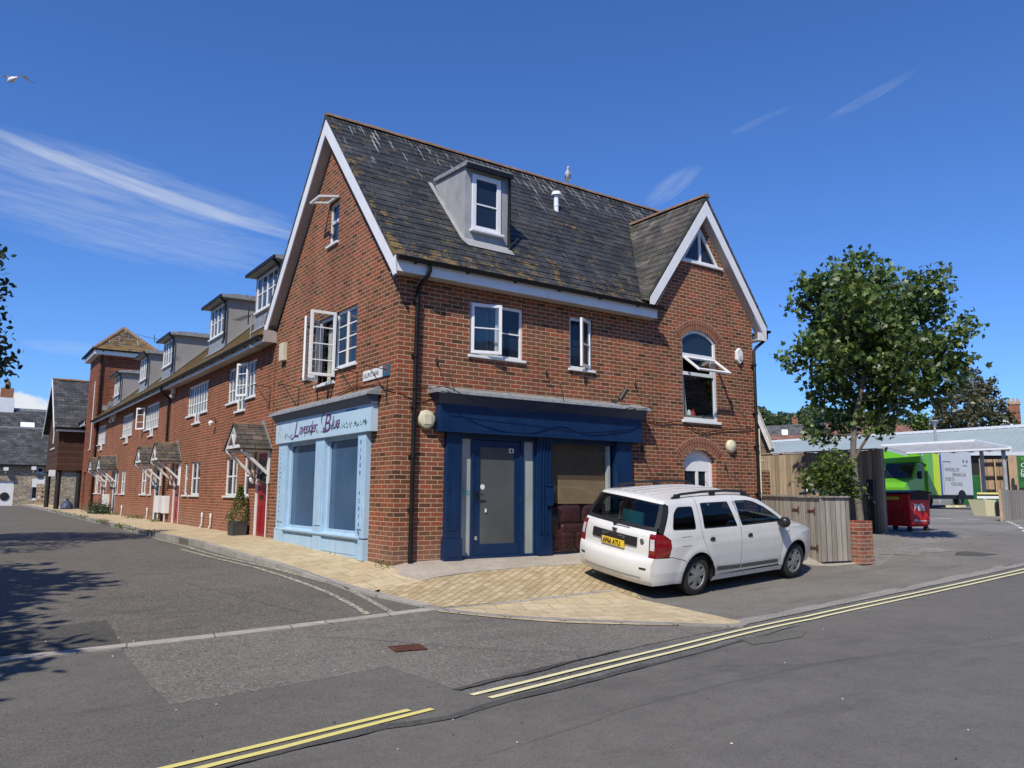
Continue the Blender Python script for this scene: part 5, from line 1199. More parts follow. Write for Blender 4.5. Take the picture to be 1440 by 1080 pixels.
for dy in (-1, 1): m_.prism([(cx-.30, cm+dy*3.5, 4.62), (cx-.30, cm, 7.68), (cx-.30, cm, 7.40), (cx-.30, cm+dy*3.5, 4.36)], (-.03, 0, 0))
m_.build('bargeboard', 'white plastic', LB)
gutter(LB, (cx-.25, cy0-.34, 4.60), (cx+1.6, cy0-.34, 4.60), (0, -1, 0)); m_ = MB(); m_.box(cx-.2, cx+1.6, cy0-.28, cy0-.25, 4.42, 4.60); m_.build('fascia', 'white plastic', LB)
for x, y in ((-1.1, 38.8), (-1.1, 44.6), (-.1, 38.8)):
    m_ = MB(); m_.tube([(x, y, 0), (x, y, 2.3)], .13, 12); m_.build('post', 'black iron', LB, smooth=True)
m_ = MB(); Fr('L', cx).box(m_, 41.5, 41.8, 3.9, 4.6, 0, .03); Fr('L', cx).box(m_, 40.6, 42.9, 3.55, 3.62, 0, .04); m_.build('window', 'white plastic', LB)
m_ = MB(); m_.box(-1.6, -1.28, 38.65, 38.72, 1.95, 2.3); m_.build('sign_panel', 'paper white', LB)

ST = thing('stone_building', 'long rubble stone building with two tiers of slate roof closing the end of the lane', 'building', (-8, 58, 0))
sy = 58.0; sf_ = Fr('F', sy)
def fx(px, py): r = ray(px, py); t = (sy-CAM.y)/r.y; q = CAM+r*t; return q.x, q.z
sx0, sx1 = -32, 6.0; ze = fx(40, 654)[1]
dL, dT = fx(-4, 676), 0; dRr = fx(17, 712)
wA = fx(44, 678); wB = fx(67, 704)[0]; wz0, wz1 = fx(50, 703)[1], fx(50, 678)[1]
uA, uB = fx(52, 660)[0], fx(62, 660)[0]; uz0, uz1 = fx(50, 665)[1], fx(50, 656.5)[1]
hl = [rect(dL[0], dRr[0], -.1, fx(5, 676)[1]), rect(wA[0], wB, wz0, wz1), rect(uA, uB, uz0, uz1)]
m_ = wall(sf_, [(sx0, -.3), (sx1, -.3), (sx1, ze), (sx0, ze)], hl, .25); m_.add([(sx1, sy, 0), (sx1, sy+9, 0), (sx1, sy+9, ze), (sx1, sy, ze)], [(0, 1, 2, 3)]); m_.build('wall', 'rubble stone', ST)
MB().box(dL[0], dRr[0], sy+.1, sy+.14, -.1, hl[0][2][1]).build('garage_door', 'white paint', ST)
m_ = MB(); m_.lathe((fx(6, 698)[0], sy+.09, fx(6, 698)[1]), (0, -1, 0), [(0, .3), (.04, .3), (.05, .18), (.06, 0)], 14); m_.build('door_emblem', 'black iron', ST)
window(ST, sf_, wA[0], wB, wz0, wz1, mull=((wA[0]+wB)/2,), d=-.1, fw=.12); window(ST, sf_, uA, uB, uz0, uz1, d=-.1, fw=.10)
MB().box(fx(43, 700)[0], fx(61, 700)[0], sy-.12, sy-.02, fx(50, 685)[1], fx(50, 673)[1]).build('sign_board', 'paper white', ST)
r1 = fx(40, 601.5)[1]
rise = (r1-ze); 
def atz(px, py, y): r = ray(px, py); t = (y-CAM.y)/r.y; return (CAM+r*t).z
yr1 = sy+2.6; z1 = atz(40, 602, yr1); S_ = Vector((0, 2.9, z1-ze)); slope('roof', 'slate far', ST, (sx0, sy-.3, ze), (1, 0, 0), S_, sx1-sx0+.3, S_.length, course=.3)
yr2a, yr2 = sy+3.2, sy+6.4; za, zb = atz(40, 604, yr2a)-.6, atz(40, 577, yr2); S_ = Vector((0, yr2-yr2a, zb-za)); slope('roof', 'slate far', ST, (sx0, yr2a, za), (1, 0, 0), S_, sx1-sx0-.2, S_.length, course=.3)
m_ = MB(); m_.box(sx0, sx1, yr1-.05, yr1+.25, z1-.08, z1+.08); m_.box(sx0, sx1-.2, yr2-.1, yr2+.2, zb-.08, zb+.12); m_.build('ridge_tiles', 'lead sheet', ST)
MB().box(sx0, sx1, sy-.36, sy-.26, ze-.12, ze+.02).build('gutter', 'black plastic', ST)
def rooflight(px, py, w_, h_, y, mat):
    r = ray(px, py); t = (y-CAM.y)/r.y; q = CAM+r*t; sl_ = Vector((0, 2.9, z1-ze)).normalized(); nn = Vector((0, -sl_.z, sl_.y)); o = MB().obox(q-Vector((w_/2, 0, 0))-sl_*h_/2+nn*.03, (w_, 0, 0), sl_*h_, nn*.06).build('skylight', 'dark metal', ST); MB().obox(q-Vector((w_/2-.12, 0, 0))-sl_*(h_/2-.12)+nn*.092, (w_-.24, 0, 0), sl_*(h_-.24), nn*.01).build('pane', mat, o)
rooflight(10, 632, 1.5, 1.0, sy+1.05, 'window glass'); rooflight(78, 634, 1.6, 1.0, sy+1.05, 'window glass'); rooflight(38.5, 599, 1.2, .9, yr2a+.5, 'paper white')
qc = fx(13, 577); m_ = MB(); m_.box(qc[0]-.55, qc[0]+.55, sy+6, sy+7.2, zb-1.2, zb+.9); o = m_.build('chimney', 'white paint', ST); m_ = MB(); m_.box(qc[0]-.45, qc[0]+.45, sy+6.1, sy+7.1, zb+.9, zb+1.7); m_.build('chimney_stack', 'red terrace brick', o)
m_ = MB(); m_.lathe((qc[0], sy+6.6, zb+1.7), (0, 0, 1), [(0, .25), (.6, .18)], 10); m_.build('chimney_pot', 'terracotta', o)
for px, py, lab in ((8, 660, 'white floodlight under the stone building eaves at the left edge'), (47, 659, 'white floodlight on the stone wall above the small window')):
    x_, z_ = fx(px, py); m_ = MB(); m_.box(x_-.15, x_+.15, sy-.5, sy-.2, z_-.1, z_+.15); m_.bar((x_, sy-.3, z_-.05), (x_, sy, z_-.3), .08, .08); tag(m_.build('floodlight', 'white paint', None, loc=(x_, sy-.3, z_)), lab, 'lamp')
# pallets and a bin bag in front
pt = thing('wooden_pallets', 'pale wooden pallets leaning against the stone wall beside the posts', 'pallet', (-1.5, 55, .05))
for k, (px0, px1) in enumerate(((62, 74), (74, 87))):
    a = far(px0, 712, 60); b_ = far(px1, 712, 60); x0, x1 = a.x, b_.x; m_ = MB()
    for j in range(5): z = .12+j*.34; m_.obox((x0, 55.2+z*.2, z), (x1-x0, 0, 0), (0, .03, 0), (0, 0, .17))
    for j in range(3): xx = x0+(x1-x0)*j/2.2; m_.obox((xx, 55.25, .08), (.12, 0, 0), (0, .1, 0), (0, .32, 1.6))
    m_.build('pallet', 'timber pale', pt)
bb = MB(); bb.lathe((-.62, 38.3, .05), (0, .1, 1), [(0, .22), (.15, .33), (.35, .30), (.5, .19), (.6, .05), (.68, .09)], 9); tag(bb.build('bin_bag', 'poster navy', None, smooth=True, loc=(-.62, 38.4, .05)), 'dark blue bin bag slumped against the far brick wall', 'bag')
# television aerials
def aerial(base_, h_, dirn, n, lab, sz=.5, curve=None):
    t = thing('aerial', lab, 'aerial', base_); b0 = Vector(base_); top = b0+Vector((0, 0, h_)); d = Vector(dirn).normalized(); sd = Vector((-d.y, d.x, 0)); m_ = MB(); m_.tube((curve or [b0])+[top], .014, 6); m_.build('mast', 'lead sheet', t)
    m_ = MB(); m_.tube([top-d*.1, top+d*sz*2], .009, 6)
    for k in range(n): q = top+d*(sz*2*(k+1)/n); m_.tube([q-sd*.12, q+sd*.12], .005, 5)
    m_.obox(top+d*.25-sd*.01-Vector((0, 0, .2)), d*.03, sd*.22*.1, (0, 0, .4)); m_.build('elements', 'dark metal', t)
yy, zz = onL(349, 443, .30); by, bz = onL(353, 482, .30)
aerial((-.30, by+.05, bz), zz-bz-.05, (0, 1, .07), 8, 'television aerial on a bent mast in front of the second dormer', .62, curve=[Vector((-.10, by-.35, 4.50)), Vector((-.34, by-.2, 4.50)), Vector((-.36, by, 4.62)), Vector((-.33, by, bz))])
q = far(224, 478, 46); aerial((q.x, q.y, q.z-2), 2, (-1, -.2, .1), 6, 'small television aerial on the roof behind the third dormer', .6)
q = far(213, 408, 45); 

# ================================================================== PARKED CAR  (local: x forward from the rear axle, y left, z up)
RW, FWp = Vector((3.74, -2.87, -.378)), Vector((6.37, -2.74, -.264))
hd = (FWp-RW); yaw_c = math.atan2(hd.y, hd.x); pit_c = math.atan2(hd.z, math.hypot(hd.x, hd.y))
car = thing('parked_car', 'white estate car with black roof rails parked before the dark blue shopfront', 'car', (0, 0, 0))
left = Vector((-math.sin(yaw_c), math.cos(yaw_c), 0))
ROLL_C = R(8.6); axf = hd.normalized(); axl = (left*math.cos(ROLL_C)+Vector((0, 0, 1))*math.sin(ROLL_C)); axl = (axl-axf*axl.dot(axf)).normalized(); axu = axf.cross(axl)
mc_ = Matrix((axf, axl, axu)).transposed().to_4x4(); mc_.translation = RW+axl*.835; car.rotation_euler = mc_.to_euler(); car.location = mc_.translation; WLOC[car.name] = Vector((0, 0, 0))
clear_glass('car window glass', (.38, .42, .40), .8)
plain('car white', (.66, .665, .66), .25, var=.05, vscale=2, coat=.6, dirt=.10)
plain('car black trim', (.018, .018, .02), .4, var=.15)
plain('car grey trim', (.10, .105, .11), .5, var=.1)
plain('tyre', (.022, .022, .023), .85, var=.2, bump=.2)
plain('wheel silver', (.30, .31, .32), .35, metal=.5, var=.15)
plain('number plate', (.75, .52, .04), .4, var=.04)
plain('seat fabric', (.05, .052, .06), .9, var=.2)
def lamp_mat(name, c, e=0):
    mt, nt, b = newmat(name); h = N(nt); v = h.n('ShaderNodeTexVoronoi', Vector=h.coord(), Scale=9)
    nt.links.new(h.mix(h.ramp(v.outputs['Distance'], [(.1, .5), (.8, 0.0)]), c, tuple(min(1, q*1.6+.01) for q in c)), b.inputs['Base Color']); b.inputs['Roughness'].default_value = .1; b.inputs['Coat Weight'].default_value = 1
lamp_mat('red lamp', (.17, .003, .006)); lamp_mat('clear lamp', (.45, .45, .46)); lamp_mat('amber lamp', (.4, .12, .01))
def wv(s, z):                       # half width of the body
    g = lerp(z, [.15, .28, .42, .62, .80, .92, 1.0, 1.2, 1.40, 1.50], [.80, .835, .858, .866, .862, .848, .822, .755, .672, .60])
    if s < -.45: g -= .125*min(1.5, ((-.45-s)/.58))**2.6
    if s > 2.55: g -= .24*((s-2.55)/.91)**2.2
    for c in (0, 2.634):
        r = math.hypot(s-c, z-.31)
        if r < .50: g += .016*max(0, 1-abs(r-.40)/.10)
    if 1.0 > z > .80: g -= .006*math.sin((z-.8)/.2*math.pi)
    return g
CP = [  # s, z, bulge s, bulge z
 (-.90, .22, -.10, 0), (-.955, .30, -.10, 0), (-.985, .42, -.105, 0), (-.985, .55, -.105, 0), (-.955, .63, -.085, 0), (-.935, .66, -.075, 0), (-.93, .80, -.08, 0), (-.915, .93, -.08, 0), (-.885, 1.0, -.075, 0), (-.80, 1.17, -.065, .0), (-.70, 1.36, -.06, .01),
 (-.66, 1.42, -.08, .02), (-.58, 1.452, -.05, .035), (-.3, 1.468, 0, .045), (.3, 1.482, 0, .05), (.9, 1.478, 0, .05), (1.35, 1.448, .0, .05), (1.62, 1.395, .05, .04), (1.72, 1.36, .09, .03), (2.05, 1.19, .14, .02), (2.36, 1.005, .17, .01), (2.42, .975, .17, .01), (2.75, .925, .06, .06), (3.05, .86, .08, .06), (3.22, .785, .12, .04), (3.30, .70, .15, .02), (3.34, .60, .16, 0), (3.36, .45, .15, 0), (3.34, .30, .14, 0), (3.28, .22, .12, 0)]
K = 6
def cm4(P, k):
    out = []
    for i in range(len(P)-1):
        p0, p1, p2, p3 = [P[max(0, min(len(P)-1, j))] for j in (i-1, i, i+1, i+2)]
        for s_ in range(k):
            t = s_/k; out.append(tuple(.5*(2*b+(c-a)*t+(2*a-5*b+4*c-d)*t*t+(3*b-a-3*c+d)*t**3) for a, b, c, d in zip(p0, p1, p2, p3)))
    return out+[P[-1]]
CC = cm4(CP, K)
def shell(k, t, out=0.0):
    s, z, bx, bz = CC[k]; y = t*wv(s, z)
    return Vector((s+bx*(1-abs(t)**2.6)+(math.copysign(out, bx) if abs(bx) > abs(bz) else 0), y, z+bz*(1-t*t)+(out if abs(bz) > abs(bx) else 0)))
def sheetp(nm, mat, i0, i1, t0=-1, t1=1, n=28, out=0.0, par=None, lab=None):
    m_ = MB(); ks = list(range(i0, i1+1)); P = [shell(k, t0+(t1-t0)*j/n, out) for k in ks for j in range(n+1)]
    m_.add(P, [(a*(n+1)+j, a*(n+1)+j+1, (a+1)*(n+1)+j+1, (a+1)*(n+1)+j) for a in range(len(ks)-1) for j in range(n)])
    return m_.build(nm, mat, par or car, smooth='all', label=lab)
sheetp('bumper', 'car white', 0, 4*K+2, lab='white rear bumper')
tg = sheetp('tailgate', 'car white', 4*K+3, 8*K-1, -.86, .86); sheetp('tailgate_edge', 'car white', 8*K-1, 8*K+1, -.97, .97, par=tg)
for a, b_ in ((-1, -.87), (.87, 1)):
    sheetp('tail_lamp', 'red lamp', 4*K+3, 8*K-1, a, b_, 6, .004)
    sheetp('reversing_lens', 'clear lamp', 6*K-2, 7*K-1, (a+.02 if a < 0 else a+.015), (b_-.02), 4, .009)
rg = sheetp('rear_screen', 'car window glass', 8*K+3, 10*K+2, -.90, .90)
for a in ((8*K+1, 8*K+3, -.97, .97), (10*K+2, 10*K+4, -.97, .97), (8*K+3, 10*K+2, -1, -.90), (8*K+3, 10*K+2, .90, 1)): sheetp('screen_surround', 'car black trim', *a, par=rg, out=.001)
sheetp('spoiler', 'car white', 10*K+4, 12*K, -1, 1)
sheetp('roof', 'car white', 12*K, 17*K)
for t in (-.55, -.28, 0, .28, .55):
    m_ = MB(); m_.tube([shell(k, t, .0) for k in range(12*K+2, 16*K)], .006, 6); m_.build('roof_rib', 'car white', car, smooth='all')
ws_ = sheetp('windscreen', 'car window glass', 17*K, 20*K+2, -.93, .93); sheetp('screen_pillar', 'car white', 17*K, 20*K+2, -1, -.93, 4); sheetp('screen_pillar', 'car white', 17*K, 20*K+2, .93, 1, 4); sheetp('scuttle', 'car black trim', 20*K+2, 21*K, par=ws_)
sheetp('bonnet', 'car white', 21*K, 24*K); sheetp('bumper', 'car white', 24*K, 29*K, lab='white front bumper')
sheetp('grille', 'car black trim', 25*K, 27*K, -.5, .5, 12, .006); sheetp('headlight', 'clear lamp', 24*K+2, 26*K, -.92, -.6, 8, .006); sheetp('headlight', 'clear lamp', 24*K+2, 26*K, .6, .92, 8, .006)

def side_poly(nm, mat, outer, holes=(), off=0.0, sides=(-1, 1), par=None, lab=None):
    for sg in sides:
        bm = bmesh.new(); loops = [[Vector((s, 0, z)) for s, z in outer]]+[[Vector((s, 0, z)) for s, z in h_] for h_ in holes]; allp = [q for l in loops for q in l]
        vs = [bm.verts.new(q) for q in allp]
        for t in tessellate_polygon(loops):
            try: bm.faces.new([vs[i] for i in t])
            except ValueError: pass
        s0, s1 = min(q.x for q in allp), max(q.x for q in allp)
        for ax, a, b_, st in ((0, s0, s1, .05), (2, .15, 1.5, .045)):
            v = a+st/2
            while v < b_:
                co = [0, 0, 0]; no = [0, 0, 0]; co[ax] = v; no[ax] = 1
                bmesh.ops.bisect_plane(bm, geom=bm.verts[:]+bm.edges[:]+bm.faces[:], plane_co=co, plane_no=no); v += st
        bmesh.ops.remove_doubles(bm, verts=bm.verts[:], dist=.0004)
        for v in bm.verts: v.co.y = sg*(wv(v.co.x, v.co.z)+off)
        for f in bm.faces:
            f.normal_update()
            if f.normal.y*sg < 0: f.normal_flip()
        bm.verts.index_update(); m_ = MB(); m_.v = [tuple(v.co) for v in bm.verts]; m_.f = [tuple(v.index for v in f.verts) for f in bm.faces]; bm.free()
        r_ = m_.build(nm, mat, par or car, smooth='all', label=lab)
    return r_
def rnd_poly(P, r=.03, n=4):
    out = []
    for i in range(len(P)):
        a, b_, c = Vector(P[i-1]), Vector(P[i]), Vector(P[(i+1) % len(P)]); d0 = (a-b_); d1 = (c-b_); rr = min(r, d0.length*.45, d1.length*.45); p0 = b_+d0.normalized()*rr; p1 = b_+d1.normalized()*rr
        for k in range(n+1): t = k/n; out.append(tuple(p0*(1-t)**2+b_*2*t*(1-t)+p1*t*t))
    return out
def Cs(i0, i1): return [(CC[k][0], CC[k][1]) for k in range(i0, i1+1)]
def Cat(s0, s1):                    # outline points over the roof with s in [s0, s1]
    pts_ = [(c[0], c[1]) for k, c in enumerate(CC) if 11*K <= k <= 24*K]
    def at_(s):
        for a, b_ in zip(pts_, pts_[1:]):
            if a[0] <= s <= b_[0]: t = (s-a[0])/max(1e-9, b_[0]-a[0]); return (s, a[1]+t*(b_[1]-a[1]))
        return None
    r_ = [q for q in pts_ if s0+.004 < q[0] < s1-.004]
    return ([at_(s0)] if at_(s0) else [])+r_+([at_(s1)] if at_(s1) else [])
def arch_pts(c, a0, a1, n=18): return [(c+.37*math.cos(R(a0+(a1-a0)*i/n)), .31+.37*math.sin(R(a0+(a1-a0)*i/n))) for i in range(n+1)]
win_q = rnd_poly([(-.60, 1.04), (-.06, 1.02), (-.05, 1.36), (-.40, 1.365), (-.52, 1.27)], .05)
win_r = rnd_poly([(.13, 1.02), (.97, 1.01), (.83, 1.395), (.15, 1.40)], .03)
win_f = rnd_poly([(1.09, 1.01), (2.20, 1.02), (2.12, 1.09), (1.78, 1.27), (1.52, 1.365), (1.35, 1.395), (.95, 1.40)], .03)
side_poly('bumper_corner', 'car white', Cs(1, 4*K+2)+[(-.62, .645), (-.345, .575)]+arch_pts(0, 143, 192)+[(-.6, .24)])
side_poly('tail_lamp', 'red lamp', Cs(4*K+4, 8*K)+[(-.80, .985), (-.665, .90), (-.655, .80), (-.70, .67)], off=.004)
side_poly('pillar_trim', 'car black trim', Cs(8*K+1, 10*K+4)+[(-.60, 1.385), (-.62, 1.30), (-.79, .99)], off=.002)
side_poly('rear_quarter', 'car white', [(-.69, .655), (-.645, .80), (-.655, .905), (-.785, .99), (-.61, 1.30), (-.585, 1.388), (-.66, 1.421)]+Cat(-.655, .055)+[(.06, 1.0), (.082, .88), (.20, .64)]+arch_pts(0, 34, 143)+[(-.345, .585), (-.62, .655)], [win_q])
side_poly('door', 'car white', Cat(.062, 1.0)+[(1.015, 1.42), (1.04, 1.0), (1.055, .29), (.43, .27), (.385, .40), (.318, .515), (.207, .64), (.09, .88), (.068, 1.0)], [win_r], lab='white rear door')
side_poly('door', 'car white', Cat(1.01, 2.22)+[(2.30, 1.0), (2.20, .93), (2.17, .5), (2.13, .30), (1.062, .29), (1.047, 1.0), (1.022, 1.42)], [win_f], lab='white front door')
side_poly('front_wing', 'car white', [(2.31, 1.0)]+Cat(2.31, 3.2)+Cs(24*K+1, 28*K)+[(3.05, .24)]+arch_pts(2.634, -8, 188)+[(2.14, .29), (2.178, .5), (2.208, .93)])
for nm, wp in (('quarter_window', win_q), ('door_window', win_r), ('door_window', win_f)):
    side_poly(nm, 'car window glass', wp, off=-.008)
    c = (sum(q[0] for q in wp)/len(wp), sum(q[1] for q in wp)/len(wp)); inn_ = [(c[0]+(q[0]-c[0])*.955, c[1]+(q[1]-c[1])*.90) for q in wp]; side_poly('window_seal', 'car black trim', wp, [inn_], off=-.003)
side_poly('door_trim', 'car grey trim', rnd_poly([(.46, .345), (1.05, .335), (1.05, .40), (.44, .42)], .012), off=.012); side_poly('door_trim', 'car grey trim', rnd_poly([(1.07, .335), (2.10, .33), (2.08, .395), (1.07, .40)], .012), off=.012)
side_poly('sill', 'car white', [(.36, .19), (2.26, .19), (2.27, .27), (.40, .265)], off=-.01)
m_ = MB(); m_.box(-.75, 3.1, -.70, .70, .20, .62); m_.box(-.6, 2.3, -.79, .79, .32, .60)
for sg in (-1, 1):
    for c in (0, 2.634):
        P = arch_pts(c, -15, 195, 16); n = len(P); V = [(s, sg*(wv(s, z)-.002), z) for s, z in P]+[(s, sg*.55, z) for s, z in P]; m_.add(V, [(i, i+1, n+i+1, n+i) for i in range(n-1)])
m_.build('underbody', 'car black trim', car)
m_ = MB(); m_.box(-.7, 2.2, -.70, .70, .60, .63); m_.box(1.95, 2.35, -.7, .7, .6, .95); m_.build('cabin', 'interior dark', car)
for (s, y) in ((1.25, -.36), (1.25, .36), (.32, -.34), (.32, .34), (.32, 0)):
    m_ = MB(); m_.obox((s, y-.22, .62), (-.22, 0, .62), (0, .44, 0), (-.12, 0, -.02)); m_.obox((s-.22, y-.12, 1.22), (-.05, 0, .16), (0, .24, 0), (-.08, 0, 0)); m_.box(s-.1, s+.42, y-.22, y+.22, .60, .78); m_.build('seat', 'seat fabric', car, bevel=.04)
m_ = MB(); m_.tube([(1.82+.02*math.sin(t), -.36+.17*math.cos(t), .95+.17*math.sin(t)) for t in [i*math.pi/8 for i in range(17)]], .014, 6); m_.build('steering_wheel', 'car black trim', car)
m_ = MB(); m_.box(-.72, -.68, -.3, .12, .98, 1.22); m_.build('parcel', 'teal sticker', car)
for sg in (-1, 1):      # mirrors, rails, handles
    w_ = wv(2.12, 1.02); m_ = MB(); m_.lathe((2.06, sg*(w_+.13), 1.03), (1, 0, 0), [(-.05, .0), (-.05, .07), (.0, .092), (.07, .085), (.12, .05), (.14, 0)], 16); o = m_.build('mirror', 'car black trim', car, smooth='all')
    m_ = MB(); m_.obox((2.06, sg*(w_-.02), .985), (.08, 0, 0), (0, sg*.12, .01), (0, 0, .04)); m_.build('arm', 'car black trim', o)
    P = []
    for i in range(25):
        u = i/24; s = -.42+u*1.98; zz = lerp(s, [-.6, .3, .9, 1.35, 1.6], [1.475, 1.51, 1.507, 1.475, 1.43]); lift = .055*min(1, math.sin(math.pi*u)*3.5)**.8; P.append(Vector((s, sg*.585, zz-.01+lift)))
    m_ = MB(); m_.tube(P, .020, 8)
    for s in (-.30, .55, 1.38): zz = lerp(s, [-.6, .3, .9, 1.35, 1.6], [1.475, 1.51, 1.507, 1.475, 1.43]); m_.box(s-.06, s+.06, sg*.585-.018, sg*.585+.018, zz-.03, zz+.05)
    m_.build('roof_rail', 'car black trim', car, smooth=True)
    for s, z in ((.30, .845), (1.27, .84)):
        w_ = wv(s, z); m_ = MB(); P = [(s+.062*math.cos(t), sg*(wv(s, z)+.003), z+.05*math.sin(t)) for t in [i*math.pi/10 for i in range(20)]]; m_.add(P, [tuple(range(20)) if sg > 0 else tuple(reversed(range(20)))]); h_ = m_.build('handle', 'car grey trim', car)
        m_ = MB(); m_.box(s-.055, s+.05, min(sg*(w_+.006), sg*(w_+.02)), max(sg*(w_+.006), sg*(w_+.02)), z+.005, z+.035); m_.build('grip', 'car black trim', h_, bevel=.006)
m_ = MB()
for a, b_ in (((-.42, .93), (-.20, .935)), ((-.42, .80), (-.2, .795))): m_.tube([(s_, -(wv(s_, z_)+.0005), z_) for s_, z_ in (a, ((a[0]+b_[0])/2, (a[1]+b_[1])/2), b_)], .0025, 4)
m_.build('fuel_flap', 'car grey trim', car)
m_ = MB(); m_.lathe((2.36, -wv(2.36, .86)-.001, .86), (0, -1, 0), [(0, .03), (.008, .028), (.01, 0)], 12); m_.build('side_repeater', 'clear lamp', car)
# wheels
def wheel(s, sg):
    y = sg*.745; t = thing('wheel', '', '', (0, 0, 0)); del t['label']; del t['category']; t.parent = car; t.location = (s, y, .305); WLOC[t.name] = Vector((0, 0, 0)); ax = (0, sg, 0)
    m_ = MB(); m_.lathe((0, -sg*.1, 0), ax, [(0, .20), (0, .27), (.015, .298), (.04, .307), (.15, .307), (.175, .298), (.19, .27), (.192, .215), (.18, .205)], 40); m_.build('tyre', 'tyre', t, smooth=True)
    m_ = MB(); m_.lathe((0, -sg*.02, 0), ax, [(0, .0), (0, .19), (.06, .20)], 32); m_.build('hub', 'car black trim', t, smooth=True)
    m_ = MB(); m_.lathe((0, 0, 0), ax, [(.065, .207), (.082, .205), (.086, .19), (.07, .178)], 40); m_.lathe((0, 0, 0), ax, [(.05, .065), (.088, .06), (.094, .035), (.095, .0)], 24)
    for i in range(6):
        a = i*math.pi/3+.3; d = Vector((math.cos(a), 0, math.sin(a))); q = Vector((-math.sin(a), 0, math.cos(a))); f = Vector((0, sg, 0))
        P = [d*.05+q*.034+f*.088, d*.05-q*.034+f*.088, d*.185-q*.052+f*.076, d*.185+q*.052+f*.076]; k = [p_-f*.03 for p_ in P]
        m_.add(P+k, [(0, 1, 2, 3), (4, 7, 6, 5), (0, 4, 5, 1), (1, 5, 6, 2), (2, 6, 7, 3), (3, 7, 4, 0)]); m_.add([d*.18+q*.05+f*.076, d*.18-q*.05+f*.076, d*.20-q*.07+f*.07, d*.20+q*.07+f*.07], [(0, 1, 2, 3)])
    m_.build('rim', 'wheel silver', t, smooth=True)
for s in (0, 2.634):
    for sg in (-1, 1): wheel(s, sg)
# tail details
def tail(t, z):
    k = min(range(len(CC)//2), key=lambda k_: abs(CC[k_][1]-z)); return shell(k, t, 0)
def tstrip(nm, mat, t0, t1, z0, z1, out, par=None, n=10, bev=0):
    m_ = MB(); P = []
    for z in (z0, z1):
        for i in range(n+1):
            t = t0+(t1-t0)*i/n; q = tail(t, z); P.append((q.x-out, q.y, z))
    k = n+1; f = [(i+1, i, k+i, k+i+1) for i in range(n)]; P2 = [(p_[0]+out+.002, p_[1], p_[2]) for p_ in P]; 
    f += [(i, i+1, 2*k+i+1, 2*k+i) for i in range(n)]+[(k+i+1, k+i, 3*k+i, 3*k+i+1) for i in range(n)]+[(0, 2*k, 3*k, k), (n, k+n, 3*k+n, 2*k+n)]
    m_.add(P+P2, f); return m_.build(nm, mat, par or car, smooth=True)
gp_ = tstrip('garnish', 'car black trim', -.60, .60, .765, .90, .022)
npz = tstrip('number_plate', 'number plate', -.31, .31, .70, .805, .030); tstrip('plate_band', 'ink blue', .285, .315, .70, .805, .0315, npz, 2)
xr = tail(0, .75).x-.034
text('AP66 ATU', .105, (xr, .20, .715), L0, 'car black trim', npz, sx=.80, off=.002, ext=.001)
xr = tail(0, .86).x-.026
text('LOGAN  MCV', .062, (xr+.006, .235, .838), L0, 'wheel silver', gp_, sx=1.05, off=.001, space=1.25, ext=.001)
m_ = MB(); x = tail(0, .93).x-.012; m_.prism([(x, .055, .965), (x, -.055, .965), (x, -.04, .895), (x, .04, .895)], (.012, 0, 0)); em = m_.build('emblem', 'chrome', car, bevel=.004)
m_ = MB(); m_.prism([(x-.002, .035, .945), (x-.002, -.035, .945), (x-.002, -.026, .925), (x-.002, .026, .925)], (.003, 0, 0)); m_.build('emblem_inset', 'car black trim', em)
q = tail(-.70, .85); m_ = MB(); m_.lathe((q.x+.004, q.y, .85), (-1, .12, 0), [(0, .045), (.01, .045), (.012, .032), (.0125, 0)], 18); m_.build('badge', 'car grey trim', car)
for t in (-.84, .84): tstrip('reflector', 'car black trim', t-.07, t+.07, .455, .485, .004, n=3)
tstrip('bumper_lip', 'car grey trim', -.80, .80, .33, .335, .006, n=14)
m_ = MB(); a = tail(.05, 1.03); b_ = tail(-.36, 1.03); m_.tube([a+Vector((-.03, 0, .0)), (a+b_)/2+Vector((-.035, 0, .02)), b_+Vector((-.03, 0, .01))], .009, 6); m_.lathe(a+Vector((-.0, 0, 0)), (-1, 0, .3), [(0, .03), (.035, .028), (.04, 0)], 12); m_.build('wiper', 'car black trim', rg)
m_ = MB(); m_.tube([(1.2, 0, 1.53), (1.05, 0, 1.68)], .004, 5); m_.build('aerial', 'car black trim', car)

# ================================================================== YARD: gate panels, pier, fences, bin, van
EN = thing('timber_gate', 'weathered grey timber bin-store gate panels with rusty hinges beside the car', 'gate', (8.0, -2.2, -.1))
gA, gB, gC = Vector((8.98, -.14, 0)), Vector((7.98, -2.27, 0)), Vector((8.72, -2.40, 0)); zt_ = 1.12
def panel(a, b_, z0, z1, th, nm, mat, par, n=None, jag=.0):
    m_ = MB(); d = b_-a; L_ = d.length; u = d.normalized(); nn = Vector((-u.y, u.x, 0)); k = n or round(L_/.115); r_ = random.Random(int(L_*100))
    for i in range(k):
        o = a+u*(L_*i/k); o.z = z0(o.x, o.y) if callable(z0) else z0; m_.obox(o, u*(L_/k-.006), nn*th, (0, 0, z1-o.z-r_.uniform(0, jag)))
    return m_.build(nm, mat, par)
mid = gA.lerp(gB, .62)
panel(gA, mid-(gB-gA)*.004, -.08, zt_+.02, .03, 'gate_leaf', 'grey gate boards', EN); panel(mid, gB, -.10, zt_, .03, 'gate_leaf', 'grey gate boards', EN); panel(gB, gC, -.09, zt_, .03, 'side_panel', 'grey gate boards', EN, n=7)
m_ = MB(); m_.bar(gA+Vector((0, 0, zt_+.04)), gB+Vector((0, 0, zt_+.02)), .08, .03); m_.bar(gB+Vector((0, 0, zt_+.02)), gC+Vector((0, 0, zt_+.02)), .08, .03); m_.build('capping', 'grey gate boards', EN)
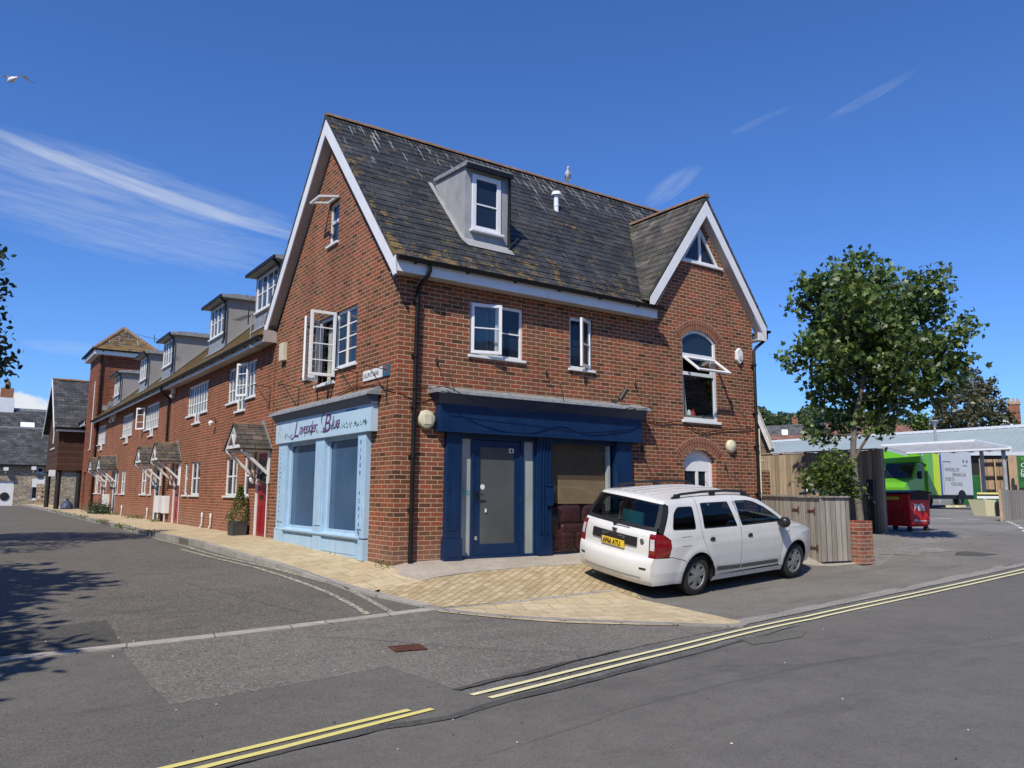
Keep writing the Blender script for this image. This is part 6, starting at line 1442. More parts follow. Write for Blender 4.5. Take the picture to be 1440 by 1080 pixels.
u_ = (gB-gA).normalized(); no = Vector((u_.y, -u_.x, 0)); 
if no.x > 0: no = -no
m_ = MB()
for f, z in ((.55, .86), (.80, .85), (.82, .14), (.57, .12)): q = gA.lerp(gB, f)+no*.005; m_.obox(q+Vector((0, 0, z)), u_*.26, no*.012, (0, 0, .035)); m_.obox(q+u_*.24+Vector((0, 0, z-.04)), u_*.03, no*.016, (0, 0, .12))
q = gA.lerp(gB, .66); m_.obox(q+Vector((0, 0, .55)), u_*.14, no*.025, (0, 0, .04)); m_.build('hinge', 'rust iron', EN)
PR = MB(); PR.obox((8.73, -2.62, -.15), (.36, -.02, 0), (.02, .30, 0), (0, 0, .83)); tag(PR.build('brick_pier', 'weathered pier brick', None, loc=(8.9, -2.5, -.12)), 'low weathered red brick pier beside the grey gate panels', 'pier')
GP = MB(); GP.box(9.05, 9.45, -.03, .35, -.3, 1.72); tag(GP.build('brick_pier', 'red brick', None, loc=(9.2, .1, -.1)), 'taller red brick pier against the corner of the building behind the cream pipe', 'pier')
FE = thing('board_fence', 'tall brown close-boarded fence crossed by the tree shadow', 'fence', (13.2, 3, 0))
fe = gp(1247, 750); FX, FY = fe; ft = 2.36; print('fence', fe)
f0, f1 = Vector((FX, FY+.14, 0)), Vector((FX, 6.8, 0)); panel(f0, f1, -.1, ft, .03, 'boards', 'fence boards', FE, jag=.02)
m_ = MB(); m_.box(FX-.10, FX+.04, FY-.02, FY+.14, -.1, ft+.02); m_.build('end_post', 'fence boards', FE)
m_ = MB(); m_.box(FX-.06, FX+.06, FY+.14, 6.8, ft+.003, ft+.035); m_.build('capping', 'fence boards', FE)
gq = gp(1233, 751); GT = MB(); GT.box(gq[0]-.08, gq[0]+.06, gq[1]-.02, gq[1]+.16, 0, 1.58); tag(GT.build('gate_post', 'black iron', None, loc=(gq[0], gq[1], .1)), 'black gate post at the near end of the tall board fence', 'post')
RA = thing('iron_railing', 'thin black iron railing between the brick pier and the fence', 'railing', (12.5, .3, .2)); m_ = MB()
ra, rb = Vector((*gp(1196, 753), .2)), Vector((*gp(1224, 751), .2))
for z in (.05, .50, 1.0): m_.bar(ra+Vector((0, 0, z)), rb+Vector((0, 0, z)), .035, .035)
m_.build('rail', 'black iron', RA); m_ = MB()
for i in range(9): q = ra.lerp(rb, i/8); m_.tube([q+Vector((0, 0, -.05)), q+Vector((0, 0, 1.04))], .012, 6)
m_.build('bars', 'black iron', RA)
m_ = MB(); m_.tube([(9.3, -.9, 1.20), (12.2, .6, 1.28)], .03, 8); tag(m_.build('rail_pipe', 'dark metal', None, loc=(9.3, -.9, 1.2)), 'dark horizontal pipe rail above the grey gate panels', 'rail')
m_ = MB(); m_.obox((11.2, .1, 1.22), (1.4, .5, .02), (-.06, .11, 0), (0, 0, .10)); tag(m_.build('coping_stone', 'white paint', None, loc=(12.2, .4, 1.2)), 'pale coping slab lying behind the gate panels under the bush', 'slab')
# low neighbouring outbuilding with a sloping verge
OB = thing('outbuilding', 'grey brown brick outbuilding gable just beyond the corner building', 'building', (22, 10, 0))
c_ = fw.cross(Vector((0, 0, 1))).normalized(); 
def vplane(px, py, dist=34): return far(px, py, dist)
P = [vplane(1040, 533), vplane(1085, 631), vplane(1083, 640), vplane(1083, 700), vplane(1040, 700)]; m_ = MB(); m_.prism(P, (2.5, 3.5, 0)); m_.build('wall', 'grey brown brick', OB)
a, b_ = vplane(1056, 561, 33.7), vplane(1086, 632, 33.7); m_ = MB(); m_.bar(a, b_, .16, .22); m_.build('bargeboard', 'curtain', OB)
a2, b2 = vplane(1057, 556, 33.6), vplane(1087.5, 631, 33.6); m_ = MB(); m_.prism([a2, b2, b2+Vector((2.4, 3.4, 0)), a2+Vector((2.4, 3.4, 0))], (0, 0, .09)); m_.build('roof', 'lead sheet', OB)
m_ = MB(); m_.tube([vplane(1084, 633, 33.5), vplane(1088.5, 632.5, 33.5)], .07, 8); m_.build('gutter', 'black plastic', OB)

# waste bin
plain('bin red', (.62, .016, .018), .4, var=.12, vscale=5, dirt=.25)
BN = thing('waste_bin', 'red four-wheeled commercial waste bin with black lid in front of the green van', 'waste bin', (0, 0, 0)); WLOC[BN.name] = Vector((0, 0, 0))
bh = R(28.1); near = Vector(gp(1281, 748)); ng = G(near.x, near.y); ang = R(28.1+54+180)
# local x runs along the lettered end (towards the right), local y runs away along the ribbed side
BN.scale = (.82, .82, .82); BN.location = (near.x, near.y, ng); ex_ = math.atan2(-math.sin(R(62))*1.0, math.cos(R(62))); BN.rotation_euler = (0, 0, R(28.1-90+54))
m_ = MB(); L1, L2 = 1.05, 1.37
m_.prism([(.06, 0, .22), (L1-.06, 0, .22), (L1, 0, .95), (L1, 0, 1.22), (0, 0, 1.22), (0, 0, .95)], (0, L2, 0)); m_.box(.06, L1-.06, .05, L2-.05, .16, .22); m_.build('body', 'bin red', BN, bevel=.03)
m_ = MB()
for z in (.42, .55, .68, .80): m_.box(-.012, .02, .12, L2-.12, z, z+.035)
for y in (.15, .75, L2-.15): m_.box(-.015, .03, y, y+.05, .35, 1.15)
m_.build('rib', 'bin red', BN, bevel=.006); m_ = MB(); m_.tube([(-.05, .2, 1.0), (-.09, .3, .62), (-.09, .9, .62), (-.05, 1.0, 1.0)], .015, 6); m_.build('handle', 'bin red', BN)
m_ = MB(); m_.prism([(-.05, -.05, 1.22), (L1+.05, -.05, 1.22), (L1+.05, -.05, 1.27), (L1*.5, -.05, 1.34), (-.05, -.05, 1.27)], (0, L2+.1, 0)); m_.box(0.08, L1-.08, -.02, .02, 1.02, 1.2); m_.build('lid', 'black plastic', BN, bevel=.015)
for x in (.12, L1-.12):
    for y in (.12, L2-.12):
        m_ = MB(); m_.lathe((x-.025, y, .09), (1, 0, 0), [(0, 0), (0, .09), (.05, .09), (.05, 0)], 16); m_.box(x-.04, x+.04, y-.03, y+.03, .12, .2); m_.build('castor', 'tyre', BN)
FB = Fr('F'); text('Biffa', .30, (.22, -.012, .68), FB, 'paper white', BN, off=.012, rotz=0); text('D  H  B', .07, (.30, -.012, 1.06), FB, 'cream plastic', BN, rotz=0); m_ = MB(); m_.box(.2, .9, -.01, 0, .33, .355); m_.box(.2, .36, -.011, 0, .355, .40); m_.build('printed_strip', 'paper white', BN)
m_ = MB(); m_.box(-.02, -.012, .35, .95, 1.02, 1.12); m_.build('label_strip', 'number plate', BN)

# van
plain('van green', (.13, .42, .012), .3, var=.06, coat=.4); plain('van white', (.62, .63, .65), .35, var=.05); plain('van yellow', (.62, .78, .02), .35, var=.05); plain('container green', (.02, .13, .03), .5, var=.2, dirt=.3)
VN = thing('delivery_van', 'green and white box delivery van with lettering on its white side in the yard', 'van', (0, 0, 0)); WLOC[VN.name] = Vector((0, 0, 0))
VN.location = (41.2, 10.2, .62); VN.rotation_euler = (0, 0, math.pi)     # local x forward, local y left ( = towards the camera)
# local: tail x=0, side plane y=0 .. -2.1
m_ = MB(); m_.box(.0, 3.55, -2.1, 0, .62, 3.12); m_.build('box_body', 'van white', VN, bevel=.04)
m_ = MB(); m_.box(3.55, 4.9, -2.1, .004, .62, 3.12); m_.prism([(4.9, -2.1, 3.12), (4.9, -2.1, 2.2), (5.6, -2.1, 2.35), (5.35, -2.1, 2.95)], (0, 2.1, 0)); m_.build('front_panel', 'van green', VN, bevel=.03)
m_ = MB(); m_.box(3.40, 3.62, .0, .012, .62, 3.12); m_.build('dark_stripe', 'ink blue', VN); m_ = MB(); m_.box(3.62, 4.25, .004, .016, .62, 3.12); m_.build('yellow_stripe', 'van yellow', VN)
m_ = MB(); m_.prism([(4.9, -2.0, .45), (7.05, -2.0, .45), (7.1, -2.0, 1.0), (6.95, -2.0, 1.25), (6.1, -2.0, 1.5), (5.55, -2.0, 2.35), (4.9, -2.0, 2.4)], (0, 1.9, 0)); m_.build('cab', 'van green', VN, bevel=.05)
m_ = MB(); m_.prism([(6.12, -1.8, 1.52), (5.6, -1.8, 2.28), (5.62, -1.8, 2.30), (6.16, -1.8, 1.52)], (0, 1.55, 0)); m_.build('windscreen', 'car glass', VN)
m_ = MB(); m_.prism([(5.95, -.098, 1.5), (5.5, -.098, 2.2), (5.05, -.098, 2.25), (5.05, -.098, 1.5)], (0, .012, 0)); m_.build('cab_window', 'car glass', VN)
m_ = MB(); m_.box(5.85, 6.0, .0, .22, 1.45, 1.85); m_.build('mirror', 'black plastic', VN, bevel=.04)
m_ = MB(); m_.box(0, 4.9, -2.05, -.02, .42, .66); m_.build('skirt', 'black plastic', VN)
for x, y in ((1.35, -.2), (1.35, -1.9), (5.9, -.2), (5.9, -1.9)):
    wl = MB(); wl.lathe((x, y-.12, .36), (0, 1, 0), [(0, .2), (0, .33), (.03, .36), (.2, .36), (.24, .33), (.24, .22), (.2, .2), (.2, 0)], 24); o = wl.build('wheel', 'tyre', VN, smooth=True); hb = MB(); hb.lathe((x, y+.06, .36), (0, 1, 0), [(0, .2), (.03, .19), (.05, .08), (.08, 0)], 16); hb.build('rim', 'wheel silver', o)
m_ = MB(); P = [(1.35+.50*math.cos(t), .004, .42+.50*math.sin(t)) for t in [i*math.pi/12 for i in range(13)]]; m_.prism(P, (0, .012, 0)); m_.build('wheel_arch', 'black plastic', VN)
m_ = MB(); m_.box(2.35, 3.2, .001, .012, 2.42, 2.47); m_.box(3.22, 3.25, .001, .012, .8, 2.45); m_.build('door_outline', 'wheel silver', VN)
plain('grey lettering', (.16, .17, .18), .5, var=.02)
for s, x, z in (('WAITROSE.COM', 3.05, 1.92), ('BRINGING OUR', 2.25, 1.66), ('STORE TO', 3.05, 1.40), ('YOUR DOOR', 2.5, 1.14)):
    text(s, .27, (x, .006, z), FB, 'grey lettering', VN, rotz=R(180), sx=.78)
text('WAITROSE', .13, (1.05, .006, 2.22), FB, 'grey lettering', VN, rotz=R(180), sx=.8)
for x in (.95, .55): m_ = MB(); m_.lathe((x, .004, 2.5), (0, 1, 0), [(0, .1), (.005, .09), (.006, 0)], 10); m_.build('crest', 'grey lettering', VN)
# green container behind the van, barrier, salt bin, low fence, gates and sign
CN = MB(); q = far(1374, 700, 56); CN.box(q.x-1.0, q.x+1.0, q.y-1.0, q.y+1.0, G(q.x, q.y), q.z+1.35); tag(CN.build('skip_container', 'container green', None, bevel=.03, loc=(q.x, q.y, G(q.x, q.y))), 'dark green steel container behind the tail of the van', 'container')
def quad(px0, px1, pyt, pyb, dist, th, nm, mat, par, skew=0): # upright slab facing the camera at a distance
    a, b_ = far(px0, pyb, dist), far(px1, pyb+skew, dist); zt0 = far(px0, pyt, dist).z; d = b_-a; d.z = 0; nn = Vector((-d.y, d.x, 0)).normalized()*th; return MB().obox((a.x, a.y, a.z), d, nn, (0, 0, zt0-a.z)).build(nm, mat, par)
BR_ = thing('crash_barrier', 'yellow, black and white crash barrier rail beside the board gates', 'barrier', tuple(far(1390, 700, 44)))
for k, (a, b_, c1) in enumerate(((692.5, 695, 'yellow road paint'), (695, 697.5, 'black plastic'), (697.5, 701, 'white paint'))): quad(1374, 1407, a, b_, 43, .1, 'rail', c1, BR_)
quad(1378, 1381, 700, 711, 43.2, .1, 'post', 'black plastic', BR_)
SB = thing('salt_bin', 'faded yellow salt bin standing at the end of the low grey fence', 'salt bin', tuple(far(1396, 730, 37)))
a, b_, c_2, d_2 = far(1388, 730, 37), far(1400, 731, 36.7), far(1384.6, 702.5, 37), far(1400.5, 703, 36.7); bk = Vector((.55, .9, 0)); m_ = MB(); m_.add([a, b_, d_2, c_2, a+bk*.7, b_+bk*.7, d_2+bk, c_2+bk], [(0, 1, 2, 3), (1, 5, 6, 2), (0, 3, 7, 4), (3, 2, 6, 7), (4, 7, 6, 5)]); m_.build('body', 'van yellow' if False else 'pale yellow road paint', SB)
quad(1400.8, 1406.5, 706, 729, 36.6, .3, 'wheel_panel', 'black plastic', SB)
LF = thing('board_fence', 'low weathered grey board fence at the right edge of the yard', 'fence', tuple(far(1425, 733, 35)))
a, b_ = Vector(gp(1411, 733)), Vector(gp(1462, 728)); a3 = Vector((a.x, a.y, 0)); b3 = Vector((b_.x, b_.y, 0)); zz = far(1411, 688.5, math.hypot(a.x-CAM.x, a.y-CAM.y)).z; panel(a3, b3, G(a.x, a.y)-.1+.12, zz, .04, 'boards', 'grey gate boards', LF)
quad(1407, 1411, 688, 733, math.hypot(a.x-CAM.x, a.y-CAM.y)-.15, .2, 'post', 'timber pale', LF)
TG = thing('timber_gates', 'tan timber yard gates with cross rails below the green sign', 'gate', tuple(far(1400, 700, 47)))
quad(1382, 1422, 646, 694, 47, .08, 'gate_leaf', 'tan boards', TG)
for a, b_, c, d in ((1380, 1384, 645, 694), (1401, 1403, 646, 692), (1420, 1423, 645, 692)): quad(a, b_, c, d, 46.8, .15, 'stile', 'timber pale', TG)
for y in (650, 669, 688): quad(1384, 1421, y, y+1.6, 46.85, .1, 'rail', 'dark bark', TG)
quad(1421, 1428, 640, 690, 46.5, .3, 'gate_post', 'timber pale', TG); quad(1427, 1433, 641, 690, 46.8, .3, 'gate_post', 'fence boards', TG)
SG = thing('yard_sign', 'dark green notice board with white lettering at the right edge', 'sign', tuple(far(1437, 700, 45.5)))
quad(1431, 1462, 641, 686, 45.5, .08, 'board', 'container green', SG); quad(1431, 1433, 640, 690, 45.4, .1, 'frame', 'timber pale', SG); q = far(1431.5, 642, 45.35); q2 = far(1445, 642, 45.35); rz = math.atan2(q2.y-q.y, q2.x-q.x)
for i, s in enumerate(('Customer', 'collection', 'bay')): p_ = far(1435.5, 657+i*6.5, 45.3); text(s, .30, tuple(p_), FB, 'paper white', SG, rotz=rz)
p_ = far(1435.5, 647, 45.3); text('waitrose', .30, tuple(p_), FB, 'van green', SG, rotz=rz)
# trolley shelter
SH = thing('canopy_shelter', 'pale steel open-sided canopy shelter over the van', 'canopy', tuple(far(1378, 700, 45)))
A_, B_, C_ = far(1240, 627.5, 47), far(1371.5, 620.5, 45), far(1421, 630.5, 42.5); m_ = MB(); D_ = A_+(C_-B_)
m_.prism([A_, B_, C_, D_], (0, 0, -.06)); m_.build('roof', 'lead cheek', SH); m_ = MB(); m_.bar(A_+Vector((0, 0, .04)), B_+Vector((0, 0, .04)), .12, .10); m_.bar(B_+Vector((0, 0, .03)), C_+Vector((0, 0, .03)), .12, .09); m_.bar(D_, C_, .10, .08)
for k in range(7): m_.bar(A_.lerp(B_, k/6)+Vector((0, 0, -.1)), D_.lerp(C_, k/6)+Vector((0, 0, -.1)), .06, .1)
m_.build('beam', 'white plastic', SH)
for px, py, d_ in ((1379, 622, 44.7), (1410.5, 630, 43)): t_ = far(px, py, d_); m_ = MB(); m_.tube([(t_.x, t_.y, G(t_.x, t_.y)), t_], .09, 10); m_.build('post', 'lead cheek', SH, smooth=True)
t_ = far(1314.2, 598, 60); lp = thing('street_lamp', 'pale lamp post with flat round head rising behind the van', 'street lamp', (t_.x, t_.y, G(t_.x, t_.y))); m_ = MB(); m_.tube([(t_.x, t_.y, G(t_.x, t_.y)), t_], .08, 10); m_.build('pole', 'lead cheek', lp); m_ = MB(); m_.lathe(t_, (0, 0, 1), [(-.1, .1), (.05, .14), (.2, .28), (.28, .32), (.32, .30), (.36, 0)], 18); m_.build('lamp_head', 'lead cheek', lp, smooth=True)
# small yard litter: yellow-black wheel stops
for px, lab in ((1338, 'yellow wheel stop under the van tail, nearer'), (1351, 'yellow wheel stop under the van tail, farther')):
    q = gp(px, 713.5); m_ = MB(); m_.box(q[0]-.4, q[0]+.4, q[1]-.1, q[1]+.1, G(*q), G(*q)+.12); tag(m_.build('wheel_stop', 'pale yellow road paint', None, loc=(q[0], q[1], G(*q))), lab, 'wheel stop')

# ================================================================== BACKGROUND BUILDINGS
plain('pale roof metal', (.30, .36, .37), .55, var=.06, vscale=.5, metal=.0)
SM = thing('supermarket', 'long low building with pale grey-green ribbed metal roof beyond the yard', 'building', tuple(far(1300, 640, 80)))
rL, rR, eL, eR = far(1070, 622.8, 112), far(1470, 598.5, 84), far(1060, 638, 104), far(1470, 638, 76)
m_ = MB(); m_.prism([eL, eR, rR, rL], (0, 0, -.15)); m_.build('roof', 'pale roof metal', SM)
m_ = MB(); nrm = (eR-eL).cross(rR-eL).normalized(); nrm = nrm if nrm.z > 0 else -nrm
for k in range(46):
    t = k/46; a = eL.lerp(eR, t); b_ = rL.lerp(rR, min(1, t+.045)); m_.bar(a+nrm*.03, b_+nrm*.03, .12, .10)
m_.build('roof_ribs', 'pale roof metal', SM); m_ = MB(); m_.bar(rL+Vector((0, 0, .1)), rR+Vector((0, 0, .1)), .5, .25); m_.bar(eL, eR, .3, .3); m_.build('ridge_cap', 'white plastic', SM)
q = Vector((.5, .9, 0)).normalized()*1.0; m_ = MB(); m_.prism([eL+q, eR+q, Vector((eR.x+q.x, eR.y+q.y, 0)), Vector((eL.x+q.x, eL.y+q.y, 0))], (.5, 1, 0)); m_.build('wall', 'interior dark', SM)
def farhouse(px0, px1, pr, pe, dist, rmat, wmat, lab, tilt=0, deep=6, chim=None, win=(), wall_h=None, mono=False):
    a, b_ = far(px0, pr, dist+deep/2), far(px1, pr+tilt, dist+deep/2); c, d = far(px0-1, pe, dist), far(px1+1, pe+tilt, dist); t = thing('distant_house', lab, 'house', (c.x, c.y, 0))
    m_ = MB(); m_.prism([c, d, b_, a], (0, 0, -.2)); m_.build('roof', rmat, t)
    f = b_-a; n_ = Vector((-f.y, f.x, 0)).normalized(); n_ = n_ if n_.dot(fw) > 0 else -n_
    e0, e1 = a+n_*deep/2, b_+n_*deep/2; e0.z, e1.z = c.z, d.z; m_ = MB(); m_.add([a, b_, e1, e0], [(0, 1, 2, 3)]); m_.build('roof', rmat, t)
    m_ = MB(); g0, g1 = Vector((c.x, c.y, -1)), Vector((d.x, d.y, -1)); h0, h1 = Vector((e0.x, e0.y, -1)), Vector((e1.x, e1.y, -1)); s_ = n_*.4
    m_.add([c+s_, d+s_, g1+s_, g0+s_, a-Vector((0, 0, .1)), b_-Vector((0, 0, .1)), e0, e1, h0, h1], [(0, 3, 2, 1), (0, 4, 6, 8, 3), (1, 2, 9, 7, 5), (6, 7, 9, 8)]); m_.build('wall', wmat, t)
    for (x0, x1, y0, y1) in win:
        p0, p1, p2, p3 = far(x0, y0, dist+.2), far(x1, y0, dist+.2), far(x1, y1, dist-.2), far(x0, y1, dist-.2); m_ = MB(); m_.prism([p0, p1, p2, p3], (0, .1, .25)); m_.build('window', 'white paint', t)
    if chim:
        x0, x1, y0, y1 = chim; p0, p1 = far(x0, y1, dist+deep/2), far(x1, y1, dist+deep/2); zt0 = far(x0, y0, dist+deep/2).z; w_ = (p1-p0).length; m_ = MB(); m_.obox(p0, p1-p0, n_*w_, (0, 0, zt0-p0.z)); o = m_.build('chimney', 'red terrace brick', t)
        m_ = MB(); m_.lathe(p0.lerp(p1, .5)+Vector((0, 0, zt0-p0.z)), (0, 0, 1), [(0, .25), (.6, .2)], 8); m_.build('chimney_pot', 'terracotta', o)
    return t
farhouse(1077, 1162, 599, 612.5, 150, 'slate far', 'red terrace brick', 'distant slate-roofed house with white dormer left of the tree', tilt=-5, chim=(1114.5, 1122, 587.5, 597), win=((1100, 1108, 606, 611.5),))
farhouse(1080, 1170, 612, 621, 135, 'clay tile roof', 'grey brown brick', 'distant pinkish tiled roof just below the slate-roofed house', tilt=-2)
farhouse(1160, 1215, 594, 612, 160, 'clay tile roof', 'red terrace brick', 'distant brown tiled house behind the tree trunk', tilt=-2)
farhouse(1216, 1262, 596, 612, 150, 'clay tile roof', 'grey brown brick', 'distant brown roofed house to the right of the tree trunk')
farhouse(1262, 1300, 598, 610, 145, 'clay tile roof', 'red terrace brick', 'distant low red-brown roof near the lamp post')
farhouse(1277, 1289, 583, 595, 170, 'slate far', 'red terrace brick', 'small distant gable seen between tree and olive tree', deep=3)
farhouse(1410, 1426, 590, 602, 140, 'white paint', 'grey brown brick', 'small pale roofed house left of the brick tower at the right edge', deep=4)
TB = thing('brick_church_tower', 'red brick tower with pale crown at the right edge above the metal roof', 'tower', tuple(far(1429, 600, 150))); p0, p1 = far(1420, 604, 150), far(1437, 604, 150); d = p1-p0; d.z = 0; n_ = Vector((-d.y, d.x, 0)); zt0 = far(1428, 568.5, 150).z
m_ = MB(); m_.obox((p0.x, p0.y, 0), d, n_, (0, 0, zt0)); m_.build('shaft', 'red terrace brick', TB); m_ = MB(); m_.obox((p0.x-.1, p0.y-.1, zt0), d*1.04, n_*1.04, (0, 0, .5)); 
for k in (0, .38, .76): m_.obox(Vector((p0.x, p0.y, zt0+.5))+d*k, d*.2, n_*.2, (0, 0, .5))
m_.build('parapet', 'timber pale', TB)

# houses on the camera's side of the road and left of the lane (unseen, added to give the glass reflections and darken shadows)
def cottage(lab, x0, y0, ang, L_, H_, dp, mat, nwin):
    t = thing('cottage', lab, 'house', (x0, y0, G(x0, y0))); z0 = G(x0, y0)-.3; u = Vector((math.cos(ang), math.sin(ang), 0)); n_ = Vector((-u.y, u.x, 0)); o = Vector((x0, y0, z0))
    m_ = MB(); m_.obox(o, u*L_, -n_*dp, (0, 0, H_)); m_.build('wall', mat, t)
    for s_, sg in ((n_*.4, -1), (-n_*(dp+.4), 1)): a = o+s_+Vector((0, 0, H_)); m_ = MB(); S_ = n_*sg*(dp/2+.4)+Vector((0, 0, dp*.42)); m_.obox(a, u*L_, S_, Vector((0, 0, .08))); m_.build('roof', 'slate far', t)
    for fl_ in (0, 1):
        for k in range(nwin):
            q = o+u*(L_*(k+.5)/nwin-.5)+n_*.02+Vector((0, 0, 1.2+fl_*2.7)); fr2 = MB(); fr2.obox(q, u*1.1, n_*.05, (0, 0, 1.3)); w_ = fr2.build('window', 'white paint', t)
            for a_ in (.08, .58): MB().obox(q+u*a_+n_*.051+Vector((0, 0, .08)), u*.44, n_*.01, (0, 0, 1.14)).build('pane', 'window glass', w_)
    return t
cottage('unseen tan cottage row added for reflections, facing the dark blue shopfront', -24, -26.5, R(9.7), 58, 6.2, 8, 'timber pale', 12)
cottage('unseen brick cottage row added for reflections left of the lane behind the dark trees', -18.5, 34, R(-90), 44, 6.0, 8, 'red terrace brick', 9)
# ================================================================== VEGETATION
LEAF5 = [(0, 0), (.16, .10), (.42, .05), (.30, .28), (.50, .52), (.22, .55), (0, 1.0), (-.22, .55), (-.50, .52), (-.30, .28), (-.42, .05), (-.16, .10)]
LEAFS = [(0, 0), (.28, .3), (.26, .65), (0, 1), (-.26, .65), (-.28, .3)]
def leaf(m_, p_, size, rnd, shape, updir=.5):
    n = Vector((rnd.gauss(0, 1), rnd.gauss(0, 1), rnd.gauss(0, 1)+updir)).normalized(); a = n.orthogonal().normalized(); ang = rnd.uniform(0, 6.283); u = a*math.cos(ang)+n.cross(a)*math.sin(ang); v = n.cross(u); s = size*rnd.uniform(.6, 1.25); k = len(m_.v); L_ = len(shape); cu = s*.22
    for (x, y) in shape: m_.v.append(tuple(p_+u*x*s+v*y*s-n*(abs(x)*cu+y*y*cu*.6)))
    h = L_//2; m_.f.append(tuple(k+i for i in range(h+1))); m_.f.append(tuple([k]+[k+i for i in range(h, L_)]))
def tree(nm, lab, base_, trunk, lobes, lsize, lmat, bmat='bark', density=60, shape=LEAFS, seed=1, r0=.12, cat='tree', group=None, fork=.45, updir=.5, clump=6):
    rnd = random.Random(seed); t = thing(nm, lab, cat, base_, group); bm_ = MB(); tr_ = catmull([tuple(q) for q in trunk], 5); n = len(tr_); bm_.tube(tr_, [r0*(1-.75*i/n)+.01 for i in range(n)], 10)
    lm = MB()
    for c, r, cnt in lobes:
        c = Vector(c); fz = [q for q in tr_ if q[2] < c.z-.15*r] or tr_[:max(1, int(n*fork))]; s = Vector(min(fz[int(len(fz)*fork):] or fz, key=lambda q: (Vector(q)-c).length)); d = c-s; mid = s+d*.5+Vector((rnd.uniform(-.15, .15)*r, rnd.uniform(-.15, .15)*r, -.05*d.length))
        rr = max(.012, r0*.32*min(1, r)); bm_.tube(catmull([tuple(s), tuple(mid), tuple(c)], 4), [rr*(1-.08*i) for i in range(9)], 6)
        k = int(cnt/clump)
        for i in range(k):
            while True:
                q = Vector((rnd.uniform(-1, 1), rnd.uniform(-1, 1), rnd.uniform(-1, 1)))
                if q.length < 1: break
            q = q.normalized()*(q.length**.45); p_ = c+q*r
            if i % 5 == 0: bm_.tube([c+q*r*.15, c+q*r*.6+Vector((0, 0, -.04*r)), p_], [.010, .007, .004], 4, False)
            for j in range(clump): leaf(lm, p_+Vector((rnd.gauss(0, 1), rnd.gauss(0, 1), rnd.gauss(0, 1)))*min(lsize*.85, .15), lsize, rnd, shape, updir)
    bm_.build('trunk', bmat, t, smooth=True); lm.build('crown', lmat, t); return t
PM = 60.4; DM = 20.0; rnd = random.Random(11); lob = []
for px, py, r in ((1208, 366, 9), (1206, 385, 13), (1186, 382, 11), (1190, 402, 20), (1238, 378, 10), (1236, 398, 18), (1148, 396, 13), (1158, 412, 22), (1130, 405, 9), (1130, 424, 12), (1286, 390, 9), (1290, 412, 16), (1318, 385, 9), (1322, 404, 12), (1310, 428, 18), (1200, 432, 36), (1252, 430, 36), (1285, 462, 34), (1160, 448, 28), (1225, 478, 50), (1172, 496, 36), (1136, 492, 16), (1106, 506, 7), (1116, 516, 10), (1280, 512, 42), (1332, 492, 18), (1352, 468, 11), (1360, 452, 8), (1335, 518, 24), (1215, 540, 42), (1158, 546, 24), (1262, 556, 30), (1312, 548, 17), (1205, 584, 24), (1236, 596, 15), (1140, 604, 9), (1152, 612, 12), (1172, 604, 10), (1185, 470, 40), (1250, 500, 44), (1240, 460, 40)):
    dd = DM+rnd.uniform(-.9, .9)*(1.1 if r > 15 else .5); lob.append((far(px, py, dd), r/PM*.98, int(r*r*.52)+18))
tb = far(1212, 770, DM); tz0 = G(tb.x, tb.y); trunk = [(tb.x, tb.y, tz0-.1)]+[tuple(far(a, b_, DM)) for a, b_ in ((1210, 735), (1205, 690), (1200, 640), (1203, 590), (1215, 520), (1212, 450), (1208, 390))]
tree('maple_tree', 'young maple tree with dark green crown standing behind the gate panels and pier', (tb.x, tb.y, tz0), trunk, lob, .15, 'maple leaves', shape=LEAF5, seed=4, r0=.085)
br2 = MB(); br2.tube(catmull([tuple(far(1202, 645, DM)), tuple(far(1218, 618, DM-.1)), tuple(far(1240, 590, DM-.2)), tuple(far(1270, 560, DM-.2))], 5), [.042-.0018*i for i in range(16)], 8); br2.build('limb', 'bark', bpy.data.objects['maple_tree'], smooth=True)
lob = []
for px, py, r in ((1165, 672, 20), (1178, 655, 16), (1150, 680, 14), (1180, 685, 16), (1135, 678, 9), (1168, 645, 9), (1192, 668, 12), (1142, 664, 8), (1206, 690, 9)):
    lob.append((far(px, py, 18.2+rnd.uniform(-.3, .3)), r/64, int(r*r*.9)+20))
q = far(1165, 760, 18.2); tree('shrub', 'yellow green leafy shrub under the maple behind the gate panels', (q.x, q.y, G(q.x, q.y)), [(q.x, q.y, G(q.x, q.y)), tuple(far(1168, 720, 18.2)), tuple(far(1168, 660, 18.2))], lob, .10, 'bush leaves', seed=8, r0=.05, cat='shrub')
# trees on the left side of the lane: branch tips enter the frame, shadows fall on the road
lob = [((-8.6, 8.0, 5.0), 2.5, 3200), ((-7.4, 9.6, 4.6), 1.6, 1500), ((-8.7, 5.2, 4.4), 1.7, 1500), ((-7.2, 7.4, 6.3), 1.3, 1000), ((-8.8, 8.2, 7.0), 1.6, 1000)]
for px, py, r in ((0, 362, .14), (-12, 375, .3), (2, 410, .14), (-14, 420, .3), (-4, 440, .2), (4, 468, .12), (-14, 470, .35), (16, 508, .12), (4, 513, .18), (-8, 525, .28), (0, 492, .15), (-24, 400, .5), (-24, 500, .5)): lob.append((far(px-4, py, 19.5), r*.9, int(110*r)+12))
tree('roadside_tree', 'dark small-leaved tree whose branch tips reach in at the left edge', (-9.0, 8.0, 0), [(-9.0, 8.0, -.1), (-8.9, 8.0, 2.4), (-8.6, 8.0, 5.2), (-8.4, 8.1, 7.4)], lob, .15, 'dark leaves', 'dark bark', seed=21, r0=.18, fork=.5)
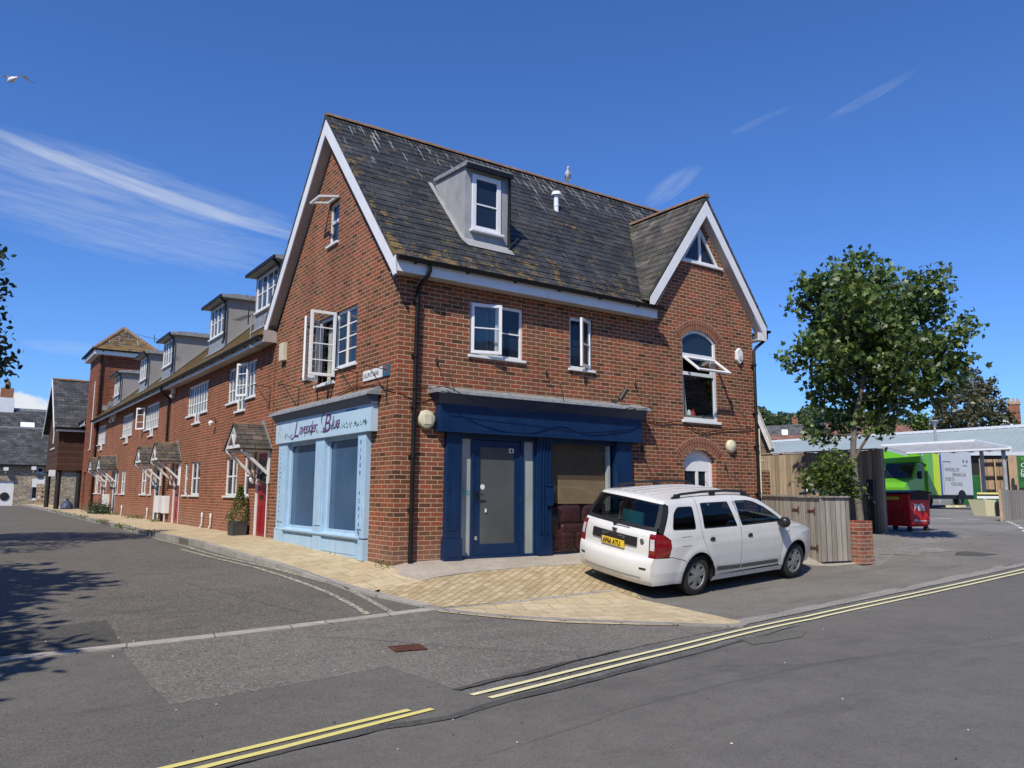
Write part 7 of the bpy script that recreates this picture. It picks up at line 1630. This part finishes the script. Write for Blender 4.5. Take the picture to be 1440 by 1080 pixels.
lob = [((-11.2, -2.4, 4.7), 2.1, 1500), ((-10.2, -3.9, 4.4), 1.4, 700), ((-10.1, -1.0, 4.9), 1.5, 800), ((-11.8, -.6, 5.2), 1.5, 700), ((-11.8, -4.2, 4.6), 1.6, 700), ((-10.6, -2.2, 6.6), 1.3, 500), ((-9.2, -2.6, 4.2), .8, 300), ((-9.2, -5.2, 4.0), .8, 200), ((-9.8, -6.4, 3.8), .7, 160), ((-9.5, .6, 5.0), .8, 220)]
tree('roadside_tree', 'dark tree beside the near left kerb casting the serrated shadow on the road', (-11, -2.3, -.2), [(-11, -2.3, -.3), (-10.9, -2.3, 2.2), (-10.8, -2.4, 4.8), (-10.7, -2.3, 6.6)], [(c_, r_+.15, int(n_*2.2)) for c_, r_, n_ in lob], .25, 'dark leaves', 'dark bark', seed=22, r0=.2, fork=.5)
# olive toned tree behind the metal roof, small round tree, wooded hill
lob = []
for px, py, r in ((1355, 575, 30), (1335, 588, 22), (1385, 570, 24), (1402, 588, 20), (1370, 550, 18), (1350, 552, 14), (1345, 530, 8), (1366, 528, 8), (1390, 545, 8), (1376, 600, 26), (1325, 598, 14), (1412, 600, 12), (1358, 520, 5), (1397, 535, 4)): lob.append((far(px, py, 95+rnd.uniform(-2, 2)), r/11.9, int(r*r*1.1)+30))
q = far(1368, 640, 95); tree('olive_tree', 'olive brown tree with thin twiggy top behind the metal roof', (q.x, q.y, 1.5), [(q.x, q.y, 1.5), tuple(far(1368, 600, 95)), tuple(far(1368, 555, 95)), tuple(far(1366, 525, 95))], lob, .42, 'olive leaves', seed=5, r0=.35, updir=.2)
lob = [(far(1298+rnd.uniform(-10, 8), 598+rnd.uniform(-8, 6), 100), .9, 90) for i in range(9)]; q = far(1297, 640, 100); tree('round_tree', 'small bright green tree beside the lamp post head', (q.x, q.y, 1.5), [(q.x, q.y, 1.5), tuple(far(1298, 610, 100)), tuple(far(1298, 595, 100))], lob, .38, 'bush leaves', seed=6, r0=.15)
hm = MB(); rnd = random.Random(9); core = MB()
for i in range(60):
    px = rnd.uniform(1055, 1300); top = lerp(px, [1055, 1080, 1095, 1110, 1120, 1135, 1150, 1170, 1230, 1300], [568, 573, 575, 580, 577, 570, 568, 571, 582, 592]); dist = rnd.uniform(235, 280); r = rnd.uniform(1.8, 3.6); c = far(px, top+r*4.2+rnd.uniform(0, 18), dist)
    for j in range(130):
        q = Vector((rnd.gauss(0, 1), rnd.gauss(0, 1), rnd.gauss(0, 1))).normalized(); q.z = abs(q.z)*.9 if rnd.random() < .8 else q.z; leaf(hm, c+q*r*rnd.uniform(.85, 1.05), 1.05, rnd, LEAFS, .6)
    core.lathe(c-Vector((0, 0, r*.85)), (0, 0, 1), [(0, .1), (r*.3, r*.75), (r*.85, r*.85), (r*1.4, r*.6), (r*1.7, .1)], 8)
core.v = core.v; hm.build('wood', 'hill leaves', kind='stuff')['label'] = 'wooded green hill behind the distant houses'; bpy.data.objects['wood']['category'] = 'wood'
core.build('wood_interior', 'dark leaves', kind='stuff', smooth='all')['label'] = 'dark mass of the wood on the hill'; bpy.data.objects['wood_interior']['category'] = 'wood'
a = [far(px, 600, 330) for px in (1000, 1100, 1200, 1300, 1500)]; m_ = MB(); P = []
for px, top in ((980, 600), (1055, 578), (1100, 586), (1160, 580), (1230, 590), (1300, 600), (1420, 606), (1500, 612)):
    t_ = far(px, top, 300); P += [Vector((t_.x, t_.y, t_.z)), Vector((far(px, 640, 200).x, far(px, 640, 200).y, 1.0))]
m_.add(P, [(2*i, 2*i+1, 2*i+3, 2*i+2) for i in range(7)]); m_.build('hill', 'hill leaves', kind='structure', smooth='all')
# box plant in its pot by the red door
bx = thing('potted_box_plant', 'clipped box plant in a dark square planter beside the first red terrace door', 'plant', (-.30, 7.55, .15)); pz = .15
m_ = MB(); m_.prism([(-.40, 7.36, pz), (-.08, 7.36, pz), (-.06, 7.34, pz+.33), (-.42, 7.34, pz+.33)], (0, .40, 0)); m_.build('planter', 'planter', bx, bevel=.01)
MB().box(-.39, -.09, 7.38, 7.72, pz+.29, pz+.31).build('soil', 'soil', bx); m_ = MB(); r_ = random.Random(2)
for i in range(1500):
    u = r_.random(); z = pz+.30+.85*u; rad = lerp(u, [0, .12, .3, .42, .5, .62, .8, 1], [.16, .26, .24, .13, .16, .12, .08, .02]); a = r_.uniform(0, 6.283); rr = rad*r_.uniform(.6, 1.08); leaf(m_, Vector((-.24+rr*math.cos(a), 7.54-.10*u+rr*math.sin(a), z)), .042, r_, LEAFS)
m_.build('foliage', 'box leaves', bx)
def tuft(m_, c, n, h, spread, rnd, s=.05):
    for i in range(n): leaf(m_, Vector(c)+Vector((rnd.gauss(0, spread), rnd.gauss(0, spread), abs(rnd.gauss(0, h)))), s, rnd, LEAFS, .8)
sh = thing('shrub', 'low dark lavender-like shrub against the wall under the far porches', 'shrub', (-.35, 28.3, .2)); m_ = MB(); r_ = random.Random(4)
for i in range(1300): a = Vector((r_.gauss(0, .22), r_.gauss(0, .75), abs(r_.gauss(0, .22)))); leaf(m_, Vector((-.38, 28.3, .18))+a, .09, r_, LEAFS, 1)
m_.build('foliage', 'dark leaves', sh); m_ = MB()
for k in range(8): m_.tube([(-.35, 28.3-.9+k*.25, .1), (-.37, 28.3-.9+k*.25, .4)], .01, 5)
m_.build('stem', 'dark bark', sh)
wd = MB(); r_ = random.Random(12)
for i in range(46):
    t = r_.random(); y = 9+26*t**1.2; kx = min(kerb_top, key=lambda q: abs(q[1]-y))[0]; tuft(wd, (kx+r_.uniform(-.06, .12), y, G(kx, y)+.08), 26, .035, .09, r_, .05)
for y in (20.3, 20.8, 21.4, 22.5, 17.2, 16.9, 25.5, 26.0, 30.6, 31.2): tuft(wd, (-.12, y, .17), 45, .06, .14, r_, .06)
for y in (4.6, 3.4, 3.1, 1.9, .15, -.0): tuft(wd, (-.14, y, .04), 14, .03, .05, r_, .045)
wd.build('weeds', 'bush leaves', kind='stuff')['label'] = 'small weeds growing along the kerb and the foot of the wall'; bpy.data.objects['weeds']['category'] = 'weeds'
# loose litter on the asphalt
r_ = random.Random(31); lt = MB(); dkm = MB()
for i in range(40):
    q = gp(r_.uniform(0, 1400), r_.uniform(880, 1075)); s = r_.uniform(.004, .012); (lt if i % 2 else dkm).obox((q[0], q[1], G(*q)+.012), (s, s*r_.uniform(-.5, .5), 0), (0, s*r_.uniform(.5, 1.5), 0), (0, 0, .006))
lt.build('litter', 'paper white', kind='stuff'); dkm.build('leaf_litter', 'dark bark', kind='stuff')
# gulls
def gull_body(t, c, s, fwd, upright=.5):
    f = Vector(fwd).normalized(); u = Vector((0, 0, 1)); ax = (f*(1-upright)+u*upright).normalized(); m_ = MB(); P = [c-ax*.26*s, c-ax*.2*s, c-ax*.08*s, c+ax*.06*s, c+ax*.15*s, c+ax*.20*s+f*.01*s, c+ax*.25*s+f*.02*s, c+ax*.29*s+f*.03*s]; m_.tube(P, [r_*s for r_ in (.012, .05, .085, .088, .06, .043, .045, .02)], 12); m_.build('body', 'gull white', t, smooth='all'); hd_ = c+ax*.255*s+f*.03*s
    m_ = MB(); m_.tube([hd_, hd_+f*.07*s-u*.008*s, hd_+f*.10*s-u*.02*s], [.014*s, .010*s, .003*s], 6); m_.build('beak', 'gull beak', t); return hd_, ax, f
gl = thing('seagull', 'white seagull standing upright on the main roof ridge', 'bird', (6.03, 3.03, 8.83)); c = Vector((6.03, 3.0, 8.99)); hd_, ax, f = gull_body(gl, c, .64, (-.55, -.83, 0), .62)
for sg in (-1, 1):
    sd_ = Vector((-f.y, f.x, 0))*sg; m_ = MB(); m_.tube([c+sd_*.048+ax*.064, c+sd_*.054-ax*.03, c+sd_*.032-ax*.155-f*.04], [.019, .029, .007], 8); m_.build('wing', 'gull grey', gl, smooth='all')
    m_ = MB(); m_.tube([c-ax*.08+sd_*.03, Vector((c.x+sd_.x*.03, c.y+sd_.y*.03, 8.83))], .006, 5); m_.build('leg', 'gull beak', gl)
g0 = far(17, 112, 26); fg = thing('seagull', 'seagull in flight with spread wings at the top left edge', 'bird', tuple(g0)); r3 = rt.normalized(); hd_, ax, f = gull_body(fg, g0, .9, tuple(r3*.8-fw*.5), .02)
for sg, tip in ((-1, -.66), (1, .52)):
    sd_ = (r3*1.0+fw*.25*sg).normalized()*(1 if sg > 0 else -1); P0 = g0+Vector((0, 0, .03)); ch = f*.16; e1 = P0+sd_*.28+Vector((0, 0, .12)); e2 = P0+sd_*abs(tip)*1.05+Vector((0, 0, -.02 if sg > 0 else .02))-f*.1
    m_ = MB(); m_.add([P0+ch*.6, e1+ch*.5, e2+ch*.1, e2-ch*.2, e1-ch*.7, P0-ch*.8], [(0, 1, 4, 5), (1, 2, 3, 4)]); m_.build('wing', 'gull white' if sg < 0 else 'gull white', fg); m_ = MB(); m_.add([e2+ch*.12, e2-ch*.22, e2+sd_*.14-f*.05], [(0, 1, 2)]); m_.build('wing_tip', 'gull dark', fg)

# ================================================================== SUN, SKY, CLOUDS
SUN_AZ, SUN_EL = R(35+180), R(48)      # compass of the sun seen from the scene, counter-clockwise from +X
sd_ = bpy.data.lights.new('sun', 'SUN'); so_ = bpy.data.objects.new('sun', sd_); col.objects.link(so_); sd_.energy = 5.0; sd_.angle = R(.53); sd_.color = (1.0, .92, .78)
Ld = Vector((math.cos(SUN_AZ)*math.cos(SUN_EL), math.sin(SUN_AZ)*math.cos(SUN_EL), math.sin(SUN_EL))); so_.rotation_euler = Ld.to_track_quat('Z', 'Y').to_euler(); so_.location = (0, 0, 60)
w = bpy.data.worlds.new('World'); sc.world = w; w.use_nodes = True; nt = w.node_tree; h = N(nt); bg = nt.nodes['Background']
sky = nt.nodes.new('ShaderNodeTexSky'); sky.sky_type = 'NISHITA'; sky.sun_disc = False; sky.sun_elevation = SUN_EL; sky.sun_rotation = R(90)-SUN_AZ; sky.altitude = 0; sky.air_density = 1.0; sky.dust_density = .1; sky.ozone_density = 1.6
dirn = h.n('ShaderNodeTexCoord').outputs['Generated']; sp = h.n('ShaderNodeSeparateXYZ', Vector=dirn).outputs
az = h.math('ARCTAN2', sp[1], sp[0]); el = h.math('ARCSINE', sp[2])
def ang_of(px, py): r = ray(px, py).normalized(); return math.atan2(r.y, r.x), math.asin(r.z)
def cloud(px, py, wx, wy, rot, stretch, lo, hi, amt, scale=14, det=7, seed=0):
    a0, e0 = ang_of(px, py); da = h.math('MULTIPLY', h.math('SUBTRACT', a0, az), math.cos(e0)); de = h.math('SUBTRACT', el, e0); c_, s_ = math.cos(rot), math.sin(rot)
    u = h.math('ADD', h.math('MULTIPLY', da, c_), h.math('MULTIPLY', de, s_)); v = h.math('SUBTRACT', h.math('MULTIPLY', de, c_), h.math('MULTIPLY', da, s_))
    un, vn_ = h.math('DIVIDE', u, wx), h.math('DIVIDE', v, wy); r2 = h.math('ADD', h.math('MULTIPLY', un, un), h.math('MULTIPLY', vn_, vn_)); fall = h.ramp(r2, [(0, 1.0), (1, 0.0)], 'EASE')
    nz = h.n('ShaderNodeTexNoise', Vector=h.n('ShaderNodeCombineXYZ', X=u, Y=h.math('MULTIPLY', v, stretch), Z=seed*1.7).outputs[0], Scale=scale, Detail=det, Roughness=.6, Distortion=.6).outputs[0]
    return h.math('MULTIPLY', h.ramp(h.math('MULTIPLY', nz, h.math('ADD', fall, .0)), [(lo, 0.0), (hi, 1.0)]), amt)
cl = [cloud(215, 270, .27, .010, -.20, 14, .10, .55, .40, 12, 10, seed=1), cloud(245, 272, .24, .028, -.17, 10, .24, .85, .36, 14, 10, seed=12), cloud(60, 236, .16, .022, -.14, 10, .2, .85, .34, 15, 10, seed=11), cloud(150, 308, .28, .055, -.12, 11, .22, .85, .36, 13, 10, seed=2), cloud(60, 215, .20, .03, -.02, 8, .25, .9, .16, 10, seed=7), cloud(945, 262, .055, .018, .55, 7, .2, .8, .26, 26, 9, seed=3), cloud(1225, 135, .07, .008, .35, 9, .2, .9, .20, 20, 9, seed=4), cloud(1070, 170, .05, .007, .3, 8, .2, .95, .16, 20, 9, seed=8), cloud(95, 489, .06, .011, .0, 5, .15, .8, .28, 16, seed=5)]
tot = cl[0]
for c_ in cl[1:]: tot = h.math('ADD', tot, c_, True)
cum = cloud(5, 572, .095, .030, -.05, 1.4, .30, .40, .95, 26, 8, seed=6)
cum2 = cloud(75, 578, .05, .014, 0, 1.5, .28, .42, .9, 30, 8, seed=9)
cum = h.math('MAXIMUM', cum, cum2)
hs = nt.nodes.new('ShaderNodeHueSaturation'); hs.inputs['Saturation'].default_value = 1.0; hs.inputs['Value'].default_value = 1.0; nt.links.new(sky.outputs[0], hs.inputs['Color'])
skc = h.mix(1.0, hs.outputs[0], (.55, .92, 1.56), 'MULTIPLY'); c1 = h.mix(tot, skc, (6.5, 7.2, 8.4)); c2 = h.mix(cum, c1, (8.2, 8.4, 8.8)); nt.links.new(c2, bg.inputs[0]); bg.inputs[1].default_value = .10

sc.view_settings.view_transform = 'Standard'; sc.view_settings.look = 'None'; sc.view_settings.exposure = 0; sc.view_settings.gamma = 1
sc.render.engine = 'CYCLES'; sc.cycles.max_bounces = 5; sc.cycles.diffuse_bounces = 3; sc.cycles.glossy_bounces = 3; sc.cycles.transparent_max_bounces = 10
